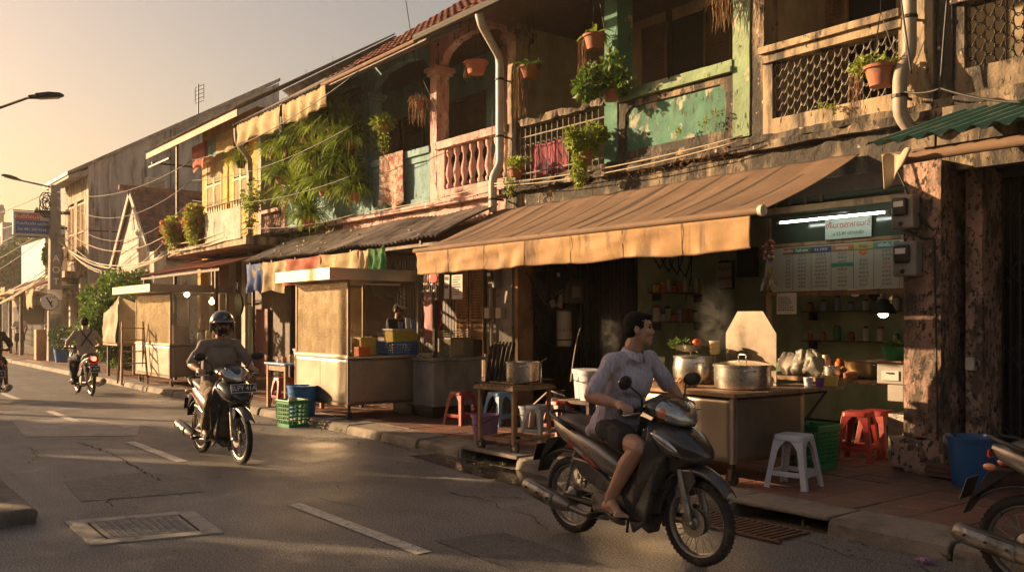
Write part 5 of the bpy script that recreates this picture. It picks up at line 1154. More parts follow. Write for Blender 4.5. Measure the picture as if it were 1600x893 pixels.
bucket('large blue bin beside the peeling pillar at the right',-3.95,8.25,.115,.215,.45,m_pnavy,'bin',handle=False,name='waste_bin')
f=MB()
for k in range(3): f.cbox((-4.32,8.5,.15+k*.04),(.30,.22,.034),Matrix.Rotation(R(k*4),4,'Z'))
solo('brick_pile',f,m_tile2,'small pile of red paving bricks between the pillar and the blue bin','bricks')
solo('rag',MB().ell((-4.15,8.2,.52),(.05,.06,.06),10,8),m_bag,'pale rag hanging on the rim of the blue bin','rag')
f=MB(); f.ell((-3.1,5.82,.02),(.06,.035,.022),14,8); o_=solo('crumpled_wrapper',f,m_ppurple,'crumpled purple wrapper on the road by the parked scooter','wrapper')
for v in o_.data.vertices: v.co+=Vector(noise.noise_vector(v.co*60))*.014
# utensils hanging in the steel cart and gas bottle beside it
for k,(dx,lb) in enumerate(((0,'ladle hanging at the left under the steel cart roof'),(.10,'slotted spoon hanging in the middle under the steel cart roof'),(.20,'short sieve hanging at the right under the steel cart roof'))):
    x_,y_=-12.75+dx,7.50; f=MB().tube([(x_,y_,2.14),(x_,y_,1.86-.03*k)],.006,5); f.lathe([(.012,0),(.045,.02),(.05,.035)],(x_,y_,1.83-.03*k),12); solo('kitchen_utensil',f,m_alu,lb,'utensil','utensils under the cart roof')
t=thing('gas_bottle','dented grey gas bottle standing behind the trolley table','gas bottle',(-9.6,8.2,.115)); obj('bottle_body',MB().lathe([(.13,0),(.16,.03),(.165,.30),(.14,.40),(.05,.45),(.03,.50)],n=24),m_castal,t,smooth='auto'); obj('valve_collar',MB().lathe([(.09,.42),(.10,.52),(.095,.52),(.085,.43)],n=20,caps=False),m_iron,t); obj('foot_ring',MB().lathe([(.12,-.0),(.125,.03)],n=20,caps=False),m_iron,t)
for k,(x_,y_,r_,h_,mm,lb) in enumerate(((-9.9,7.9,.12,.30,m_pgrey,'squat grey bucket in front of the folding gate'),(-9.35,8.6,.15,.34,m_pnavy,'dark blue bucket deep in the shade by the gate'),(-7.35,8.3,.14,.30,m_ppurple,'purple bucket in the shade behind the cooking cart'))): bucket(lb,x_,y_,.115,r_,h_,mm)
cbx(-7.6,8.9,.115,.5,.35,.5,m_wood,'wooden produce box in the shade behind the cooking cart','box','wooden_box')
cbx(-12.6,9.6,.115,.7,.5,.9,m_darkwood,'dark wooden cupboard behind the concrete counter','cupboard','cupboard')
# ================================================================ lit menu window and kitchen
wl,wr=ax(1197,YF),px0-.005
t=thing('shop_window','timber framed shop hatch with green glass above the kitchen opening','window',((wl+wr)/2,YF,1),world=True)
z0m,z1m=1.925,2.42
obj('window_frame',MB().box(wl,YF,z0m-.05,wr,YF+.05,z0m-.005).box(wl,YF,z1m+.01,wr,YF+.06,z1m+.05).box(wl,YF-.0,z1m+.40,wr,YF+.06,z1m+.47).box(wl,YF,.9,wl+.05,YF+.05,z0m-.051).box(wl,YF,z0m-.004,wl+.05,YF+.05,z1m+.009).box(wl,YF,z1m+.051,wl+.05,YF+.05,z1m+.399),m_wood,t,bevel=.004)
obj('glass_pane',MB().box(wl+.051,YF+.03,z1m+.051,wr,YF+.036,z1m+.399),m_paneg,t)
obj('fascia_board',MB().box(ax(1182,YF),YF+.02,z1m+.56,wr,YF+.05,3.2),m_darkwood,t)
f=MB(); xs=ax(1185,YF)
for k in range(5): f.box(xs+k*.20,YF+.02,z1m+.471,xs+k*.20+.03,YF+.05,z1m+.559)
obj('transom_bar',f,m_darkwood,t); obj('transom_pane',MB().box(xs,YF+.055,z1m+.471,wr,YF+.06,z1m+.559),m_paneg,t)
mn=thing('menu_board','long white menu board with coloured column headings and printed prices','menu',((wl+wr)/2,YF-.03,z0m),world=True)
mw0,mw1=ax(1207,YF-.03),wr-.01
m_board=mat('menu_white',(.36,.34,.27),.5,vary=.06,bump=0)
obj('board',MB().box(mw0,YF-.035,z0m,mw1,YF-.005,z1m),m_board,mn)
cols=[(.09,.165,(.26,.05,.045),'ก๋วยเตี๋ยว'),(.17,.305,(.06,.13,.07),'ต้มยำ-แกง'),(.31,.455,(.05,.06,.14),'ส.ล. อาหาร'),(.462,.615,(.33,.14,.06),'อาหารจาน'),(.62,.755,(.36,.30,.08),'ข้าวผัด'),(.76,.925,(.08,.19,.18),'เครื่องดื่ม น้ำ'),(.93,.998,(.50,.48,.40),'เมนู')]
W=mw1-mw0; hh=z1m-z0m
thai=['ผัด','หมู','ไก่','กุ้ง','ต้ม','ปลา','ข้าว','แกง','ส้ม','นม','ไข่','เย็น']
mr=random.Random(2)
for i,(a,b,cc,tx) in enumerate(cols):
    hd=obj('heading',MB().box(mw0+W*a,YF-.040,z1m-.075,mw0+W*b,YF-.0351,z1m-.012),mat('heading_%d'%i,cc,.6,vary=.05,bump=0),mn)
    text(tx,.046,m_inkwhite if i not in (4,6) else m_ink,face_street(mw0+W*(a+b)/2,YF-.0405,z1m-.045),mn,'heading_lettering',ext=.0004,sx=.8)
    if i==4:
        f=MB()
        for k in range(6): f.ell((mw0+W*(a+b)/2+mr.uniform(-.035,.035),YF-.038,z1m-.115+mr.uniform(-.02,.02)),(.02,.003,.013),8,5,Matrix.Rotation(mr.uniform(0,3),4,'Y'))
        obj('dish_picture',f,m_porange,mn)
    ncol=max(1,int((b-a)/.045)); rows=9; lines=[]
    for r_ in range(rows):
        if i==4 and r_<2: lines.append(''); continue
        if i==3 and r_==3: lines.append(''); continue
        wd_=[mr.choice(thai) for _ in range(ncol if i in(1,2) else max(1,ncol-1))]
        lines.append(' '.join(wd_)+' %d'%mr.choice((20,25,30,35,40,45,50)))
    for r_,ln in enumerate(lines):
        if ln: text(ln,.034,m_inkred if (i==3 and r_==5) or (i==5 and r_ in(3,4)) else m_ink,face_street(mw0+W*(a+b)/2,YF-.0355,z1m-.105-r_*.0425),mn,'menu_lettering',ext=.0004,sx=.72)
    obj('divider',MB().box(mw0+W*b+.003,YF-.0365,z0m+.01,mw0+W*b+.006,YF-.0352,z1m-.01),m_ink,mn)
obj('green_strip',MB().box(mw0+W*.462,YF-.0375,z1m-.245,mw0+W*.615,YF-.0352,z1m-.205),mat('heading_teal',(.03,.20,.14),.6,vary=.05,bump=0),mn)
# tubes, mirrored sign
def tube_lamp(a,b,label,r=.013,m=None,gp_='lit fluorescent tubes'):
    t=thing('fluorescent_tube',label,'lamp',a,world=True,group=gp_); obj('tube',MB().tube([a,b],r,10),m or m_tube,t,smooth='auto'); a,b=Vector(a),Vector(b); d=(b-a).normalized()
    obj('end_cap',MB().tube([a-d*.03,a+d*.01],r*1.3,8).tube([b-d*.01,b+d*.03],r*1.3,8),m_pcream,t); return t
a=at(1218,348,YF-.25); b=at(1385,331,YF-.25); tube_lamp(a,b,'long bright fluorescent tube across the top of the shop hatch')
tube_lamp((-6.55,9.7,2.9),(-5.7,9.7,2.9),'short fluorescent tube on the kitchen ceiling behind the hatch glass',.014)
s=thing('notice_sign','pale green sign with red lettering hung behind the hatch tube','sign',(ax(1322,YF-.06),YF-.06,z1m+.05),world=True)
sa,sb=ax(1286,YF-.06),ax(1358,YF-.06)
obj('board',MB().box(sa,YF-.02,z1m+.055,sb,YF-.01,z1m+.27),mat('pale_green_board',(.40,.46,.40),.5,vary=.05,bump=0),s)
Mf=face_street((sa+sb)/2,YF-.023,z1m+.20)@Matrix.Scale(-1,4,(1,0,0))
text('ร้านอาหารตามสั่ง',.085,m_inkred,Mf,s,ext=.0006,sx=.92); text('เปิดทุกวัน 10-22 น.',.05,m_inkgreen,face_street((sa+sb)/2,YF-.023,z1m+.11)@Matrix.Scale(-1,4,(1,0,0)),s,ext=.0006)
# hanging flower garland
gx=ax(1203,YF-.1); t=thing('flower_garland','faded flower garland with ribbon tails hanging on the hatch post','garland',(gx,YF-.1,1.9),world=True)
gcols=[m_pred,m_flower,m_porange,m_leaf,m_pcream]
for j,mm in enumerate(gcols):
    f=MB()
    for k in range(9): a=2*PI*(k*5+j)/45; r_=.055+.03*(k%2); f.ell((gx+r_*math.cos(a),YF-.12,2.40+r_*1.3*math.sin(a)),.022,7,5)
    obj('flower_ring',f,mm,t,smooth=True)
for k in range(9):
    f=MB(); x1_=gx-.10+.025*k; f.sheet(lambda u,v:(gx+(x1_-gx)*v+.018*(u-.5)*(1+v),YF-.12-.01*math.sin(v*9+k),2.34-.40*v*(1-.08*(k%3))),2,8); obj('ribbon',f,(m_pwhite,m_pgrey,m_paper,m_banner,m_pyellow)[k%5],t,solid=.002)
def sheetpaper(label,px_,py_,Y,w_,h_,lines,head=None,tilt=0,name='paper_notice',mfac=None,fm=None,group=None):
    x,y,z=at(px_,py_,Y); t=thing(name,label,'notice',(x,y,z),world=True,group=group)
    Mr=Matrix.Translation((x,y,z))@Matrix.Rotation(tilt,4,'Y')
    obj('sheet',MB().box(-w_/2,0,-h_/2,w_/2,.004,h_/2,Mr),fm or m_paper,t)
    f=MB(); q=random.Random(int(px_))
    for k in range(lines):
        z_=h_/2-h_*.22-k*(h_*.7)/lines; l=w_*q.uniform(.5,.82); xx=-w_*.42
        while xx<-w_*.42+l: ww=q.uniform(.01,.03); f.box(xx,-.002,z_,xx+ww,-.0005,z_+h_*.3/lines,Mr); xx+=ww+.007
    obj('print_lines',f,m_ink,t)
    if head: text(head,h_*.11,m_inkred,Mr@Matrix.Translation((0,-.001,h_*.40))@Matrix.Rotation(PI/2,4,'X'),t,ext=.0004)
    return t
sheetpaper('two page paper calendar hanging from the hatch frame',1229,474,YF-.04,.26,.24,8,name='paper_calendar')
sheetpaper('white notice with red heading hung under the awning edge',714,448,7.6,.28,.36,7,'ประกาศขาย')
sheetpaper('plain narrow paper hanging beside the red headed notice',698,448,7.62,.13,.36,2,tilt=R(3))
solo('hung_cloth',cloth((ax(662,8.4),8.4),(ax(682,8.4),8.4),2.1,1.2,.02,6,2,14,10),mat('dusty_pink_cloth',(.36,.19,.19),.9,bump=.1),'long dusty pink cloth hanging behind the steel cart','cloth',smooth=True,solid=.004)
solo('hung_cloth',cloth((ax(683,8.3),8.3),(ax(692,8.3),8.3),1.98,1.5,.03,6,4,10,8),mat('dark_red_cloth',(.16,.02,.03),.9,bump=.1),'small dark red cloth hanging beside the pink one','cloth',smooth=True,solid=.004)
solo('red_lantern',MB().lathe([(.02,-.06),(.05,-.04),(.055,0),(.05,.04),(.02,.06)],at(676,434,6.9),14),mat('red_glow',(.8,.06,.03),.4,em=(1,.08,.04),ems=1.2,bump=0),'small glowing red lantern under the left end of the awning','lantern',smooth=True)
f=MB()
for k in range(14): x,y,z=at(662+k*1.6,455,7.0); f.ell((x,y+.02*math.sin(k*3),z+.12*math.sin(k*2.1)),.022,7,5); f.tube([(x,y+.02*math.sin(k*3),z+.12*math.sin(k*2.1)),(x+.02,y,z+.3)],.003,3)
solo('shell_mobile',f,m_pcream,'cluster of small pale trinkets strung below the awning corner','trinkets',smooth=True)
# meters
def meter(label,x,y,z,w_,h_,fx=False,group='electric meters'):
    t=thing('electric_meter',label,'electric meter',(x,y,z),world=True,group=group); d_=.13
    obj('casing',MB().box(x-w_/2,y-d_,z,x+w_/2,y,z+h_),m_meter,t,bevel=.02)
    obj('dial_window',MB().box(x-w_*.38,y-d_-.045,z+h_*.38,x+w_*.28,y-d_-.0005,z+h_*.90),m_blackpl,t,bevel=.03,seg=4)
    obj('dial_face',MB().box(x-w_*.27,y-d_-.0475,z+h_*.64,x+w_*.16,y-d_-.0455,z+h_*.80),m_inkwhite,t)
    obj('terminal_lug',MB().lathe([(.022,0),(.022,-.012)],(x-w_*.05,y-d_,z+h_*.14),12,'y'),m_iron,t)
    return t
x,y,z=at(1424,358,YF-.2); meter('upper grey electric meter box on the peeling pillar',x-.02,YF-.21,z,.235,.33)
x,y,z=at(1424,432,YF-.2); meter('lower grey electric meter box on the peeling pillar',x,YF-.21,z,.245,.34)
x,y,z=at(778,450,YF); meter('grey electric meter on the white pillar under the awning',x,YF-.003,z,.2,.30)
t=thing('junction_boxes','pair of small junction boxes on the white pillar below the meter','junction box',(ax(780,YF),YF,1.6),world=True)
for px in (768,786):
    x,y,z=at(px,497,YF); obj('casing',MB().box(x-.07,YF-.1,z,x+.07,YF-.003,z+.17),m_pcream,t,bevel=.01)
obj('conduit',MB().tube([at(766,430,YF-.06),at(767,480,YF-.06)],.03,8).tube([at(768,500,YF-.06),at(768,560,YF-.06)],.025,8),m_pvc,t)
t=thing('wall_socket','small white socket box low on the gate jamb','socket',(px1+.15,YF+.08,1.15),world=True); obj('casing',MB().box(px1+.11,YF+.05,1.12,px1+.19,YF+.09,1.24),m_pcream,t,bevel=.006)
# fittings on the ochre wall
q=atX(874,512,-11.30)
t=thing('gas_cylinder','white insulated cylinder with lettering strapped to the ochre wall','cylinder',(-11.2,q[1],q[2]-.25),world=True)
obj('cylinder_body',MB().lathe([(.10,-.30),(.125,-.28),(.125,.26),(.10,.28),(.001,.285)],(-11.18,q[1],q[2]),26),m_pcream,t,smooth='auto')
text('ว.ร.11501',.075,m_ink,Matrix.Translation((-11.05,q[1]-.02,q[2]-.03))@Matrix.Rotation(R(60),4,'Z')@Matrix.Rotation(PI/2,4,'X'),t)
obj('strap',MB().lathe([(.13,-.2),(.13,-.18)],(-11.18,q[1],q[2]),26),m_iron,t)
q=atX(858,430,-11.28); t=thing('wall_fan','dark round wall fan among coiled cables on the ochre wall','fan',(-11.28,q[1],q[2]),world=True)
f=MB()
for r_ in (.06,.12,.18,.235): f.lathe([(r_-.004,-.0),(r_,.008),(r_+.004,0)],(-11.06,q[1],q[2]),28,'x')
for k in range(24): a=2*PI*k/24; f.tube([(-11.06,q[1]+.05*math.cos(a),q[2]+.05*math.sin(a)),(-11.06,q[1]+.235*math.cos(a),q[2]+.235*math.sin(a))],.003,3)
obj('fan_guard',f,m_iron,t); obj('motor',MB().lathe([(.07,-.2),(.08,-.1),(.05,0)],(-11.08,q[1],q[2]),18,'x'),m_blackpl,t)
obj('hub_label',MB().box(-11.05,q[1]-.03,q[2]-.03,-11.045,q[1]+.03,q[2]+.03),m_paper,t)
q=atX(893,455,-11.3); t=thing('fuse_box','grey fuse box on the ochre wall beside the folding gate','fuse box',(-11.3,q[1],q[2]-.2),world=True); obj('casing',MB().box(-11.33,q[1]-.22,q[2]-.2,-11.18,q[1]+.16,q[2]+.2),m_ssdull,t,bevel=.01); obj('fuse_cover',MB().box(-11.179,q[1]-.1,q[2]-.1,-11.165,q[1]+.08,q[2]+.08),m_pvc,t)
for k,(px,tl_) in enumerate(((862,R(28)),(876,R(-18)))):
    q=atX(px,470,-11.29); f=MB().box(-11.29,-.055,-.11,-11.285,.055,.11,Matrix.Translation((0,q[1],q[2]-.0))@Matrix.Rotation(tl_,4,'X')); solo('price_tag',f,m_paper,('left','right')[k]+' white card tag hanging above the white cylinder','tag',group='card tags on the ochre wall')
cb=MB(); rc=random.Random(8)
for k in range(7):
    a=atX(822+k*6,425+k*3,-11.27); b=atX(880-k*4,455-k*5,-11.27); cb.tube([a,((a[0]),(a[1]+b[1])/2,min(a[2],b[2])-.2-.05*k),b],.012,5)
a=atX(832,440,-11.28); cb.tube([a,(a[0],a[1]-.02,a[2]-.4),(a[0],a[1]+.2,a[2]-.9),(a[0],a[1]+.5,a[2]-1.05),(a[0],a[1]+.7,a[2]-.9)],.010,5)
cb.tube([(-11.28,9.1,1.9),(-11.28,9.15,1.2),(-11.28,9.3,.7)],.010,5); solo('cable_coil',cb,m_cable,'tangle of black cables looped on the ochre wall','cables',smooth=True)
text_t=thing('wall_writing','faded handwritten numbers on the ochre wall','writing',(-11.32,9.1,1.9),world=True)
text('21/77',.12,m_ink,face_px(-11.325,9.12,1.95),text_t,name='lettering',ext=.0005); text('ส.น.1',.10,m_ink,face_px(-11.325,9.12,1.70),text_t,name='lettering',ext=.0005)
t2_=thing('wall_writing','dark stencilled characters down the peeling pillar','writing',(px0+.15,YF-.2,1.5),world=True)
for k,(s_,dz) in enumerate((('ปทม',0),('จ.ส',-.13),('วิน',-.26),('X',-.38))): text(s_,.11,m_ink,face_street(px0+.13+.03*(k%2),YF-.228,1.82+dz),t2_,ext=.0005)
# kitchen interior
t=thing('framed_certificate','framed certificate hanging on the green shop wall','picture frame',at(1113,452,11.9),world=True)
a=at(1119,408,12.17); b=at(1147,452,12.17); obj('frame',MB().box(a[0],12.15,b[2],b[0],12.19,a[2]),m_darkwood,t); obj('paper_face',MB().box(a[0]+.035,12.145,b[2]+.035,b[0]-.035,12.149,a[2]-.035),m_paper,t)
text('ใบอนุญาต',.10,m_ink,face_street((a[0]+b[0])/2,12.143,a[2]-.13),t); text('ประกอบกิจการ',.06,m_ink,face_street((a[0]+b[0])/2,12.143,(a[2]+b[2])/2-.05),t)
t=thing('framed_picture','dark framed picture beside the hatch on the green wall','picture frame',at(1168,432,12.1),world=True)
a=at(1152,388,12.17); b=at(1184,432,12.17); obj('frame',MB().box(a[0],12.15,b[2],b[0],12.19,a[2]),m_blackpl,t); obj('picture',MB().box(a[0]+.04,12.145,b[2]+.04,b[0]-.04,12.149,a[2]-.04),m_paneg,t)
def shelf(label,x0,x1,y,z,items,seed):
    t=thing('wall_shelf',label,'shelf',(x0,y,z),world=True); obj('board',MB().box(x0,y-.25,z,x1,y,z+.02),m_darkwood,t); obj('bracket',MB().box(x0+.1,y-.2,z-.12,x0+.12,y,z-.001).box(x1-.12,y-.2,z-.12,x1-.1,y,z-.001),m_iron,t)
    q=random.Random(seed); n=items
    for k in range(n):
        x=x0+.08+(x1-x0-.16)*k/(n-1); h=q.uniform(.10,.24); r_=q.uniform(.035,.06); mm=q.choice([m_pcream,m_paper,m_terra,m_porange,m_pgrey,m_castal,m_pgreen]); nm={'plastic_cream':'cream','paper':'white','terracotta':'brown','plastic_orange':'orange','plastic_greyblue':'grey blue','cast_aluminium':'metal','plastic_green':'green'}[mm.name]
        j=thing('shelf_jar','%s jar, %s from left on the %s'%(nm,('one','two','three','four','five','six','seven','eight','nine','ten')[k],label.split(' with')[0]),'jar',(x,y-.13,z+.021),group='jars on the '+label.split(' with')[0])
        obj('body',MB().lathe([(r_,0),(r_,h*.75),(r_*.7,h*.85)],n=12),mm,j,smooth='auto'); obj('lid',MB().lathe([(r_*.75,h*.85),(r_*.75,h)],n=12),q.choice([m_pred,m_pcream,m_iron]),j)
kx=lambda p:ax(p,12.0)
def side_shelf(label,y0,y1,z,n,seed):
    X0=-10.09; t=thing('wall_shelf',label,'shelf',(X0,y0,z),world=True); obj('board',MB().box(X0,y0,z,X0+.26,y1,z+.02),m_darkwood,t); obj('bracket',MB().box(X0,y0+.1,z-.12,X0+.2,y0+.12,z-.001),m_iron,t); obj('bracket',MB().box(X0,y1-.12,z-.12,X0+.2,y1-.1,z-.001),m_iron,t)
    q=random.Random(seed)
    for k in range(n):
        y=y0+.08+(y1-y0-.16)*k/(n-1); h=q.uniform(.12,.26); r_=q.uniform(.04,.06); mm=q.choice([m_pcream,m_paper,m_terra,m_porange,m_pgrey,m_pwhite,m_pyellow]); nm={'plastic_cream':'cream','paper':'pale','terracotta':'brown','plastic_orange':'orange','plastic_greyblue':'grey blue','plastic_white':'white','plastic_yellow':'yellow'}[mm.name]
        j_=thing('shelf_jar','%s jar, %s from left on the %s'%(nm,('first','second','third','fourth','fifth','sixth','seventh','eighth','ninth')[k],label),'jar',(X0+.13,y,z+.021),group='jars on the '+label)
        obj('body',MB().lathe([(r_,0),(r_,h*.75),(r_*.7,h*.85)],n=12),mm,j_,smooth='auto'); obj('lid',MB().lathe([(r_*.75,h*.85),(r_*.75,h)],n=12),q.choice([m_pred,m_pcream,m_iron]),j_)
side_shelf('upper dark side shelf',10.45,11.65,2.02,9,1); side_shelf('lower dark side shelf',10.45,11.65,1.56,9,2)
f=MB()
for k in range(4):
    yy=10.7+.2*k; f.tube([(-10.07,yy-.18,3.0),(-10.05,yy-.15,2.6-.05*k),(-10.04,yy,2.42-.04*k),(-10.05,yy+.14,2.6),(-10.07,yy+.1,3.0)],.012,6)
f.tube([(-10.07,11.5,3.0),(-10.06,11.45,2.3),(-10.05,11.3,1.9)],.010,5); solo('cable_loops',f,m_cable,'black cables looping down the kitchen side wall above the shelves','cables',smooth=True)
for k,(x_,mm,lb) in enumerate(((-7.5,m_alu,'saucepan hanging highest on the kitchen back wall'),(-7.2,m_iron,'black frying pan hanging on the kitchen back wall'),(-6.9,m_alu,'small strainer hanging on the kitchen back wall'))):
    t=thing('hanging_pan',lb,'pan',(x_,12.15,2.2-.08*k)); obj('pan',MB().lathe([(.12-.02*k,-.02),(.11-.02*k,-.05),(.001,-.06)],(0,0,-.15),20,'y'),mm,t,smooth='auto'); obj('pan_handle',MB().tube([(0,-.02,-.04),(0,-.02,.12)],.01,6),mm,t)
for k,(px,Y_,r_,h_,mm,lb) in enumerate(((1222,10.5,.10,.16,m_pgreen,'green tub behind the bags on the kitchen table'),(1290,10.6,.07,.24,m_pcream,'tall cream bottle at the back of the kitchen table'),(1312,10.55,.06,.20,m_porange,'orange sauce bottle at the back of the kitchen table'),(1330,9.95,.09,.08,m_terra,'brown clay bowl at the front of the kitchen table'),(1385,10.4,.08,.18,m_alu,'steel cylinder at the right of the kitchen table'))):
    solo('container',MB().lathe([(r_,0),(r_,h_*.75),(r_*.6,h_*.9),(r_*.6,h_)],(ax(px,Y_),Y_,.905),16),mm,lb,'container',smooth='auto')
shelf('high kitchen rack behind the hatch with pots',-8.3,-6.3,12.18,1.72,9,3)
shelf('middle kitchen rack behind the hatch with pots',-8.3,-6.3,12.18,1.28,9,4)
t=thing('kitchen_table','dark kitchen table with a pale edge behind the hatch','table',(-6.2,10.3,.115),world=True)
obj('table_top',MB().box(-7.6,9.75,.86,-5.2,10.9,.90),m_iron,t); obj('edge_strip',MB().box(-7.6,9.72,.855,-5.2,9.749,.905),m_wood,t)
for x in (-7.5,-5.4):
    for y in (9.85,10.75): obj('leg',MB().box(x,y,.115,x+.04,y+.04,.86),m_iron,t)
def onk(px,py,z=.905,Y=10.1): x=ax(px,Y); return x
pot('wide brass coloured pot on the kitchen table under the pendant lamp',ax(1354,10.2),10.2,.905,.25,.20,mat('brass_pot',(.42,.28,.14),.3,metal=.9,bump=.05))
pot('small pot on the kitchen table left of the wide brass pot',ax(1302,10.0),10.0,.905,.12,.13,m_alu)
for i,(px,mm,s) in enumerate(((1232,m_paper,.14),(1252,m_bag,.15),(1270,m_bag,.16))):
    x=ax(px,9.95); o=solo('plastic_bag',MB().ell((x,9.95,.905+s),(s,s*.7,s*1.1),26,20),mm,('upright white carrier bag at the left of the kitchen table','creased pale bag in the middle of the kitchen table','crumpled pale bag right of the others on the kitchen table')[i],'bag',group='bags on the kitchen table',smooth=True)
    for v in o.data.vertices:
        c_=v.co.copy(); hz_=(c_.z/(2.1*s)); kk=1.0-.55*max(0,hz_-.45); v.co.x=c_.x*kk; v.co.y=c_.y*kk
        v.co+=Vector(noise.noise_vector(c_*9+Vector((i,0,0))))*.05+Vector(noise.noise_vector(c_*26+Vector((i,3,0))))*.022; v.co.z=max(.0,v.co.z)
t=thing('drawer_unit','small cream plastic drawer unit at the edge of the pillar','drawers',(ax(1396,9.0),9.0,.95),world=True)
x0_,x1_=ax(1378,9.1),ax(1413,9.1)
obj('casing',MB().box(x0_,9.0,.93,x1_+.05,9.35,1.16).box(x0_+.12,9.0,.75,x1_+.05,9.35,.925),m_meter,t,bevel=.01); obj('drawer_front',MB().box(x0_+.06,8.985,.97,x1_,8.999,1.07),m_pvc,t); obj('drawer_handle',MB().box(x0_+.12,8.97,1.04,x1_-.06,8.984,1.055),m_iron,t)
obj('stand_panel',MB().box(x0_+.13,9.0,.115,x1_+.05,9.3,.62),m_castal,t); obj('shelf_top',MB().box(x0_-.08,8.95,1.161,x1_+.05,9.4,1.18),m_wood,t)
b_=solo('green_bowl',MB().lathe([(.09,0),(.13,.13),(.14,.14),(.12,.13)],(ax(1398,9.15),9.15,1.182),20),m_pgreen,'bright green plastic bowl on the cream drawer unit','bowl',smooth='auto')
gr=MB(); leafy(gr,(ax(1398,9.15),9.15,1.34),(.09,.09,.03),120,.05,rg); solo('green_herbs',gr,m_leaf,'green herbs heaped in the green bowl by the pillar','herbs')
# pendant lamp
x,y,z=at(1380,490,9.6); t=thing('pendant_lamp','dark metal pendant lamp with a glowing bulb inside the kitchen','lamp',(x,y,z),world=True)
obj('lamp_shade',MB().lathe([(.15,.0),(.145,.02),(.10,.10),(.045,.15),(.035,.17),(.03,.168),(.09,.09),(.138,.01)],(x,y,z),28),m_iron,t,smooth='auto'); obj('bulb',MB().ell((x,y,z-.0),(.055,.055,.045),14,10),m_bulbc,t,smooth=True); obj('socket',MB().lathe([(.03,.165),(.035,.22),(.02,.24)],(x,y,z),12),m_castal,t); obj('cord',MB().tube([(x,y,z+.23),(x,y,3.1)],.006,5),m_cable,t)
# ================================================================ poles, lamps, signs, wires
pX,pY_=-36.8,7.15
t=thing('utility_pole','weathered concrete utility pole carrying the shop sign and cable bundles','utility pole',(pX,pY_,.115),world=True)
obj('pole_shaft',MB().loft([[(pX+a*w_,pY_+b*w_,z) for a,b in ((1,1),(-1,1),(-1,-1),(1,-1))] for z,w_ in ((.1,.24),(1.4,.22),(6.55,.16))]),m_conc,t,bevel=.02)
for k,s_ in enumerate('AOT'): text(s_,.34,m_inkwhite,face_px(pX+.21,pY_,3.85-k*.42),t,name='painted_letter')
obj('painted_bands',MB().box(pX-.225,pY_-.225,1.05,pX+.225,pY_+.225,1.3).box(pX-.215,pY_-.215,1.6,pX+.215,pY_+.215,1.9),m_whitewall,t)
cb=MB()
for k in range(8):
    a0=k; c=(pX+.1,pY_-.35+.1*(k%3),5.95-.10*(k%4)); cb.tube([(c[0],c[1]+.18*math.cos(a),c[2]+.30*math.sin(a)) for a in [2*PI*i/16 for i in range(17)]],.018,4)
obj('cable_coils',cb,m_cable,t,smooth=True); obj('cross_arm',MB().box(pX-.1,pY_-.7,5.5,pX+.1,pY_+.5,5.6).box(pX-.1,pY_-.4,4.95,pX+.1,pY_+.4,5.03),m_iron,t)
obj('ceramic_insulator',MB().lathe([(.04,0),(.06,.05),(.03,.1)],(pX,pY_-.6,5.6),10).lathe([(.04,0),(.06,.05),(.03,.1)],(pX,pY_+.4,5.6),10),m_pcream,t)
obj('notice_sheet',MB().box(pX+.24,pY_-.28,2.35,pX+.25,pY_+.2,2.72),m_paper,t)
def lamp(label,head,arm,dirv,scale=1.0,pole=None,group='street lamps'):
    t=thing('street_lamp',label,'street lamp',(pole if pole else arm[-1]),world=True,group=group)
    h=Vector(head); d=Vector(dirv).normalized(); sd=d.cross(Vector((0,0,1))).normalized(); up=sd.cross(d)
    def sec(s,w_,zt,zb): c=h+d*s*scale; return [tuple(c+sd*w_*scale*a+up*b*scale) for a,b in ((1,0),(.75,zt),(-.75,zt),(-1,0),(-.8,-zb),(.8,-zb))]
    obj('lamp_head',MB().loft([sec(-.34,.05,.04,.03),(sec(-.22,.07,.05,.03)),sec(-.20,.10,.07,.03),sec(.05,.12,.085,.035),sec(.26,.11,.06,.03),sec(.34,.06,.02,.015)]),m_iron,t,bevel=.01)
    obj('lamp_glass',MB().loft([sec(-.14,.07,-.03,.05),sec(.25,.07,-.03,.05)]),m_pcream,t)
    obj('arm',MB().tube([tuple(h-d*.32*scale)]+list(arm),[.028*scale]+[.035*scale]*len(arm),8),m_iron,t)
    if pole: obj('pole_shaft',MB().tube([pole,(pole[0],pole[1],arm[-1][2]+.1)],[.10,.06],12),m_iron,t)
    return t
hd=at(72,151,3.7); lamp('near grey street lamp head on a thin arm reaching in from the left',hd,[at(0,168,3.0),(hd[0]-.1,1.1,hd[2]-.55)],(0.1,1,.18),.95,(hd[0]-.1,.95,.1))
hd=at(22,283,5.7); hd=(-37.0,5.75,6.72); lamp('far street lamp on the utility pole beyond the shop sign',hd,[(pX,pY_,6.45)],(0,-1,.22),.95,None)
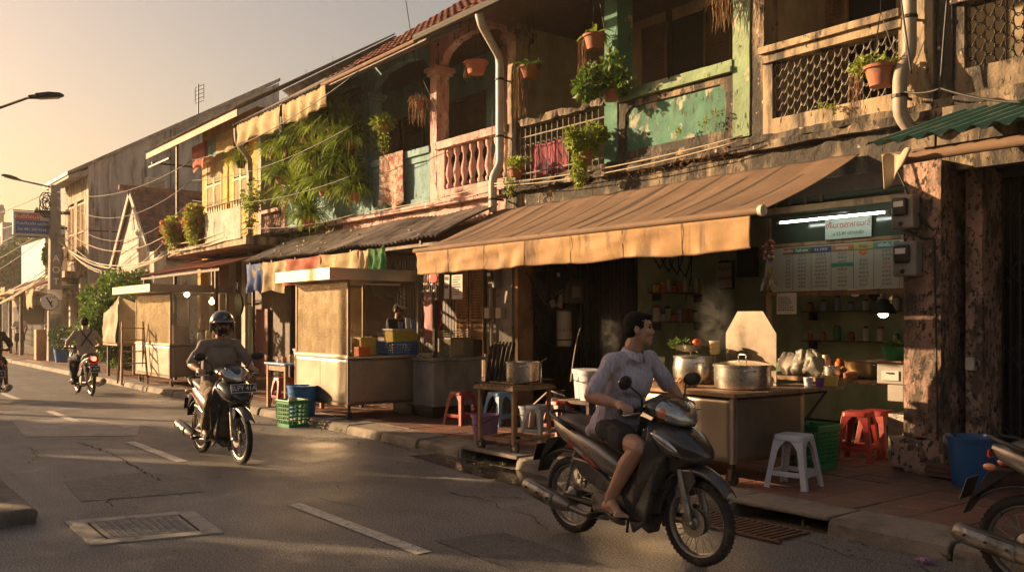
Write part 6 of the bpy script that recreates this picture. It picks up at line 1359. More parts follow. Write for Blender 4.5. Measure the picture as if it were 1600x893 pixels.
# shop sign (faces along the street)
t=thing('shop_sign','hanging shop sign with a red band over a blue lettered panel','sign',(pX-.1,6.4,4.6),world=True)
sy0,sy1,sz0,sz1=5.78,7.0,4.66,5.52
obj('sign_board',MB().box(pX-.15,sy0,sz0,pX+.02,sy1,sz1),mat('sign_pale',(.45,.42,.36),.5,vary=.1),t,bevel=.03)
obj('red_band',MB().box(pX+.021,sy0+.08,sz1-.30,pX+.026,sy1-.35,sz1-.07),mat('sign_red',(.42,.04,.025),.5),t); obj('blue_panel',MB().box(pX+.021,sy0+.08,sz0+.07,pX+.026,sy1-.06,sz1-.31),mat('sign_blue',(.02,.07,.26),.5),t,bevel=.002)
yc=(sy0+sy1)/2
text('ยินดีต้อนรับ',.19,m_inkwhite,face_px(pX+.028,yc-.1,sz1-.185),t); text('ก๋วยเตี๋ยวเรือ รสเด็ด',.135,m_inkwhite,face_px(pX+.028,yc,sz1-.43),t,sx=.95); text('โทร 081 204 0149',.13,m_inkwhite,face_px(pX+.028,yc,sz1-.64),t)
obj('bracket',MB().tube([(pX-.06,sy0,sz1+.04),(pX-.06,pY_,sz1+.04)],.02,6).tube([(pX-.06,sy0,sz0-.04),(pX-.06,pY_,sz0-.04)],.02,6),m_iron,t)
# round traffic sign
q=(-36.2,6.85,2.25); t=thing('traffic_sign','round white traffic sign with a dark slanted mark on a slim post','traffic sign',(q[0],q[1],.115),world=True)
obj('sign_disc',MB().lathe([(.30,-.01),(.30,.01),(.001,.012)],q,30,'x'),m_inkwhite,t); obj('post',MB().tube([(q[0]-.04,q[1],.11),(q[0]-.04,q[1],2.5)],.03,8),m_pvc,t)
obj('sign_mark',MB().box(-.01,-.025,-.2,.0,.025,.2,Matrix.Translation((q[0]+.018,q[1],q[2]))@Matrix.Rotation(R(28),4,'X')).box(-.01,-.02,-.08,.0,.02,.08,Matrix.Translation((q[0]+.018,q[1]+.06,q[2]-.02))@Matrix.Rotation(R(-25),4,'X')),m_ink,t)
obj('sign_rim',MB().lathe([(.28,.012),(.30,.016),(.305,.0)],q,30,'x',caps=False),m_iron,t)
text('น. 18-08',.09,m_ink,face_px(q[0]+.016,q[1]+.03,q[2]+.17),t)
for k,(x,y,mm,h,w_,lb,nm) in enumerate(((-37.9,6.9,m_wood,1.25,.42,'short pale cabinet standing behind the traffic sign','cabinet'),(-39.0,7.4,m_ssdull,1.0,.7,'grey metal counter under the far awning','counter'),(-36.1,8.3,m_ssdull,1.7,.7,'tall grey stall cabinet right of the utility pole','cabinet'))):
    solo(nm,MB().box(x-w_/2,y-w_/2,.11,x+w_/2,y+w_/2,h),mm,lb,nm,bevel=.02)
bucket('blue planter tub with a leafy plant right of the pole',-35.4,7.1,.115,.26,.45,m_pblue,'planter',name='planter')
pl=MB(); leafy(pl,(-35.4,7.1,1.0),(.45,.4,.45),500,.12,rg); solo('leafy_plant',pl,m_leafd,'leafy plant growing in the blue tub by the pole','plant')
# wires
def cable(pts,label,r=.014,m=None,name='overhead_cable',group='overhead cables'):
    f=MB()
    for a,b,s in pts: wire(f,a,b,s,r)
    o=solo(name,f,m or m_cablelt,label,'cable',group,smooth=True); return o
P=(pX,pY_-.1,5.45); Q=(ax(262,7.5),7.5,3.35); Q2=(ax(385,7.6),7.6,3.62)
cable([(P,at(268,362,8.2),.9)],'highest pale cable sagging from the pole towards the flower balcony')
cable([((pX,pY_,5.1),at(270,392,8.0),1.0)],'second pale cable from the pole crossing the white gable')
cable([((pX,pY_,4.9),at(262,372,8.1),1.3),((pX,pY_,4.7),Q,.75),((pX,pY_,4.75),(Q[0],Q[1],Q[2]+.1),.95),((pX,pY_,4.6),(Q[0]+.2,Q[1],Q[2]),.62)],'bundle of several pale cables sagging lowest in front of the gable',.017)
cable([(Q,Q2,.05),((Q[0],Q[1],Q[2]+.1),(Q2[0],Q2[1],Q2[2]-.1),.1),((Q[0],Q[1],Q[2]+.25),(Q2[0],Q2[1],Q2[2]+.15),.12)],'pale cables running along the flower balcony slab',.014)
cable([(Q2,at(560,333,8.55),.10),(at(560,333,8.55),at(770,287,8.5),.05)],'thin pale cable along the blue and pink balcony ledge',.008)
cable([(at(770,287,8.5),at(1160,212,8.5),.08),(at(770,291,8.5),at(1160,219,8.5),.10)],'pair of thin cables along the ledge above the big awning',.008)
cable([(at(1395,137,8.5),at(1470,138,8.4),.05),(at(1470,138,8.4),at(1600,160,8.3),.03),(at(1480,0,8.6),at(1470,125,8.6),-.02)],'dark cable looping past the right pillar above the green awning',.012,m_cable)
cable([(at(1408,0,8.45),at(1424,115,8.45),.0)],'black cable hanging beside the cream downpipe',.010,m_cable)
cable([(at(634,0,7.7),at(650,100,8.5),.03),(at(650,100,8.5),at(683,170,8.6),.02),(at(770,170,8.6),at(765,320,8.5),.02)],'thin cable hanging from the eave past the pink pillar',.007,m_cable)
cable([(P,(-85,4.5,7.6),1.5),((pX,pY_,5.6),(-85,4.2,8.4),.9)],'upper cables leaving the pole towards the left',.018,m_cable)
for k,(z,zz,s) in enumerate(((3.6,4.6,1.7),(3.4,4.4,2.0),(3.2,4.6,1.2),(3.5,5.4,2.4))): cable([((pX,pY_-.1,z),(-80-k,5.2,zz),s)],('highest','second','third','lowest')[k]+' sagging pale cable left of the pole',.022)
cable([(at(1395,250,8.5),at(1432,330,8.55),.0),(at(1432,330,8.55),at(1460,360,8.6),.02),(at(1420,360,8.55),at(1460,372,8.6),.03),(at(1460,372,8.56),at(1466,720,8.56),.0)],'black cables running down the peeling pillar past the meters',.011,m_cable)
for k,(z_,y_,sg_) in enumerate(((6.35,7.0,.5),(6.2,7.3,.9),(5.9,7.6,1.2))):
    cable([((pX,pY_,z_),(ax(300,7.6)-0*k,7.6,5.6-.5*k),sg_),((ax(300,7.6),7.6,5.6-.5*k),(ax(560,7.7),7.7,6.0-.9*k),.25)],('topmost','middle','lower')[k]+' thin dark cable running from the pole along the eaves',.009,m_cable)
cable([((-85,3.0,8.8),(pX,pY_,6.4),1.1),((-85,3.6,7.0),(pX,pY_,5.2),2.2),((-85,6.0,6.0),(pX,pY_,5.0),1.9)],'extra dark cables crossing the sky left of the pole',.016,m_cable)
# ================================================================ plants
def planter(name,label,px,py,Y,r=.13,h=.16,m=None,hang=None,cat='potted plant'):
    x,y,z=at(px,py,Y); t=thing(name,label,cat,(x,y,z),world=True)
    obj('pot',MB().lathe([(r*.68,-h),(r*.95,-.03),(r*1.08,-.03),(r*1.1,0),(r*.9,0),(r*.8,-.03)],(x,y,z),20),m or m_terra,t,smooth='auto')
    if hang:
        f=MB()
        for k in range(3): a=2*PI*k/3+.5; f.tube([(x+r*math.cos(a),y+r*math.sin(a),z),(x,y,z+hang)],.004,4)
        f.tube([(x,y,z+hang),(x,y,z+hang+.5)],.004,4); obj('hanger',f,m_iron,t)
    return t,Vector((x,y,z))
fr=random.Random(21)
FERN=[(520,196,8.35,.85,'huge arching fern hanging at the top beside the blue pillar'),(478,212,8.3,.70,'large fern hanging left of the biggest one'),(548,222,8.5,.75,'large fern right against the blue pillar'),(452,232,8.3,.6,'medium pale fern at the left of the fern wall'),(508,292,8.3,.80,'large fern hanging low in the middle of the fern wall'),(552,300,8.5,.65,'low fern beside the blue balcony'),(462,306,8.25,.72,'low left fern drooping over the ledge'),(428,236,8.4,.5,'small yellowish fern near the drainpipe'),(535,260,8.45,.65,'middle fern between the upper and lower ones'),(495,250,8.2,.7,'fern hanging furthest out over the street'),(482,340,8.3,.6,'lowest fern just above the lean-to roof'),(440,275,8.3,.6,'fern at the left middle of the fern wall')]
for i,(px,py,Y,L,lb) in enumerate(FERN):
    t,c=planter('hanging_fern',lb,px,py,Y,.15,.18,hang=.9,cat='fern'); t['group']='ferns hanging from the balcony'
    f=MB(); blades(f,c+Vector((0,0,.02)),340,L*1.05,.026,fr,7,.98,1.0,1.2); obj('fronds',f,m_fern if i%3 else m_leafy,t,smooth=True)
    f=MB(); blades(f,c,70,L*1.0,.022,fr,7,.5,1.0,1.9); obj('hanging_fronds',f,m_fern,t,smooth=True)
t,c=planter('spider_plant','spiky potted plant hanging in front of the yellow wall',376,252,8.3,.13,.16,m_darkwood,.5); f=MB(); blades(f,c,150,.62,.014,fr,6,.98,1,1.4); obj('fronds',f,m_leafy,t); f=MB(); blades(f,c,40,.6,.009,fr,6,.3,1,2.6); obj('hanging_fronds',f,m_fern,t)
t,c=planter('hanging_plant','small round leafy hanging plant beside the blue pillar',600,196,8.6,.10,.12,hang=.7); f=MB(); leafy(f,c+Vector((0,0,.05)),(.26,.24,.16),420,.07,fr); obj('foliage',f,m_leafy,t); f=MB(); leafy(f,c+Vector((0,0,-.25)),(.12,.12,.28),160,.05,fr,drop=.8); obj('trailing_stems',f,m_leafy,t)
t,c=planter('hanging_plant','dried drooping plant hanging left of the pink pillar',655,160,8.65,.09,.10,hang=.7); f=MB(); strands(f,c+Vector((0,0,.05)),50,.5,.16,fr); blades(f,c,90,.34,.006,fr,6,.9,1,2.6); obj('dry_stems',f,m_dry,t)
t,c=planter('hanging_plant','terracotta hanging pot with dry stems in the pink arch',744,97,8.75,.19,.2,hang=.7); f=MB(); strands(f,c+Vector((-.14,-.08,.02)),40,.3,.07,fr); obj('dry_stems',f,m_dry,t)
def broad(mb,c,n,L,wd,rg):
    for _ in range(n):
        a=rg.uniform(0,2*PI); el=rg.uniform(.1,.9); h=Vector((math.cos(a),math.sin(a),0)); sd=Vector((-math.sin(a),math.cos(a),0)); l=L*rg.uniform(.7,1.2); p=Vector(c); d=h*math.cos(el)+Vector((0,0,math.sin(el))); vs=[]
        for i in range(7):
            q=i/6; w_=wd*math.sin(PI*min(.97,.08+q*.92))**.8; vs+=[p-sd*w_,p+Vector((0,0,-.25*w_)),p+sd*w_]; p=p+d*l/6; d=(d+Vector((0,0,-.28))).normalized()
        mb.add(vs,[f_ for i in range(6) for f_ in ((3*i,3*i+1,3*i+4,3*i+3),(3*i+1,3*i+2,3*i+5,3*i+4))])
t,c=planter('hanging_plant','broad leaved hanging pot with long root beard left of the iron railing',828,104,8.7,.16,.19,hang=1.0); f=MB(); broad(f,c,26,.32,.035,fr); obj('foliage',f,m_leaf,t); f=MB(); strands(f,c+Vector((-.12,-.1,-.02)),130,.80,.08,fr); obj('root_beard',f,m_dry,t)
t,c=planter('hanging_plant','terracotta hanging pot with yellow green leaves and roots left of the green pillar',929,55,8.55,.15,.2,hang=.9); f=MB(); broad(f,c,18,.28,.035,fr); obj('foliage',f,m_leafy,t); f=MB(); strands(f,c+Vector((-.16,-.05,-.05)),130,.85,.07,fr); obj('root_beard',f,m_dry,t)
def bushy(label,px,py,Y,rad,n,sz,mm,trail=0,nm='leafy_plant',pot_=True):
    t,c=planter(nm,label,px,py,Y,.12,.14); f=MB(); leafy(f,c+Vector((0,0,rad[2]*.35)),tuple(q*.7 for q in rad),n//3,sz,fr,1.5)
    for _ in range(9):
        u=Vector((fr.uniform(-1,1),fr.uniform(-1,.6),fr.uniform(-.7,1.0))); cc=c+Vector((u.x*rad[0],u.y*rad[1],rad[2]*.4+u.z*rad[2]*.9)); k_=fr.uniform(.25,.5); leafy(f,cc,tuple(q*k_ for q in rad),int(n*.085),sz*fr.uniform(.7,1.4),fr,1.5); f.tube([c,cc],.004,3)
    obj('foliage',f,mm,t)
    if trail: f=MB(); leafy(f,c+Vector((.0,-.12,-trail*.5)),(rad[0]*.4,.10,trail*.6),int(n*.4),sz*.8,fr,1.4,drop=.6); obj('trailing_stems',f,mm,t)
    return t
bushy('dense round leafy plant on the balcony corner at the green pillar',955,142,8.6,(.34,.28,.26),900,.075,m_leaf)
bushy('leafy plant spilling over the iron railing towards the ledge',915,238,8.5,(.26,.22,.26),800,.075,m_leafy,.45)
bushy('small trailing pot plant beside the grey downpipe',806,262,8.55,(.18,.16,.12),420,.05,m_leafy,.45)
bushy('climbing plant beside the tall downpipe under the ferns',398,322,8.4,(.35,.3,.45),500,.07,m_leafy,.7)
t,c=planter('hanging_plant','terracotta pot hanging on the lattice balcony with leaves spilling left',1376,104,8.5,.155,.20,hang=.55); f=MB(); leafy(f,c+Vector((-.1,0,.04)),(.24,.14,.09),260,.06,fr,1.5); obj('foliage',f,m_leafy,t); f=MB(); strands(f,c+Vector((-.24,-.05,-.03)),26,.6,.05,fr,.002); obj('dry_stems',f,m_dry,t)
x,y,z=at(1130,6,8.65); f=MB(); strands(f,(x,y,z+.1),60,.45,.14,fr); blades(f,(x,y,z+.05),50,.3,.006,fr,6,.9,1,2.4); solo('dried_plant',f,m_dry,'dried drooping plant hanging at the top beside the light green pillar','plant')
for i,(px,py,s,lb) in enumerate(((1100,190,.10,'small weed sprouting on the ledge under the green panel'),(1283,166,.07,'weed sprouting at the left under the ring lattice'),(1302,166,.06,'weed sprouting under the middle of the ring lattice'),(1120,178,.09,'weed tuft near the foot of the light green pillar'),(640,340,.07,'weed on the blue balcony ledge'),(1060,205,.06,'weed growing from the mouldy ledge'))):
    x,y,z=at(px,py,YF-.1); f=MB(); leafy(f,(x,y,z),(s*.9,.04,s*.6),26,.035,fr,1.4); strands(f,(x,y-.03,z),6,.2,s,fr,.0015); solo('ledge_weed',f,m_leafy,lb,'weed','weeds on the ledges')
x0_,x1_=ax(900,YF),ax(1170,YF); f=MB()
for _ in range(90):
    x=fr.uniform(x0_,x1_); z=fr.choice((ZS+.02,ZS-.05,ZS-.12)); p=Vector((x,YF-.13,z)); pts=[p]
    for k in range(5): p=p+Vector((fr.uniform(-.05,.05),fr.uniform(-.015,.005),fr.uniform(-.06,.02))); pts.append(p)
    f.tube(pts,.0025,3)
o=solo('dry_creeper',f,m_dry,'dry creeper roots clinging to the mouldy ledge','creeper'); o['kind']='stuff'
# flowers on balcony
for i,(px,w_) in enumerate(((272,.6),(305,.65))):
    x=ax(px,7.5); t=thing('flower_box',('flowering plant at the left corner of the yellow house balcony','flowering plant beside the metal sheet on the balcony')[i],'flowers',(x,7.5,3.5),world=True,group='flowers on the balcony')
    obj('trough',MB().box(x-w_/2,7.45,3.95,x+w_/2,7.62,4.08),m_terra,t)
    f=MB(); leafy(f,(x,7.48,4.10 if i else 3.95),(w_*.6,.25,.34),900,.085,fr,1.4); leafy(f,(x,7.42,3.75),(w_*.5,.14,.35),350,.07,fr,1.4,drop=.5); obj('foliage',f,m_leafy,t)
    f=MB(); leafy(f,(x,7.42,4.05 if i else 3.9),(w_*.62,.28,.36),120,.07,fr,2.4); obj('pink_flowers',f,m_flower,t); f=MB(); leafy(f,(x,7.42,4.1 if i else 3.9),(w_*.62,.28,.36),70,.06,fr,2.4); obj('yellow_flowers',f,m_flowy,t)
# the bush
t=thing('bush','large sunlit leafy bush behind the tan tarpaulin','bush',(-28.6,7.3,.115),world=True)
f=MB(); br=random.Random(6); tr=MB()
tr.tube([(-28.6,7.3,.1),(-28.5,7.3,.9),(-28.65,7.3,1.8)],[.08,.06,.03],8)
for k in range(38):
    a=br.uniform(0,6.28); r_=br.uniform(.3,1.5); z=br.uniform(.6,3.1); c=(-28.6+r_*math.cos(a)*1.6,7.3+r_*.75*math.sin(a),z-.35*r_); leafy(f,c,(.42,.38,.34),330,.115,br,1.5); tr.tube([(-28.55,7.3,min(1.3,c[2]*.6)),c],[.03,.008],4)
obj('trunk',tr,m_bark,t); obj('crown',f,m_leaf,t)
# far trees
def tree(label,x,y,h,rad,mm,seed,nl=9000,ls=.3):
    q=random.Random(seed); t=thing('tree',label,'tree',(x,y,0),world=True,group='trees at the end of the street')
    tr=MB().tube([(x,y,0),(x+.1,y,h*.3),(x-.1,y,h*.6)],[.3,.22,.12],8); f=MB()
    for k in range(22):
        u=Vector((q.gauss(0,1),q.gauss(0,1),q.gauss(0,.8))).normalized()*q.uniform(.4,1); c=(x+u.x*rad,y+u.y*rad,h*.62+u.z*rad*.75); leafy(f,c,(rad*.34,)*3,nl//22,ls,q,1.6); tr.tube([(x,y,h*.45),c],[.09,.02],4)
    obj('trunk',tr,m_bark,t); obj('crown',f,mm,t)
q=at(22,420,14.5); tree('broad green tree behind the shop sign',q[0],14.5,q[2]+3.6,4.0,m_leafd,1,9000,.36)
q=at(60,430,16); tree('smaller tree beside the shed at the end of the street',q[0]-6,17,6.5,2.4,m_leafd,2,5000,.3)
tree('tree across the road behind the low houses',-30,-9,7.2,2.3,m_leafd,5,5000,.22)
for (a_,b_,zt2,lb) in ((-20.0,-15.4,6.8,'wide added out-of-view hoarding on steel posts across the road'),(-24.5,-22.0,6.2,'narrow added out-of-view hoarding on steel posts across the road')):  # panels added out of view only to block the sun and shade the road
    t=thing('sun_blocker',lb,'sun_blocker',((a_+b_)/2,-3.5,0),world=True); obj('panel',MB().box(a_,-3.55,.9,b_,-3.50,zt2),m_banner,t); obj('steel_frame',MB().box(a_,-3.7,0,a_+.1,-3.56,zt2).box(b_-.1,-3.7,0,b_,-3.56,zt2).box(a_+.1,-3.7,zt2-.1,b_-.1,-3.56,zt2),m_iron,t)
tree('smaller loose crowned tree added out of view across the road to dapple the sun',-17.8,-7.2,6.6,1.8,m_leafd,9,2200,.2)  # unseen tree, added to break up the sunlight on the near road
# dangling cloths far left
for i,(px,py,w_,h_,mm) in enumerate(((46,476,.9,.75,m_banner),(18,470,.7,.45,m_tarp),(4,468,.5,.5,m_banner))):
    x,y,z=at(px,py-10,7.0); solo('awning_flap',cloth((x-w_,7.0),(x+w_,7.0),z+h_*.6,z-h_*.5,.05,5,i,12,6),mm,('bright cream awning flap nearest the pole','small tan awning flap left of the bright one','cream awning flap at the left picture edge')[i],'awning flap',smooth=True,solid=.01)
x=ax(107,8.3)
t=thing('balcony_plants','dark leafy plants along the balcony of the grey house','plants',(-41,8.1,3.6),world=True); f=MB(); leafy(f,(-41.2,8.0,4.3),(1.3,.35,.6),1500,.16,fr,1.4); obj('foliage',f,m_leafd,t)
f=MB()
for k in range(5): f.box(ax(232+k*0,8)-.0,0,0,0,0,0) if 0 else None
s=thing('white_post','white masonry gate post left of the red awning roof','post',(ax(242,9.2),9.2,.1),world=True); x=ax(242,9.2); obj('post_body',MB().box(x-.25,9.1,.1,x+.25,9.5,3.9),m_whitewall,s)
# ================================================================ scooters
def sec_yz(x,zc,hw,hh,e=2.4,n=18,top=None):
    pts=[]
    for i in range(n):
        a=2*PI*i/n; c,s=math.cos(a),math.sin(a)
        pts.append((x,hw*math.copysign(abs(c)**(2/e),c),zc+hh*math.copysign(abs(s)**(2/e),s)))
    return pts
def sec_tilt(c,d,hw,hh,e=2.4,n=18):
    "section centred c=(x,z) normal to direction angle d(rad from +x in xz)"
    u=(-math.sin(d),math.cos(d)); pts=[]
    for i in range(n):
        a=2*PI*i/n; cc,s=math.cos(a),math.sin(a); w_=hw*math.copysign(abs(cc)**(2/e),cc); h_=hh*math.copysign(abs(s)**(2/e),s)
        pts.append((c[0]+u[0]*h_,w_,c[1]+u[1]*h_))
    return pts
def wheel(parent,x,front,R_=.285,spokes=True,steer=0):
    tw=.040
    w_=obj('wheel',MB().lathe([(R_*.30,-.012),(R_*.30,.012)],(x,0,R_),12,'y'),m_castal,parent)
    pr=[]
    for k in range(13): a=2*PI*k/12; pr.append((R_-.034+.034*math.cos(a),tw*.88*math.sin(a)))
    ty=MB().lathe(pr,(x,0,R_),52,'y',caps=False)
    for k in range(52):
        for s in (1,-1): a=2*PI*(k+.25*s)/52; ty.cbox((x+(R_-.0052)*math.cos(a),s*.012,R_+(R_-.0052)*math.sin(a)),(.009,.022,.010),Matrix.Rotation(-a,4,'Y'))
    obj('tyre',ty,m_rubber,w_,smooth='auto')
    obj('rim',MB().lathe([(R_-.068,-.022),(R_-.058,-.026),(R_-.063,0),(R_-.058,.026),(R_-.068,.022),(R_-.077,.012),(R_-.079,0),(R_-.077,-.012),(R_-.068,-.022)],(x,0,R_),48,'y',caps=False),m_castal,w_,smooth='auto')
    f=MB()
    if spokes:
        for k in range(32):
            a=2*PI*k/32; b=a+(.55 if (k//2)%2 else -.55); s=1 if k%2 else -1
            f.tube([(x+.036*math.cos(b),s*.028,R_+.036*math.sin(b)),(x+(R_-.072)*math.cos(a),s*.006,R_+(R_-.072)*math.sin(a))],.0022,4)
    else:
        for k in range(5):
            a=2*PI*k/5; f.tube([(x+.03*math.cos(a),0,R_+.03*math.sin(a)),(x+(R_-.08)*math.cos(a),0,R_+(R_-.08)*math.sin(a))],[.022,.014],6)
    obj('spokes',f,m_castal,w_)
    obj('hub',MB().lathe([(.02,-.07),(.045,-.045),(.045 if front else .065,-.03),(.045 if front else .065,.03),(.045,.045),(.02,.07)],(x,0,R_),20,'y'),m_castal,w_,smooth='auto')
    if front:
        f=MB().lathe([(.045,-.056),(.095,-.056),(.095,-.052),(.045,-.052)],(x,0,R_),30,'y',caps=False)
        for k in range(16): a=2*PI*k/16; f.tube([(x+.088*math.cos(a),-.0565,R_+.088*math.sin(a)),(x+.088*math.cos(a),-.058,R_+.088*math.sin(a))],.006,6)
        obj('brake_disc',f,m_castal,w_)
    return w_
def scooter(label,loc,rz,side_mat,front_mat,plate=None,rear_plate=None,lit=False,group='scooters',muffler=m_ssdull,spokes=True,name='scooter'):
    t=thing(name,label,'scooter',loc,rz,group); xf,xr=1.20,0.0
    wheel(t,xr,False,spokes=spokes); wheel(t,xf,True,spokes=spokes)
    # chassis, engine, swing arm
    f=MB().tube([(0,-.085,.285),(.30,-.085,.27),(.46,-.06,.30)],[.022,.028,.03],8).tube([(0,.085,.285),(.30,.085,.27),(.46,.06,.30)],[.022,.028,.03],8)
    obj('swing_arm',f,m_iron,t,smooth='auto')
    f=MB().cbox((.50,0,.30),(.34,.20,.17)).lathe([(.09,-.13),(.10,-.12),(.10,.12),(.09,.13)],(.42,0,.30),24,'y').lathe([(.055,-.15),(.06,-.14),(.06,-.12)],(.55,0,.28),18,'y').tube([(.62,0,.32),(.80,0,.36)],[.07,.06],12)
    for k in range(5): f.lathe([(.078,-.004),(.078,.004)],(.66+k*.028,0,.335+k*.006),14,'x')
    f.box(.30,-.13,.36,.50,.13,.42); obj('engine',f,m_castal,t,bevel=.008)
    f=MB().tube([(.08,-.02,.42),(.05,.0,.44)],.01,6)
    for s in (-.095,.095):
        f.tube([(.02,s,.33),(.13,s,.66)],.011,8)
        f.tube([(.02+.11*q/60+.024*math.cos(q*1.05)*1.0,s+.024*math.sin(q*1.05),.36+.26*q/60) for q in range(61)],.0048,5)
    obj('shock_absorber',f,m_castal,t)
    # muffler on the right side (-y)
    a,b=Vector((-.36,-.17,.335)),Vector((.12,-.15,.225)); d=(b-a)
    ms=obj('muffler',MB().tube([a-d*.01,a+d*.02,a+d*.1,a+d*.75,a+d*.88,b+Vector((.0,0,0))],[.038,.052,.060,.060,.050,.030],20).tube([b-d*.05,b+Vector((.12,.03,-.03)),(.46,-.10,.20),(.60,-.03,.24)],[.024,.020,.018,.018],10),muffler,t,smooth='auto')
    obj('heat_shield',MB().sheet(lambda u,v:tuple(a+d*(.12+.6*u)+Vector((.0,-.066*math.cos(-.9+1.8*v),.066*math.sin(-.9+1.8*v)+.0))),8,8),m_castal,ms,smooth=True,solid=.004)
    for k in (0,1,2): c=a+d*(.16+.24*k); obj('bolt',MB().lathe([(.009,-.0),(.009,-.008)],(c.x,c.y-.066,c.z+.01),10,'y'),m_iron,ms)
    obj('exhaust_tip',MB().lathe([(.016,0),(.016,.004)],(a.x-.012,a.y,a.z),12,'x'),m_iron,ms)
    # rear mudguard & plate
    def mud(u,v):
        th=R(35+105*u); rr=.335+.03*u*u; return (rr*math.cos(th)*1.0,(-.06+.12*v),.285+rr*math.sin(th)-.008*(2*v-1)**2)
    obj('rear_mudguard',MB().sheet(mud,14,4),m_blackpl,t,smooth=True,solid=.01)
    f=MB().loft([[(-.20,-.085,.70),(-.20,.085,.70),(-.06,.07,.72),(-.06,-.07,.72)],[(-.31,-.075,.52),(-.31,.075,.52),(-.27,.06,.54),(-.27,-.06,.54)],[(-.355,-.06,.42),(-.355,.06,.42),(-.345,.05,.42),(-.345,-.05,.42)]]); fl=obj('tail_flap',f,m_blackpl,t,bevel=.006)
    Mp=Matrix.Translation((-.335,0,.575))@Matrix.Rotation(R(18),4,'Y'); 
    pl_=obj('number_plate',MB().box(-.004,-.10,-.07,.0,.10,.07,Mp),m_blackpl,t); obj('plate_rim',MB().box(-.0055,-.10,-.07,-.0045,.10,-.062,Mp).box(-.0055,-.10,.062,-.0045,.10,.07,Mp).box(-.0055,-.10,-.061,-.0045,-.093,.061,Mp).box(-.0055,.093,-.061,-.0045,.10,.061,Mp),m_inkwhite,pl_)
    if rear_plate: text(rear_plate,.062,m_inkwhite,Mp@Matrix.Translation((-.006,0,0))@Matrix.Rotation(-PI/2,4,'Z')@Matrix.Rotation(PI/2,4,'X'),pl_,ext=.0005)
    # tail body (side panels)
    R_=[]
    for c,dd,hw,hh in (((-.20,.835),-.35,.030,.022),((-.13,.81),-.45,.075,.055),((.0,.765),-.42,.115,.075),((.15,.71),-.40,.135,.085),((.32,.645),-.42,.145,.10),((.46,.585),-.45,.14,.10),((.58,.53),-.45,.115,.085),((.68,.485),-.4,.08,.05)): R_.append(sec_tilt(c,dd,hw,hh,3.0))
    tb=obj('tail_body',MB().loft(R_),side_mat,t,smooth='auto')
    for s in (1,-1):
        def gf(u,v,s=s): x=.0+.30*u; z=.765-.115*u-.035+.05*v-.02*u; return (x,s*(.120+.026*math.sin(PI*min(1,u+.3))+.0),z)
        f=MB().prism([(.02,.73),(.10,.715),(.34,.60),(.42,.545),(.36,.555),(.14,.665)],s*.1405,s*.1465,'y'); obj('side_graphic',f,m_redl if 0 else mat('decal_red',(.30,.04,.03),.4,vary=.3,vs=20,layers=[((.30,.28,.25),12,.55,.05,1)],bump=0),tb)
        f=MB().prism([(.14,.60),(.30,.585),(.62,.43),(.58,.38),(.40,.40),(.22,.48)],s*.10,s*.150,'y'); obj('lower_side_panel',f,front_mat,t,bevel=.012)
    obj('tail_lamp',MB().loft([[(-.205,.055*a,.80+.03*b) for a,b in ((1,1),(-1,1),(-1,-1),(1,-1))],[(-.225,.035*a,.795+.018*b) for a,b in ((1,1),(-1,1),(-1,-1),(1,-1))]]),m_lit if lit else m_redl,t,bevel=.006)
    if lit:
        f=MB().lathe([(.045,-.004),(.05,0),(.045,.004)],(-.235,0,.79),16,'x'); obj('brake_light',f,m_lit,t)
    for s in (1,-1): obj('rear_indicator',MB().ell((-.18,s*.12,.73),(.04,.022,.022),10,8),m_amber,t,smooth=True)
    # seat
    S_=[]
    for x,z,hw,hh in ((-.10,.85,.06,.018),(-.06,.853,.11,.035),(.08,.845,.135,.045),(.20,.815,.135,.05),(.30,.775,.13,.05),(.42,.752,.125,.05),(.54,.75,.11,.045),(.64,.755,.075,.03),(.68,.755,.04,.015)): S_.append(sec_yz(x,z,hw,hh,2.6))
    obj('seat',MB().loft(S_),m_seat,t,smooth=True)
    obj('grab_rail',MB().tube([(.12,-.145,.80),(.0,-.145,.85),(-.12,-.12,.885),(-.20,-.05,.90),(-.20,.05,.90),(-.12,.12,.885),(.0,.145,.85),(.12,.145,.80)],.015,8),m_blackpl,t,smooth=True)
    # step-through spine
    R_=[]
    for c,dd,hw,hh in (((.56,.50),.1,.10,.09),((.66,.44),.5,.09,.11),((.76,.47),.75,.085,.11),((.84,.56),.85,.085,.10),((.90,.66),1.0,.085,.09),((.93,.78),1.2,.08,.08)): R_.append(sec_tilt(c,dd,hw,hh,2.8))
    obj('spine_cover',MB().loft(R_),m_blackpl,t,smooth='auto')
    f=MB().box(.40,-.17,.235,.84,.17,.26); 
    for s in (1,-1): f.tube([(.47,s*.10,.24),(.47,s*.30,.24)],.012,6).tube([(.47,s*.20,.24),(.47,s*.30,.24)],.02,8)
    obj('foot_rest',f,m_blackpl,t,bevel=.004)
    f=MB().tube([(.46,.12,.22),(.36,.20,.04),(.33,.24,.03)],.010,6); obj('side_stand',f,m_iron,t)
    # leg shield: curved wings
    prof=[(.15,.78,.05,.02),(.22,.74,.13,.04),(.34,.755,.18,.07),(.46,.80,.205,.09),(.58,.85,.225,.10),(.70,.90,.23,.10),(.82,.92,.215,.09),(.90,.90,.17,.07),(.94,.89,.12,.05)]
    def shf(u,v):
        i=v*(len(prof)-1); k=min(len(prof)-2,int(i)); fz=i-k; p=[prof[k][j]*(1-fz)+prof[k+1][j]*fz for j in range(4)]
        y=(2*u-1)*p[2]; return (p[1]+p[3]*(1-(2*u-1)**2)+.02,y,p[0])
    obj('leg_shield',MB().sheet(shf,20,26),front_mat,t,smooth=True,solid=.022)
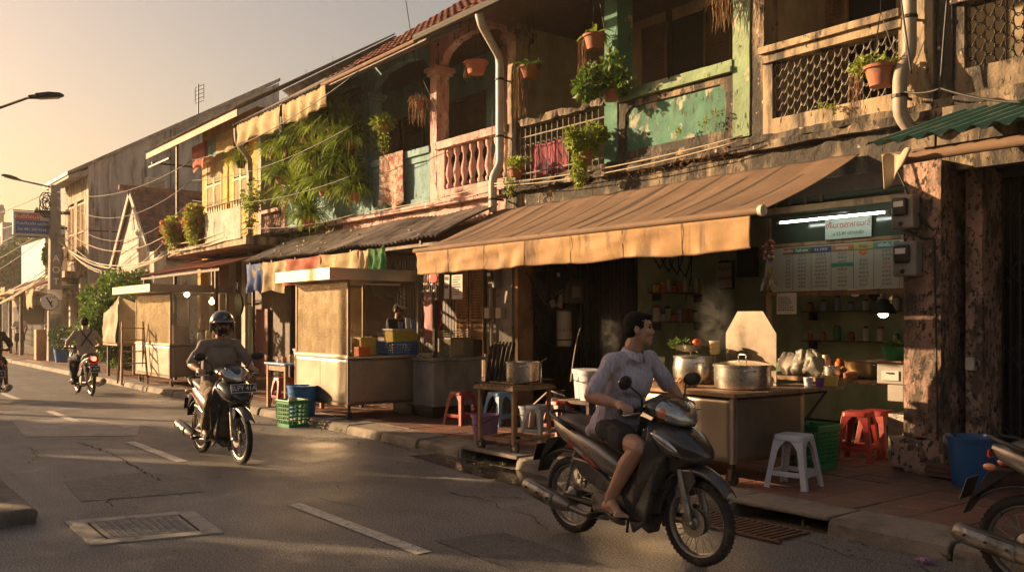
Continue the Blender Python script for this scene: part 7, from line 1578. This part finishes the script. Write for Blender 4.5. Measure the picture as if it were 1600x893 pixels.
    for s in (1,-1):
        f=MB().prism([(.76,.15),(.70,.30),(.63,.44),(.70,.52),(.78,.66),(.86,.88),(.93,.86),(.98,.62),(.93,.42),(.86,.22)],s*.135,s*.165,'y'); obj('side_wing',f,front_mat,t,bevel=.02,seg=3)
    # front cowl / apron nose
    R_=[]
    for c,dd,hw,hh in (((.84,.90),-.5,.10,.03),((.90,.875),-.5,.16,.075),((.99,.825),-.5,.19,.11),((1.09,.775),-.5,.175,.11),((1.18,.735),-.55,.14,.09),((1.255,.71),-.6,.09,.06),((1.295,.70),-.6,.035,.025)): R_.append(sec_tilt(c,dd,hw,hh,2.5,22))
    fc=obj('front_cowl',MB().loft(R_),front_mat,t,smooth='auto')
    for s in (1,-1):
        f=MB().ell((0,0,0),(.115,.014,.026),14,8,Matrix.Translation((0,0,0))); 
        M_=Matrix.Translation((1.06,s*.178,.80))@Matrix.Rotation(s*R(-17),4,'Z')@Matrix.Rotation(R(32),4,'Y')
        f=MB().ell((0,0,0),(.115,.018,.028),16,8,M_.to_3x3()); f.v=[(v[0]+1.06,v[1]+s*.178,v[2]+.80) for v in f.v]; obj('front_indicator',f,m_glassl,fc,smooth=True)
        f=MB().prism([(1.0,.90),(1.12,.862),(1.17,.815),(1.06,.86)],s*.02,s*.075,'y'); obj('cowl_vent',f,m_blackpl,fc,bevel=.006)
    R_=[]
    for c,dd,hw,hh in (((1.02,.60),1.35,.075,.06),((1.06,.66),1.0,.10,.08),((1.15,.70),.1,.10,.055),((1.24,.69),-.3,.07,.035)): R_.append(sec_tilt(c,dd,hw,hh,2.6))
    obj('nose_underside',MB().loft(R_),m_blackpl,fc,smooth='auto')
    obj('badge',MB().ell((1.235,0,.765),(.018,.022,.018),10,8),m_castal,fc,smooth=True)
    # fender
    def fen(u,v):
        th=R(38+102*u); rr=.338+.022*math.sin(PI*u)+.02*(1-u)**3; hw=.07*(.55+.45*math.sin(PI*min(1,u*.9+.15))); yy=(2*v-1)*hw; return (xf+rr*math.cos(th)-.02,yy,.285+rr*math.sin(th)*.98-.05*(2*v-1)**2*.9+.015)
    obj('front_fender',MB().sheet(fen,26,8),front_mat,t,smooth=True,solid=.008)
    for s in (1,-1):
        f=MB().prism([(1.06,.42),(1.10,.62),(1.20,.63),(1.24,.56),(1.17,.46)],s*.062,s*.078,'y'); obj('fork_shroud',f,front_mat,t,bevel=.01)
        f=MB().tube([(xf-.0,s*.085,.27),(xf-.03,s*.085,.40),(1.10,s*.075,.62)],[.026,.024,.018],10).tube([(xf-.02,s*.085,.285),(xf+.03,s*.085,.285)],.022,8); obj('fork_leg',f,m_castal,t,smooth='auto')
    obj('brake_caliper',MB().box(1.09,.065,.30,1.15,.105,.38),m_blackpl,t,bevel=.01)
    # handlebar cowl, headlamp, mirrors
    R_=[]
    for x,z,hw,hh in ((.80,1.00,.07,.04),(.84,1.01,.16,.055),(.90,1.015,.19,.072),(.97,1.0,.19,.082),(.985,.998,.186,.081)): R_.append(sec_yz(x,z,hw,hh,2.4,22))
    hb=obj('handlebar_cowl',MB().loft(R_),front_mat,t,smooth='auto')
    def lens(y0,y1,mm,nm,o=.012):
        def lf(u,v):
            y=y0+(y1-y0)*u; yy=y/.19; x=1.125-.19*abs(yy)**2.1+o; z=1.015-.055*abs(yy)*.3-.10*v+.02*abs(yy)
            return (x-.075*(1-v)**1.3+.0,y,z-.0)
        return obj(nm,MB().sheet(lf,14,8),mm,hb,smooth=True,solid=.012)
    obj('headlamp',MB().loft([sec_yz(x,z,hw,hh,2.4,22) for x,z,hw,hh in ((.986,.999,.180,.074),(1.03,.985,.172,.074),(1.08,.962,.142,.066),(1.12,.943,.095,.048),(1.145,.933,.045,.024))]),m_glassl,hb,smooth='auto')
    for s in (1,-1):
        obj('turn_indicator',MB().ell((1.015,s*.148,.985),(.045,.030,.042),12,9),m_amber,hb,smooth=True)
        obj('lamp_divider',MB().tube([(1.0,s*.10,1.064),(1.05,s*.098,1.030),(1.10,s*.080,.985),(1.13,s*.055,.935)],.007,6),m_blackpl,hb,smooth=True)
    obj('lamp_brow',MB().loft([sec_yz(x,z,hw,hh,2.4,16) for x,z,hw,hh in ((.97,1.062,.10,.022),(1.03,1.045,.085,.02),(1.09,1.010,.05,.014),(1.12,.985,.02,.008))]),front_mat,hb,smooth=True)
    obj('lower_lip',MB().loft([sec_yz(x,z,hw,hh,2.4,16) for x,z,hw,hh in ((.97,.935,.14,.022),(1.05,.915,.12,.02),(1.12,.905,.07,.014),(1.15,.905,.03,.008))]),m_blackpl,hb,smooth=True)
    R_=[]
    for x,z,hw,hh in ((.86,1.065,.06,.02),(.92,1.075,.10,.028),(.99,1.05,.11,.03),(1.05,1.02,.09,.02)): R_.append(sec_yz(x,z,hw,hh,2.4,16))
    obj('visor',MB().loft(R_),m_blackpl,hb,smooth=True)
    for s in (1,-1):
        obj('handlebar',MB().tube([(.88,s*.12,1.0),(.88,s*.22,1.005),(.86,s*.25,1.0)],.013,8),m_blackpl,t); obj('grip',MB().tube([(.86,s*.245,1.0),(.84,s*.37,.995)],[.018,.019],12),m_rubber,t,smooth='auto')
        obj('switch_box',MB().cbox((.868,s*.225,1.0),(.06,.05,.055)),m_blackpl,t,bevel=.01)
        obj('brake_lever',MB().tube([(.90,s*.22,.99),(.925,s*.27,.985),(.90,s*.37,.975),(.895,s*.385,.975)],[.009,.008,.006,.008],8),m_chrome,t,smooth=True)
        mr_=obj('mirror_stem',MB().tube([(.89,s*.20,1.02),(.90,s*.215,1.09),(.86,s*.27,1.15),(.86,s*.295,1.165)],.007,8),m_blackpl,t,smooth=True)
        M3=(Matrix.Rotation(s*R(-12),4,'Z')@Matrix.Rotation(R(8),4,'Y')).to_3x3()
        obj('mirror_housing',MB().ell((.865,s*.335,1.185),(.022,.075,.048),18,12,M3),m_blackpl,mr_,smooth=True); obj('mirror_glass',MB().ell((.852,s*.335,1.185),(.012,.066,.040),18,10,M3),m_chrome,mr_,smooth=True)
    f=MB().tube([(.90,-.16,1.0),(1.0,-.12,.92),(1.06,-.09,.80)],.006,5).tube([(.90,.16,1.0),(1.0,.12,.92),(1.06,.09,.80)],.006,5); obj('control_cable',f,m_cable,t,smooth=True)
    if plate:
        Mp=Matrix.Translation((1.285,0,.845))@Matrix.Rotation(R(-14),4,'Y'); p_=obj('front_number_plate',MB().box(-.004,-.145,-.048,.004,.145,.048,Mp).box(-.10,-.02,-.05,-.0045,.02,-.03,Mp),m_blackpl,t)
        obj('plate_rim',MB().box(.0045,-.145,-.048,.006,.145,-.042,Mp).box(.0045,-.145,.042,.006,.145,.048,Mp).box(.0045,-.145,-.0415,.006,-.139,.0415,Mp).box(.0045,.139,-.0415,.006,.145,.0415,Mp),m_inkwhite,p_)
        text(plate,.072,m_inkwhite,Mp@Matrix.Translation((.006,0,0))@Matrix.Rotation(PI/2,4,'Z')@Matrix.Rotation(PI/2,4,'X'),p_,ext=.0005)
    return t
sc1=scooter('dusty black and silver scooter ridden by the man in the lilac shirt',(-5.17,4.57,.004),R(1),m_silverp,m_paint)
sc2=scooter('dark scooter with a front number plate ridden by the helmeted rider',(-11.08,3.78,.004),R(1),m_silverp,m_paint,plate='SLFY 41A')
sc3=scooter('dark scooter with glowing red tail lamp riding away beside the bush',(-20.7,4.72,.004),R(180),m_paint,m_blackpl,rear_plate='1 8791',lit=True,spokes=False)
q=gp(-6,630); sc4=scooter('dark scooter cut by the left picture edge riding away',(q[0],q[1],.004),R(180),m_paint,m_blackpl,rear_plate='20 4',spokes=False)
sc5=scooter('parked scooter with a scratched silver muffler at the right picture edge',(-2.40,5.70,.0),R(6),m_silverp,m_paint)
# ================================================================ people
def bone(a,b,ra,rb): return ('c',a,ra,b,rb)
def hand(w,f,curl=1.0,s=1.0,side=1,grip=None):
    "w wrist, f unit forward (towards fingers); returns prims; grip = axis for fingers curled round a bar"
    w=Vector(w); f=Vector(f).normalized(); P=[]
    ax_=Vector(grip).normalized() if grip else Vector((0,1,0)); nrm=f.cross(ax_).normalized()
    if nrm.z<0: nrm=-nrm
    palm=w+f*.05*s; P.append(('c',w,.026*s,w+f*.03*s,.030*s))
    for k in range(-1,3): o=ax_*((k-.5)*.020*s); P.append(('c',w+f*.02*s+o*.7,.014*s,w+f*.078*s+o,.0125*s))
    L=[.040,.044,.042,.034]
    for k in range(4):
        o=ax_*((k-1.5)*.021*s); b=w+f*.082*s+o; l=L[k]*s
        if grip: p1=b+f*l*.55+nrm*-.010*s; p2=p1-nrm*.034*s+f*.004; p3=p2-f*.026*s-nrm*.004*s
        else: p1=b+f*l*.8-nrm*.006*s*curl; p2=p1+f*l*.5-nrm*.014*s*curl; p3=p2+f*l*.3-nrm*.016*s*curl
        P+= [('c',b,.0105*s,p1,.0098*s),('c',p1,.0098*s,p2,.009*s),('c',p2,.009*s,p3,.0078*s)]
    tb=w+f*.03*s+ax_*(-side*.026*s); t1=tb+f*.032*s-ax_*(side*.014*s)-nrm*.014*s; t2=t1+f*.024*s-nrm*(.016*s)+ax_*(side*.008*s)
    P+=[('c',tb,.014*s,t1,.0115*s),('c',t1,.0115*s,t2,.0095*s)]
    return P
def head_prims(c,M,s=1.0):
    "head facing local +x; c = centre of skull"
    c=Vector(c); T=lambda x,y,z:c+M@Vector((x*s,y*s,z*s)); E=lambda p,r:('e',T(*p),tuple(v*s for v in r),M)
    P=[E((-.010,0,.028),(.096,.076,.090)),E((.018,0,-.030),(.070,.064,.078)),E((.045,0,-.075),(.042,.046,.034)),E((.070,0,-.098),(.020,.026,.018)),
       E((.062,.036,-.022),(.026,.026,.026)),E((.062,-.036,-.022),(.026,.026,.026)),E((.076,0,.040),(.016,.046,.016)),
       ('c',T(.084,0,.012),.010*s,T(.101,0,-.026),.012*s),E((.091,.013,-.031),(.012,.010,.008)),E((.091,-.013,-.031),(.012,.010,.008)),
       E((.086,0,-.060),(.014,.026,.010)),E((.082,0,-.076),(.014,.022,.009))]
    for sg in (1,-1):
        P+=[E((-.008,sg*.078,-.008),(.020,.008,.032)),E((-.016,sg*.083,-.004),(.010,.006,.028))]
    return P,T
def person(label,loc,rz,J,shirt,trouser,skin=m_skin,short=True,sleeve=.62,shoe='sandal',vox=.0075,hair=True,helmet=False,mask=False,collar=False,headyaw=0,headpitch=0,group='people',s=1.0,shoe_m=None,trsh=.55,fat=1.0,bulk=1.0,name='person'):
    t=thing(name,label,'person',loc,rz,group)
    V=lambda k:Vector(J[k])
    pel,che,nk,hd=V('pelvis'),V('chest'),V('neck'),V('head')
    Mh=(Matrix.Rotation(headyaw,4,'Z')@Matrix.Rotation(headpitch,4,'Y')).to_3x3()
    P,T=head_prims(hd,Mh)
    P+=[bone(nk-Vector((.01,0,.06)),nk+Vector((0,0,.02)),.052,.056),bone(nk,hd+Vector((-.012,0,-.05)),.056,.054),
        bone(pel,che,.085,.085),('e',che,(.085,.13,.11)),('e',pel,(.10,.13,.09))]
    for sd,sg in (('L',1),('R',-1)):
        sh,el,wr=V('sh'+sd),V('el'+sd),V('wr'+sd); hp,kn,an,to=V('hip'+sd),V('kn'+sd),V('an'+sd),V('toe'+sd)
        mid=sh.lerp(el,.45); P+=[bone(che+Vector((0,sg*.06,.04)),sh,.045,.040),bone(sh,mid,.042,.046),bone(mid,el,.046,.038),bone(el,el.lerp(wr,.35),.039,.040),bone(el.lerp(wr,.35),wr,.040,.025)]
        g=J.get('grip'+sd); fd=J.get('fd'+sd) or (wr-el); P+=hand(wr,fd,side=sg if not g else sg,grip=g)
        P+=[bone(hp,hp.lerp(kn,.5),.088,.075),bone(hp.lerp(kn,.5),kn,.075,.056),('e',kn+(kn-hp).normalized()*.01,(.056,.054,.056)),bone(kn,kn.lerp(an,.33)+ (kn-hp).normalized()*-.02,.052,.056),bone(kn.lerp(an,.33)+(kn-hp).normalized()*-.02,an,.056,.033),bone(an,an+Vector((0,0,-.03)),.033,.034)]
        fdv=(to-an); fdv.z*=1; fw=Vector((fdv.x,fdv.y,0)).normalized(); lat=Vector((-fw.y,fw.x,0)); heel=an-fw*.045+Vector((0,0,-.055)); ball=to+Vector((0,0,.006))
        P+=[bone(heel,an+fw*.04+Vector((0,0,-.04)),.032,.034),bone(an+fw*.04+Vector((0,0,-.035)),ball,.032,.024),bone(heel,ball,.028,.024),bone(ball-lat*.022,ball+lat*.022,.022,.022)]
        if shoe=='sandal':
            for k in range(5): o=lat*((k-2)*.0185*sg); ln=.040-.004*abs(k-(0 if 1 else 0))-.003*k; P.append(bone(ball+o,ball+o+fw*(ln+.008)-Vector((0,0,.006)),.0105 if k else .013,.009 if k else .0115))
    if bulk!=1: P=[(q[0],q[1],q[2]*(bulk if q[2]>.022 else 1),q[3],q[4]*(bulk if q[4]>.022 else 1)) if q[0]=='c' else q for q in P]
    body=organic('body',P,vox,skin,t,sm=2)
    for sg in (1,-1):
        if helmet and mask: pass
        e=obj('eye',MB().ell(T(.079,sg*.031,.012),(.010,.015,.0085),10,8,Mh),m_eye,t,smooth=True)
        obj('eyebrow',MB().tube([T(.088,sg*.016,.030),T(.088,sg*.034,.034),T(.078,sg*.050,.028)],[.003,.004,.002],5),m_hair,t)
    if not mask: obj('mouth',MB().ell(T(.093,0,-.066),(.007,.022,.0035),10,6,Mh),m_lip,t,smooth=True)
    if hair:
        HP=[('e',T(-.020,0,.040),(.092,.081,.086),Mh),('e',T(-.046,0,.0),(.062,.075,.068),Mh),('e',T(.032,0,.082),(.058,.060,.030),Mh),('e',T(-.006,.060,.030),(.048,.024,.038),Mh),('e',T(-.006,-.060,.030),(.048,.024,.038),Mh)]
        organic('hair',HP,.005,m_hair,t,sm=1,fold=.004,fs=95)
    if helmet:
        hp_=MB(); n=28; rings=[]
        for j in range(12):
            a=PI/2*j/11; rr=math.cos(a); rings.append([T(-.008+.146*rr*math.cos(2*PI*i/n),.132*rr*math.sin(2*PI*i/n),.035+.135*math.sin(a)) for i in range(n)])
        low=[T(-.008+.143*math.cos(2*PI*i/n)-(0),.130*math.sin(2*PI*i/n),(-.075 if math.cos(2*PI*i/n)<.35 else .030)) for i in range(n)]
        hm=obj('helmet',MB().loft([low]+rings,caps=False),m_helmet,t,smooth=True,solid=.012)
        obj('visor_peak',MB().sheet(lambda u,v:T(-.008+(.150+.045*v)*math.cos(R(-52+104*u)),(.136+.02*v)*math.sin(R(-52+104*u)),.055+.012*math.cos(R(-52+104*u))-.018*v),16,4),m_helmet,hm,smooth=True,solid=.005)
        obj('helmet_trim',MB().tube([T(-.008+.150*math.cos(R(a)),.137*math.sin(R(a)),.034) for a in range(-66,67,6)],.006,6),m_blackpl,hm)
        for sg in (1,-1): obj('chin_strap',MB().tube([T(.02,sg*.10,-.03),T(.045,sg*.07,-.10),T(.06,0,-.118)],.007,6),m_blackpl,hm)
        text('S3',.035,m_inkwhite,Matrix.Translation(T(.128,0,.105))@Mh.to_4x4()@Matrix.Rotation(PI/2,4,'Z')@Matrix.Rotation(R(55),4,'X'),hm,name='helmet_mark',ext=.001)
    if mask:
        organic('face_mask',[('e',T(.052,0,-.055),(.056,.060,.052),Mh),('e',T(.078,0,-.040),(.034,.036,.036),Mh),('e',T(.03,0,-.095),(.05,.052,.03),Mh)],.006,m_shorts,t,sm=3)
    # shirt
    SP=[('e',che+Vector((-.0,0,-.02)),(.130*fat,.178,.15)),('e',(pel+che)/2,(.135*fat,.165,.17)),('e',pel+Vector((0,0,.02)),(.145*fat,.172,.115)),('e',nk+Vector((-.005,0,-.075)),(.075,.125,.055)),bone(pel+Vector((0,.06,.05)),che+Vector((0,.08,0)),.11,.12),bone(pel+Vector((0,-.06,.05)),che+Vector((0,-.08,0)),.11,.12)]
    for sd,sg in (('L',1),('R',-1)):
        sh,el=V('sh'+sd),V('el'+sd); e_=sh.lerp(el,sleeve+.25); SP+=[bone(che+Vector((0,sg*.08,.08)),sh+Vector((0,-sg*.02,-.01)),.080,.058),bone(sh,e_,.060,.062),bone(nk+Vector((-.02,sg*.03,-.05)),sh+Vector((-.01,-sg*.01,.0)),.050,.052)]
        d=(e_-sh).normalized(); 
    if J.get('shirttail'):
        st=Vector(J['shirttail']); SP+=[bone(pel+Vector((-.03,-.09,0)),st+Vector((0,-.10,0)),.085,.045),bone(pel+Vector((-.03,.09,0)),st+Vector((0,.10,0)),.085,.045),('e',pel+Vector((.02,0,-.03)),(.17,.185,.07))]
    so=organic('shirt',SP,vox*1.1,shirt,t,sm=4,fold=.013,fs=9,fz=.7)
    if collar:
        f=MB(); c=nk+Vector((.0,0,-.025))
        for sg in (1,-1):
            f.sheet(lambda u,v:(c.x+ (.072+.025*v)*math.cos(R(170-150*u)),c.y+sg*(.068+.028*v)*math.sin(R(170-150*u)),c.z+.035-.045*v-.05*u*u*(1+.3*v)+.0),14,5)
        obj('collar',f,shirt,so,smooth=True,solid=.005)
        fx=che.x+.132; f=MB().tube([(nk.x+.085,0,nk.z-.10),(fx+.005,0,che.z),(fx+.0,0,(che.z+pel.z)/2),(pel.x+.145,0,pel.z+.04)],.007,6); obj('button_placket',f,shirt,so,smooth=True)
        f=MB().prism([(-.045,-.055),(.045,-.055),(.045,.045),(-.045,.045)],-.0,.006,'x',M=Matrix.Translation((fx-.022,.075,che.z+.0))@Matrix.Rotation(R(22),4,'Z')); obj('chest_pocket',f,shirt,so)
    # trousers
    TP=[('e',pel,(.135,.168,.10))]
    for sd,sg in (('L',1),('R',-1)):
        hp,kn,an=V('hip'+sd),V('kn'+sd),V('an'+sd)
        if short: e_=hp.lerp(kn,trsh+.12); TP+=[bone(pel+Vector((0,sg*.06,0)),hp,.10,.105),bone(hp,e_,.105,.098)]
        else: TP+=[bone(pel+Vector((0,sg*.06,0)),hp,.10,.10),bone(hp,kn,.098,.074),bone(kn,kn.lerp(an,.5),.074,.068),bone(kn.lerp(an,.5),an+Vector((0,0,.03)),.068,.058)]
    organic('shorts' if short else 'trousers',TP,vox*1.1,trouser,t,sm=3,fold=.010,fs=10)
    for sd,sg in (('L',1),('R',-1)):
        an,to=V('an'+sd),V('toe'+sd); fw=Vector((to.x-an.x,to.y-an.y,0)).normalized(); lat=Vector((-fw.y,fw.x,0)); heel=an-fw*.05+Vector((0,0,-.085)); tip=to+fw*.055
        if shoe=='sandal':
            z0=min(heel.z,to.z-.022); pts=[]
            for k in range(20):
                a=2*PI*k/20; l=(heel-tip).length/2+.012; c=(heel+tip)/2; ww=.040+.008*math.cos(a); p=c+fw*(l*math.cos(a))+lat*(ww*math.sin(a)); pts.append(p)
            def zz(p): u=(p-heel).dot(fw)/max(.01,(tip-heel).dot(fw)); return heel.z*(1-u)+(to.z-.024)*u
            sd_=obj('sandal',MB().loft([[(p.x,p.y,zz(p)-.026) for p in pts],[(p.x,p.y,zz(p)+.006) for p in pts]]),m_blackpl,t,bevel=.004)
            tp=to+fw*.012+Vector((0,0,.020)); obj('strap',MB().tube([an+lat*.040+Vector((0,0,-.085))+fw*.06,(to+lat*.034+Vector((0,0,.012))-fw*.02),tp,(to-lat*.034+Vector((0,0,.012))-fw*.02),an-lat*.040+Vector((0,0,-.085))+fw*.06],.007,6),m_blackpl,sd_,smooth=True)
        else:
            organic('shoe',[bone(heel+Vector((0,0,.02)),to+Vector((0,0,.0)),.042,.038),bone(to,to+fw*.045,.036,.028),bone(an+Vector((0,0,-.02)),heel+Vector((0,0,.03)),.040,.042)],.008,shoe_m or m_shorts,t,sm=2)
    return t
def seated(dx=0,lean=.10,turn=0,foot='R'):
    "pose on the scooter, in scooter coordinates"
    J=dict(pelvis=(.44,0,.85),chest=(.47+lean,0,1.19),neck=(.50+lean*1.25,0,1.40),head=(.535+lean*1.4,0,1.535))
    for sd,sg in (('L',1),('R',-1)):
        J['sh'+sd]=(.485+lean*1.2,sg*.185,1.315); J['el'+sd]=(.60,sg*.345,1.09); J['wr'+sd]=(.775,sg*.315,1.035)
        J['grip'+sd]=(-.12,sg*1.0,0); J['fd'+sd]=(1,sg*.03,-.12)
        J['hip'+sd]=(.48,sg*.10,.82); J['kn'+sd]=(.865,sg*.205,.745); J['an'+sd]=(.66,sg*.205,.355); J['toe'+sd]=(.80,sg*.235,.275)
    return J
def ride(sc,label,J,**k):
    return person(label,sc.location,sc.rotation_euler.z,J,**k)
J=seated(lean=.095); J['shirttail']=(.30,0,.80); J['anR']=(.60,-.215,.37); J['toeR']=(.72,-.245,.275); J['elR']=(.56,-.36,1.08); J['elL']=(.66,.34,1.12)
ride(sc1,'man in lilac short sleeved shirt and black shorts riding the nearest scooter, head turned',J,shirt=m_shirtl,trouser=m_shorts,collar=True,headyaw=R(42),vox=.006,fat=1.32,bulk=1.13,trsh=.50)
J=seated(lean=.08); ride(sc2,'rider in a black helmet, face mask and grey tee shirt coming towards the camera',J,shirt=m_grtee,trouser=m_khaki,short=False,helmet=True,mask=True,hair=False,headyaw=R(-8),shoe='shoe',headpitch=R(4),vox=.007)
J=seated(lean=.06); r3=ride(sc3,'rider seen from behind in a pale shirt with crossed bag straps',J,shirt=m_tan,trouser=m_navy,short=False,shoe='shoe',vox=.012,sleeve=.55)
f=MB()
for s in (1,-1): f.tube([(.56,s*.14,1.44),(.42,s*.10,1.36),(.395,0,1.22),(.36,-s*.12,1.05)],.016,6)
obj('bag_strap',f,m_navy,r3,smooth=True)
J=seated(lean=.06); J['knR']=(.80,-.26,.72); J['anR']=(.62,-.27,.30); J['toeR']=(.76,-.30,.20)
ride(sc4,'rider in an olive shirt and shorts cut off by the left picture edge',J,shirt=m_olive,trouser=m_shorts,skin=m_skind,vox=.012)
def standing(h=1.0,arms='down'):
    J=dict(pelvis=(0,0,.93),chest=(0,0,1.26),neck=(0,0,1.45),head=(.02,0,1.59))
    for sd,sg in (('L',1),('R',-1)):
        J['sh'+sd]=(0,sg*.19,1.40); J['el'+sd]=(-.03,sg*.27,1.12); J['wr'+sd]=(.06,sg*.29,.88); J['hip'+sd]=(0,sg*.10,.90); J['kn'+sd]=(.03,sg*.12,.50); J['an'+sd]=(-.02,sg*.13,.09); J['toe'+sd]=(.13,sg*.15,.03)
    return J
J=standing(); J['elR']=(.02,-.28,1.14); J['wrR']=(.22,-.12,1.16); J['fdR']=(.5,.8,.1); J['elL']=(-.02,.28,1.14); J['wrL']=(.14,.24,.94)
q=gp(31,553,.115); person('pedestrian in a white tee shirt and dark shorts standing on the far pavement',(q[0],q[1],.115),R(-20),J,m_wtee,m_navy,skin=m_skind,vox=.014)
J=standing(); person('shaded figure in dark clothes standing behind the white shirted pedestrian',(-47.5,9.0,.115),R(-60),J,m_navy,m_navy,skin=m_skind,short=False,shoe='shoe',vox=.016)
J=standing(); J['elR']=(.1,-.27,1.15); J['wrR']=(.30,-.15,1.10); J['elL']=(.12,.27,1.15); J['wrL']=(.32,.12,1.08)
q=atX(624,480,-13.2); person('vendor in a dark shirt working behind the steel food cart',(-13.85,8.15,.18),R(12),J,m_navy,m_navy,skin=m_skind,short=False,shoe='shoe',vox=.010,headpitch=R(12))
hz=MB().box(-640,-640,-1.3,640,640,22)
hm=bpy.data.materials.new('haze'); hm.use_nodes=True; hn=hm.node_tree; hn.nodes.clear()
pv=hn.nodes.new('ShaderNodeVolumePrincipled'); pv.inputs['Color'].default_value=(.95,.88,.78,1); pv.inputs['Density'].default_value=.0009; pv.inputs['Anisotropy'].default_value=.3
ho=hn.nodes.new('ShaderNodeOutputMaterial'); hn.links.new(pv.outputs[0],ho.inputs['Volume'])
hx=obj('haze',hz,hm); hx['kind']='stuff'; hx['label']='warm evening haze filling the street air'; hx['category']='haze'
def steam(label,c,r,dens):
    o=solo('steam',MB().ell(c,r,16,12),None or bpy.data.materials.new('steam'),label,'steam',smooth=True); o['kind']='stuff'
    m=o.data.materials[0]; m.use_nodes=True; n=m.node_tree; n.nodes.clear(); L=n.links.new
    pv=n.nodes.new('ShaderNodeVolumePrincipled'); pv.inputs['Color'].default_value=(.95,.93,.9,1); out=n.nodes.new('ShaderNodeOutputMaterial'); L(pv.outputs[0],out.inputs['Volume'])
    tc=n.nodes.new('ShaderNodeTexCoord'); nz=n.nodes.new('ShaderNodeTexNoise'); nz.inputs['Scale'].default_value=9; nz.inputs['Detail'].default_value=3; nz.inputs['Distortion'].default_value=1.2; L(tc.outputs['Object'],nz.inputs[0])
    mr=n.nodes.new('ShaderNodeMapRange'); mr.inputs[1].default_value=.40; mr.inputs[2].default_value=.85; mr.inputs[3].default_value=0; mr.inputs[4].default_value=dens; L(nz.outputs[0],mr.inputs[0])
    gr=n.nodes.new('ShaderNodeTexGradient'); gr.gradient_type='SPHERICAL'; mp=n.nodes.new('ShaderNodeMapping'); mp.inputs['Location'].default_value=(0,0,-1); mp.inputs['Scale'].default_value=(1/r[0],1/r[1],1/r[2]); L(tc.outputs['Object'],mp.inputs[0]); L(mp.outputs[0],gr.inputs[0])
    mm=n.nodes.new('ShaderNodeMath'); mm.operation='MULTIPLY'; L(mr.outputs[0],mm.inputs[0]); L(gr.outputs[1],mm.inputs[1]); L(mm.outputs[0],pv.inputs['Density'])
steam('wisp of steam rising from the lidded pot and steamer',(-6.05,7.25,1.55),(.24,.18,.52),2.0)
steam('wisp of steam above the white buckets behind the rider',at(955,520,8.0),(.17,.15,.50),2.2)
bpy.data.scenes.remove(TMP)
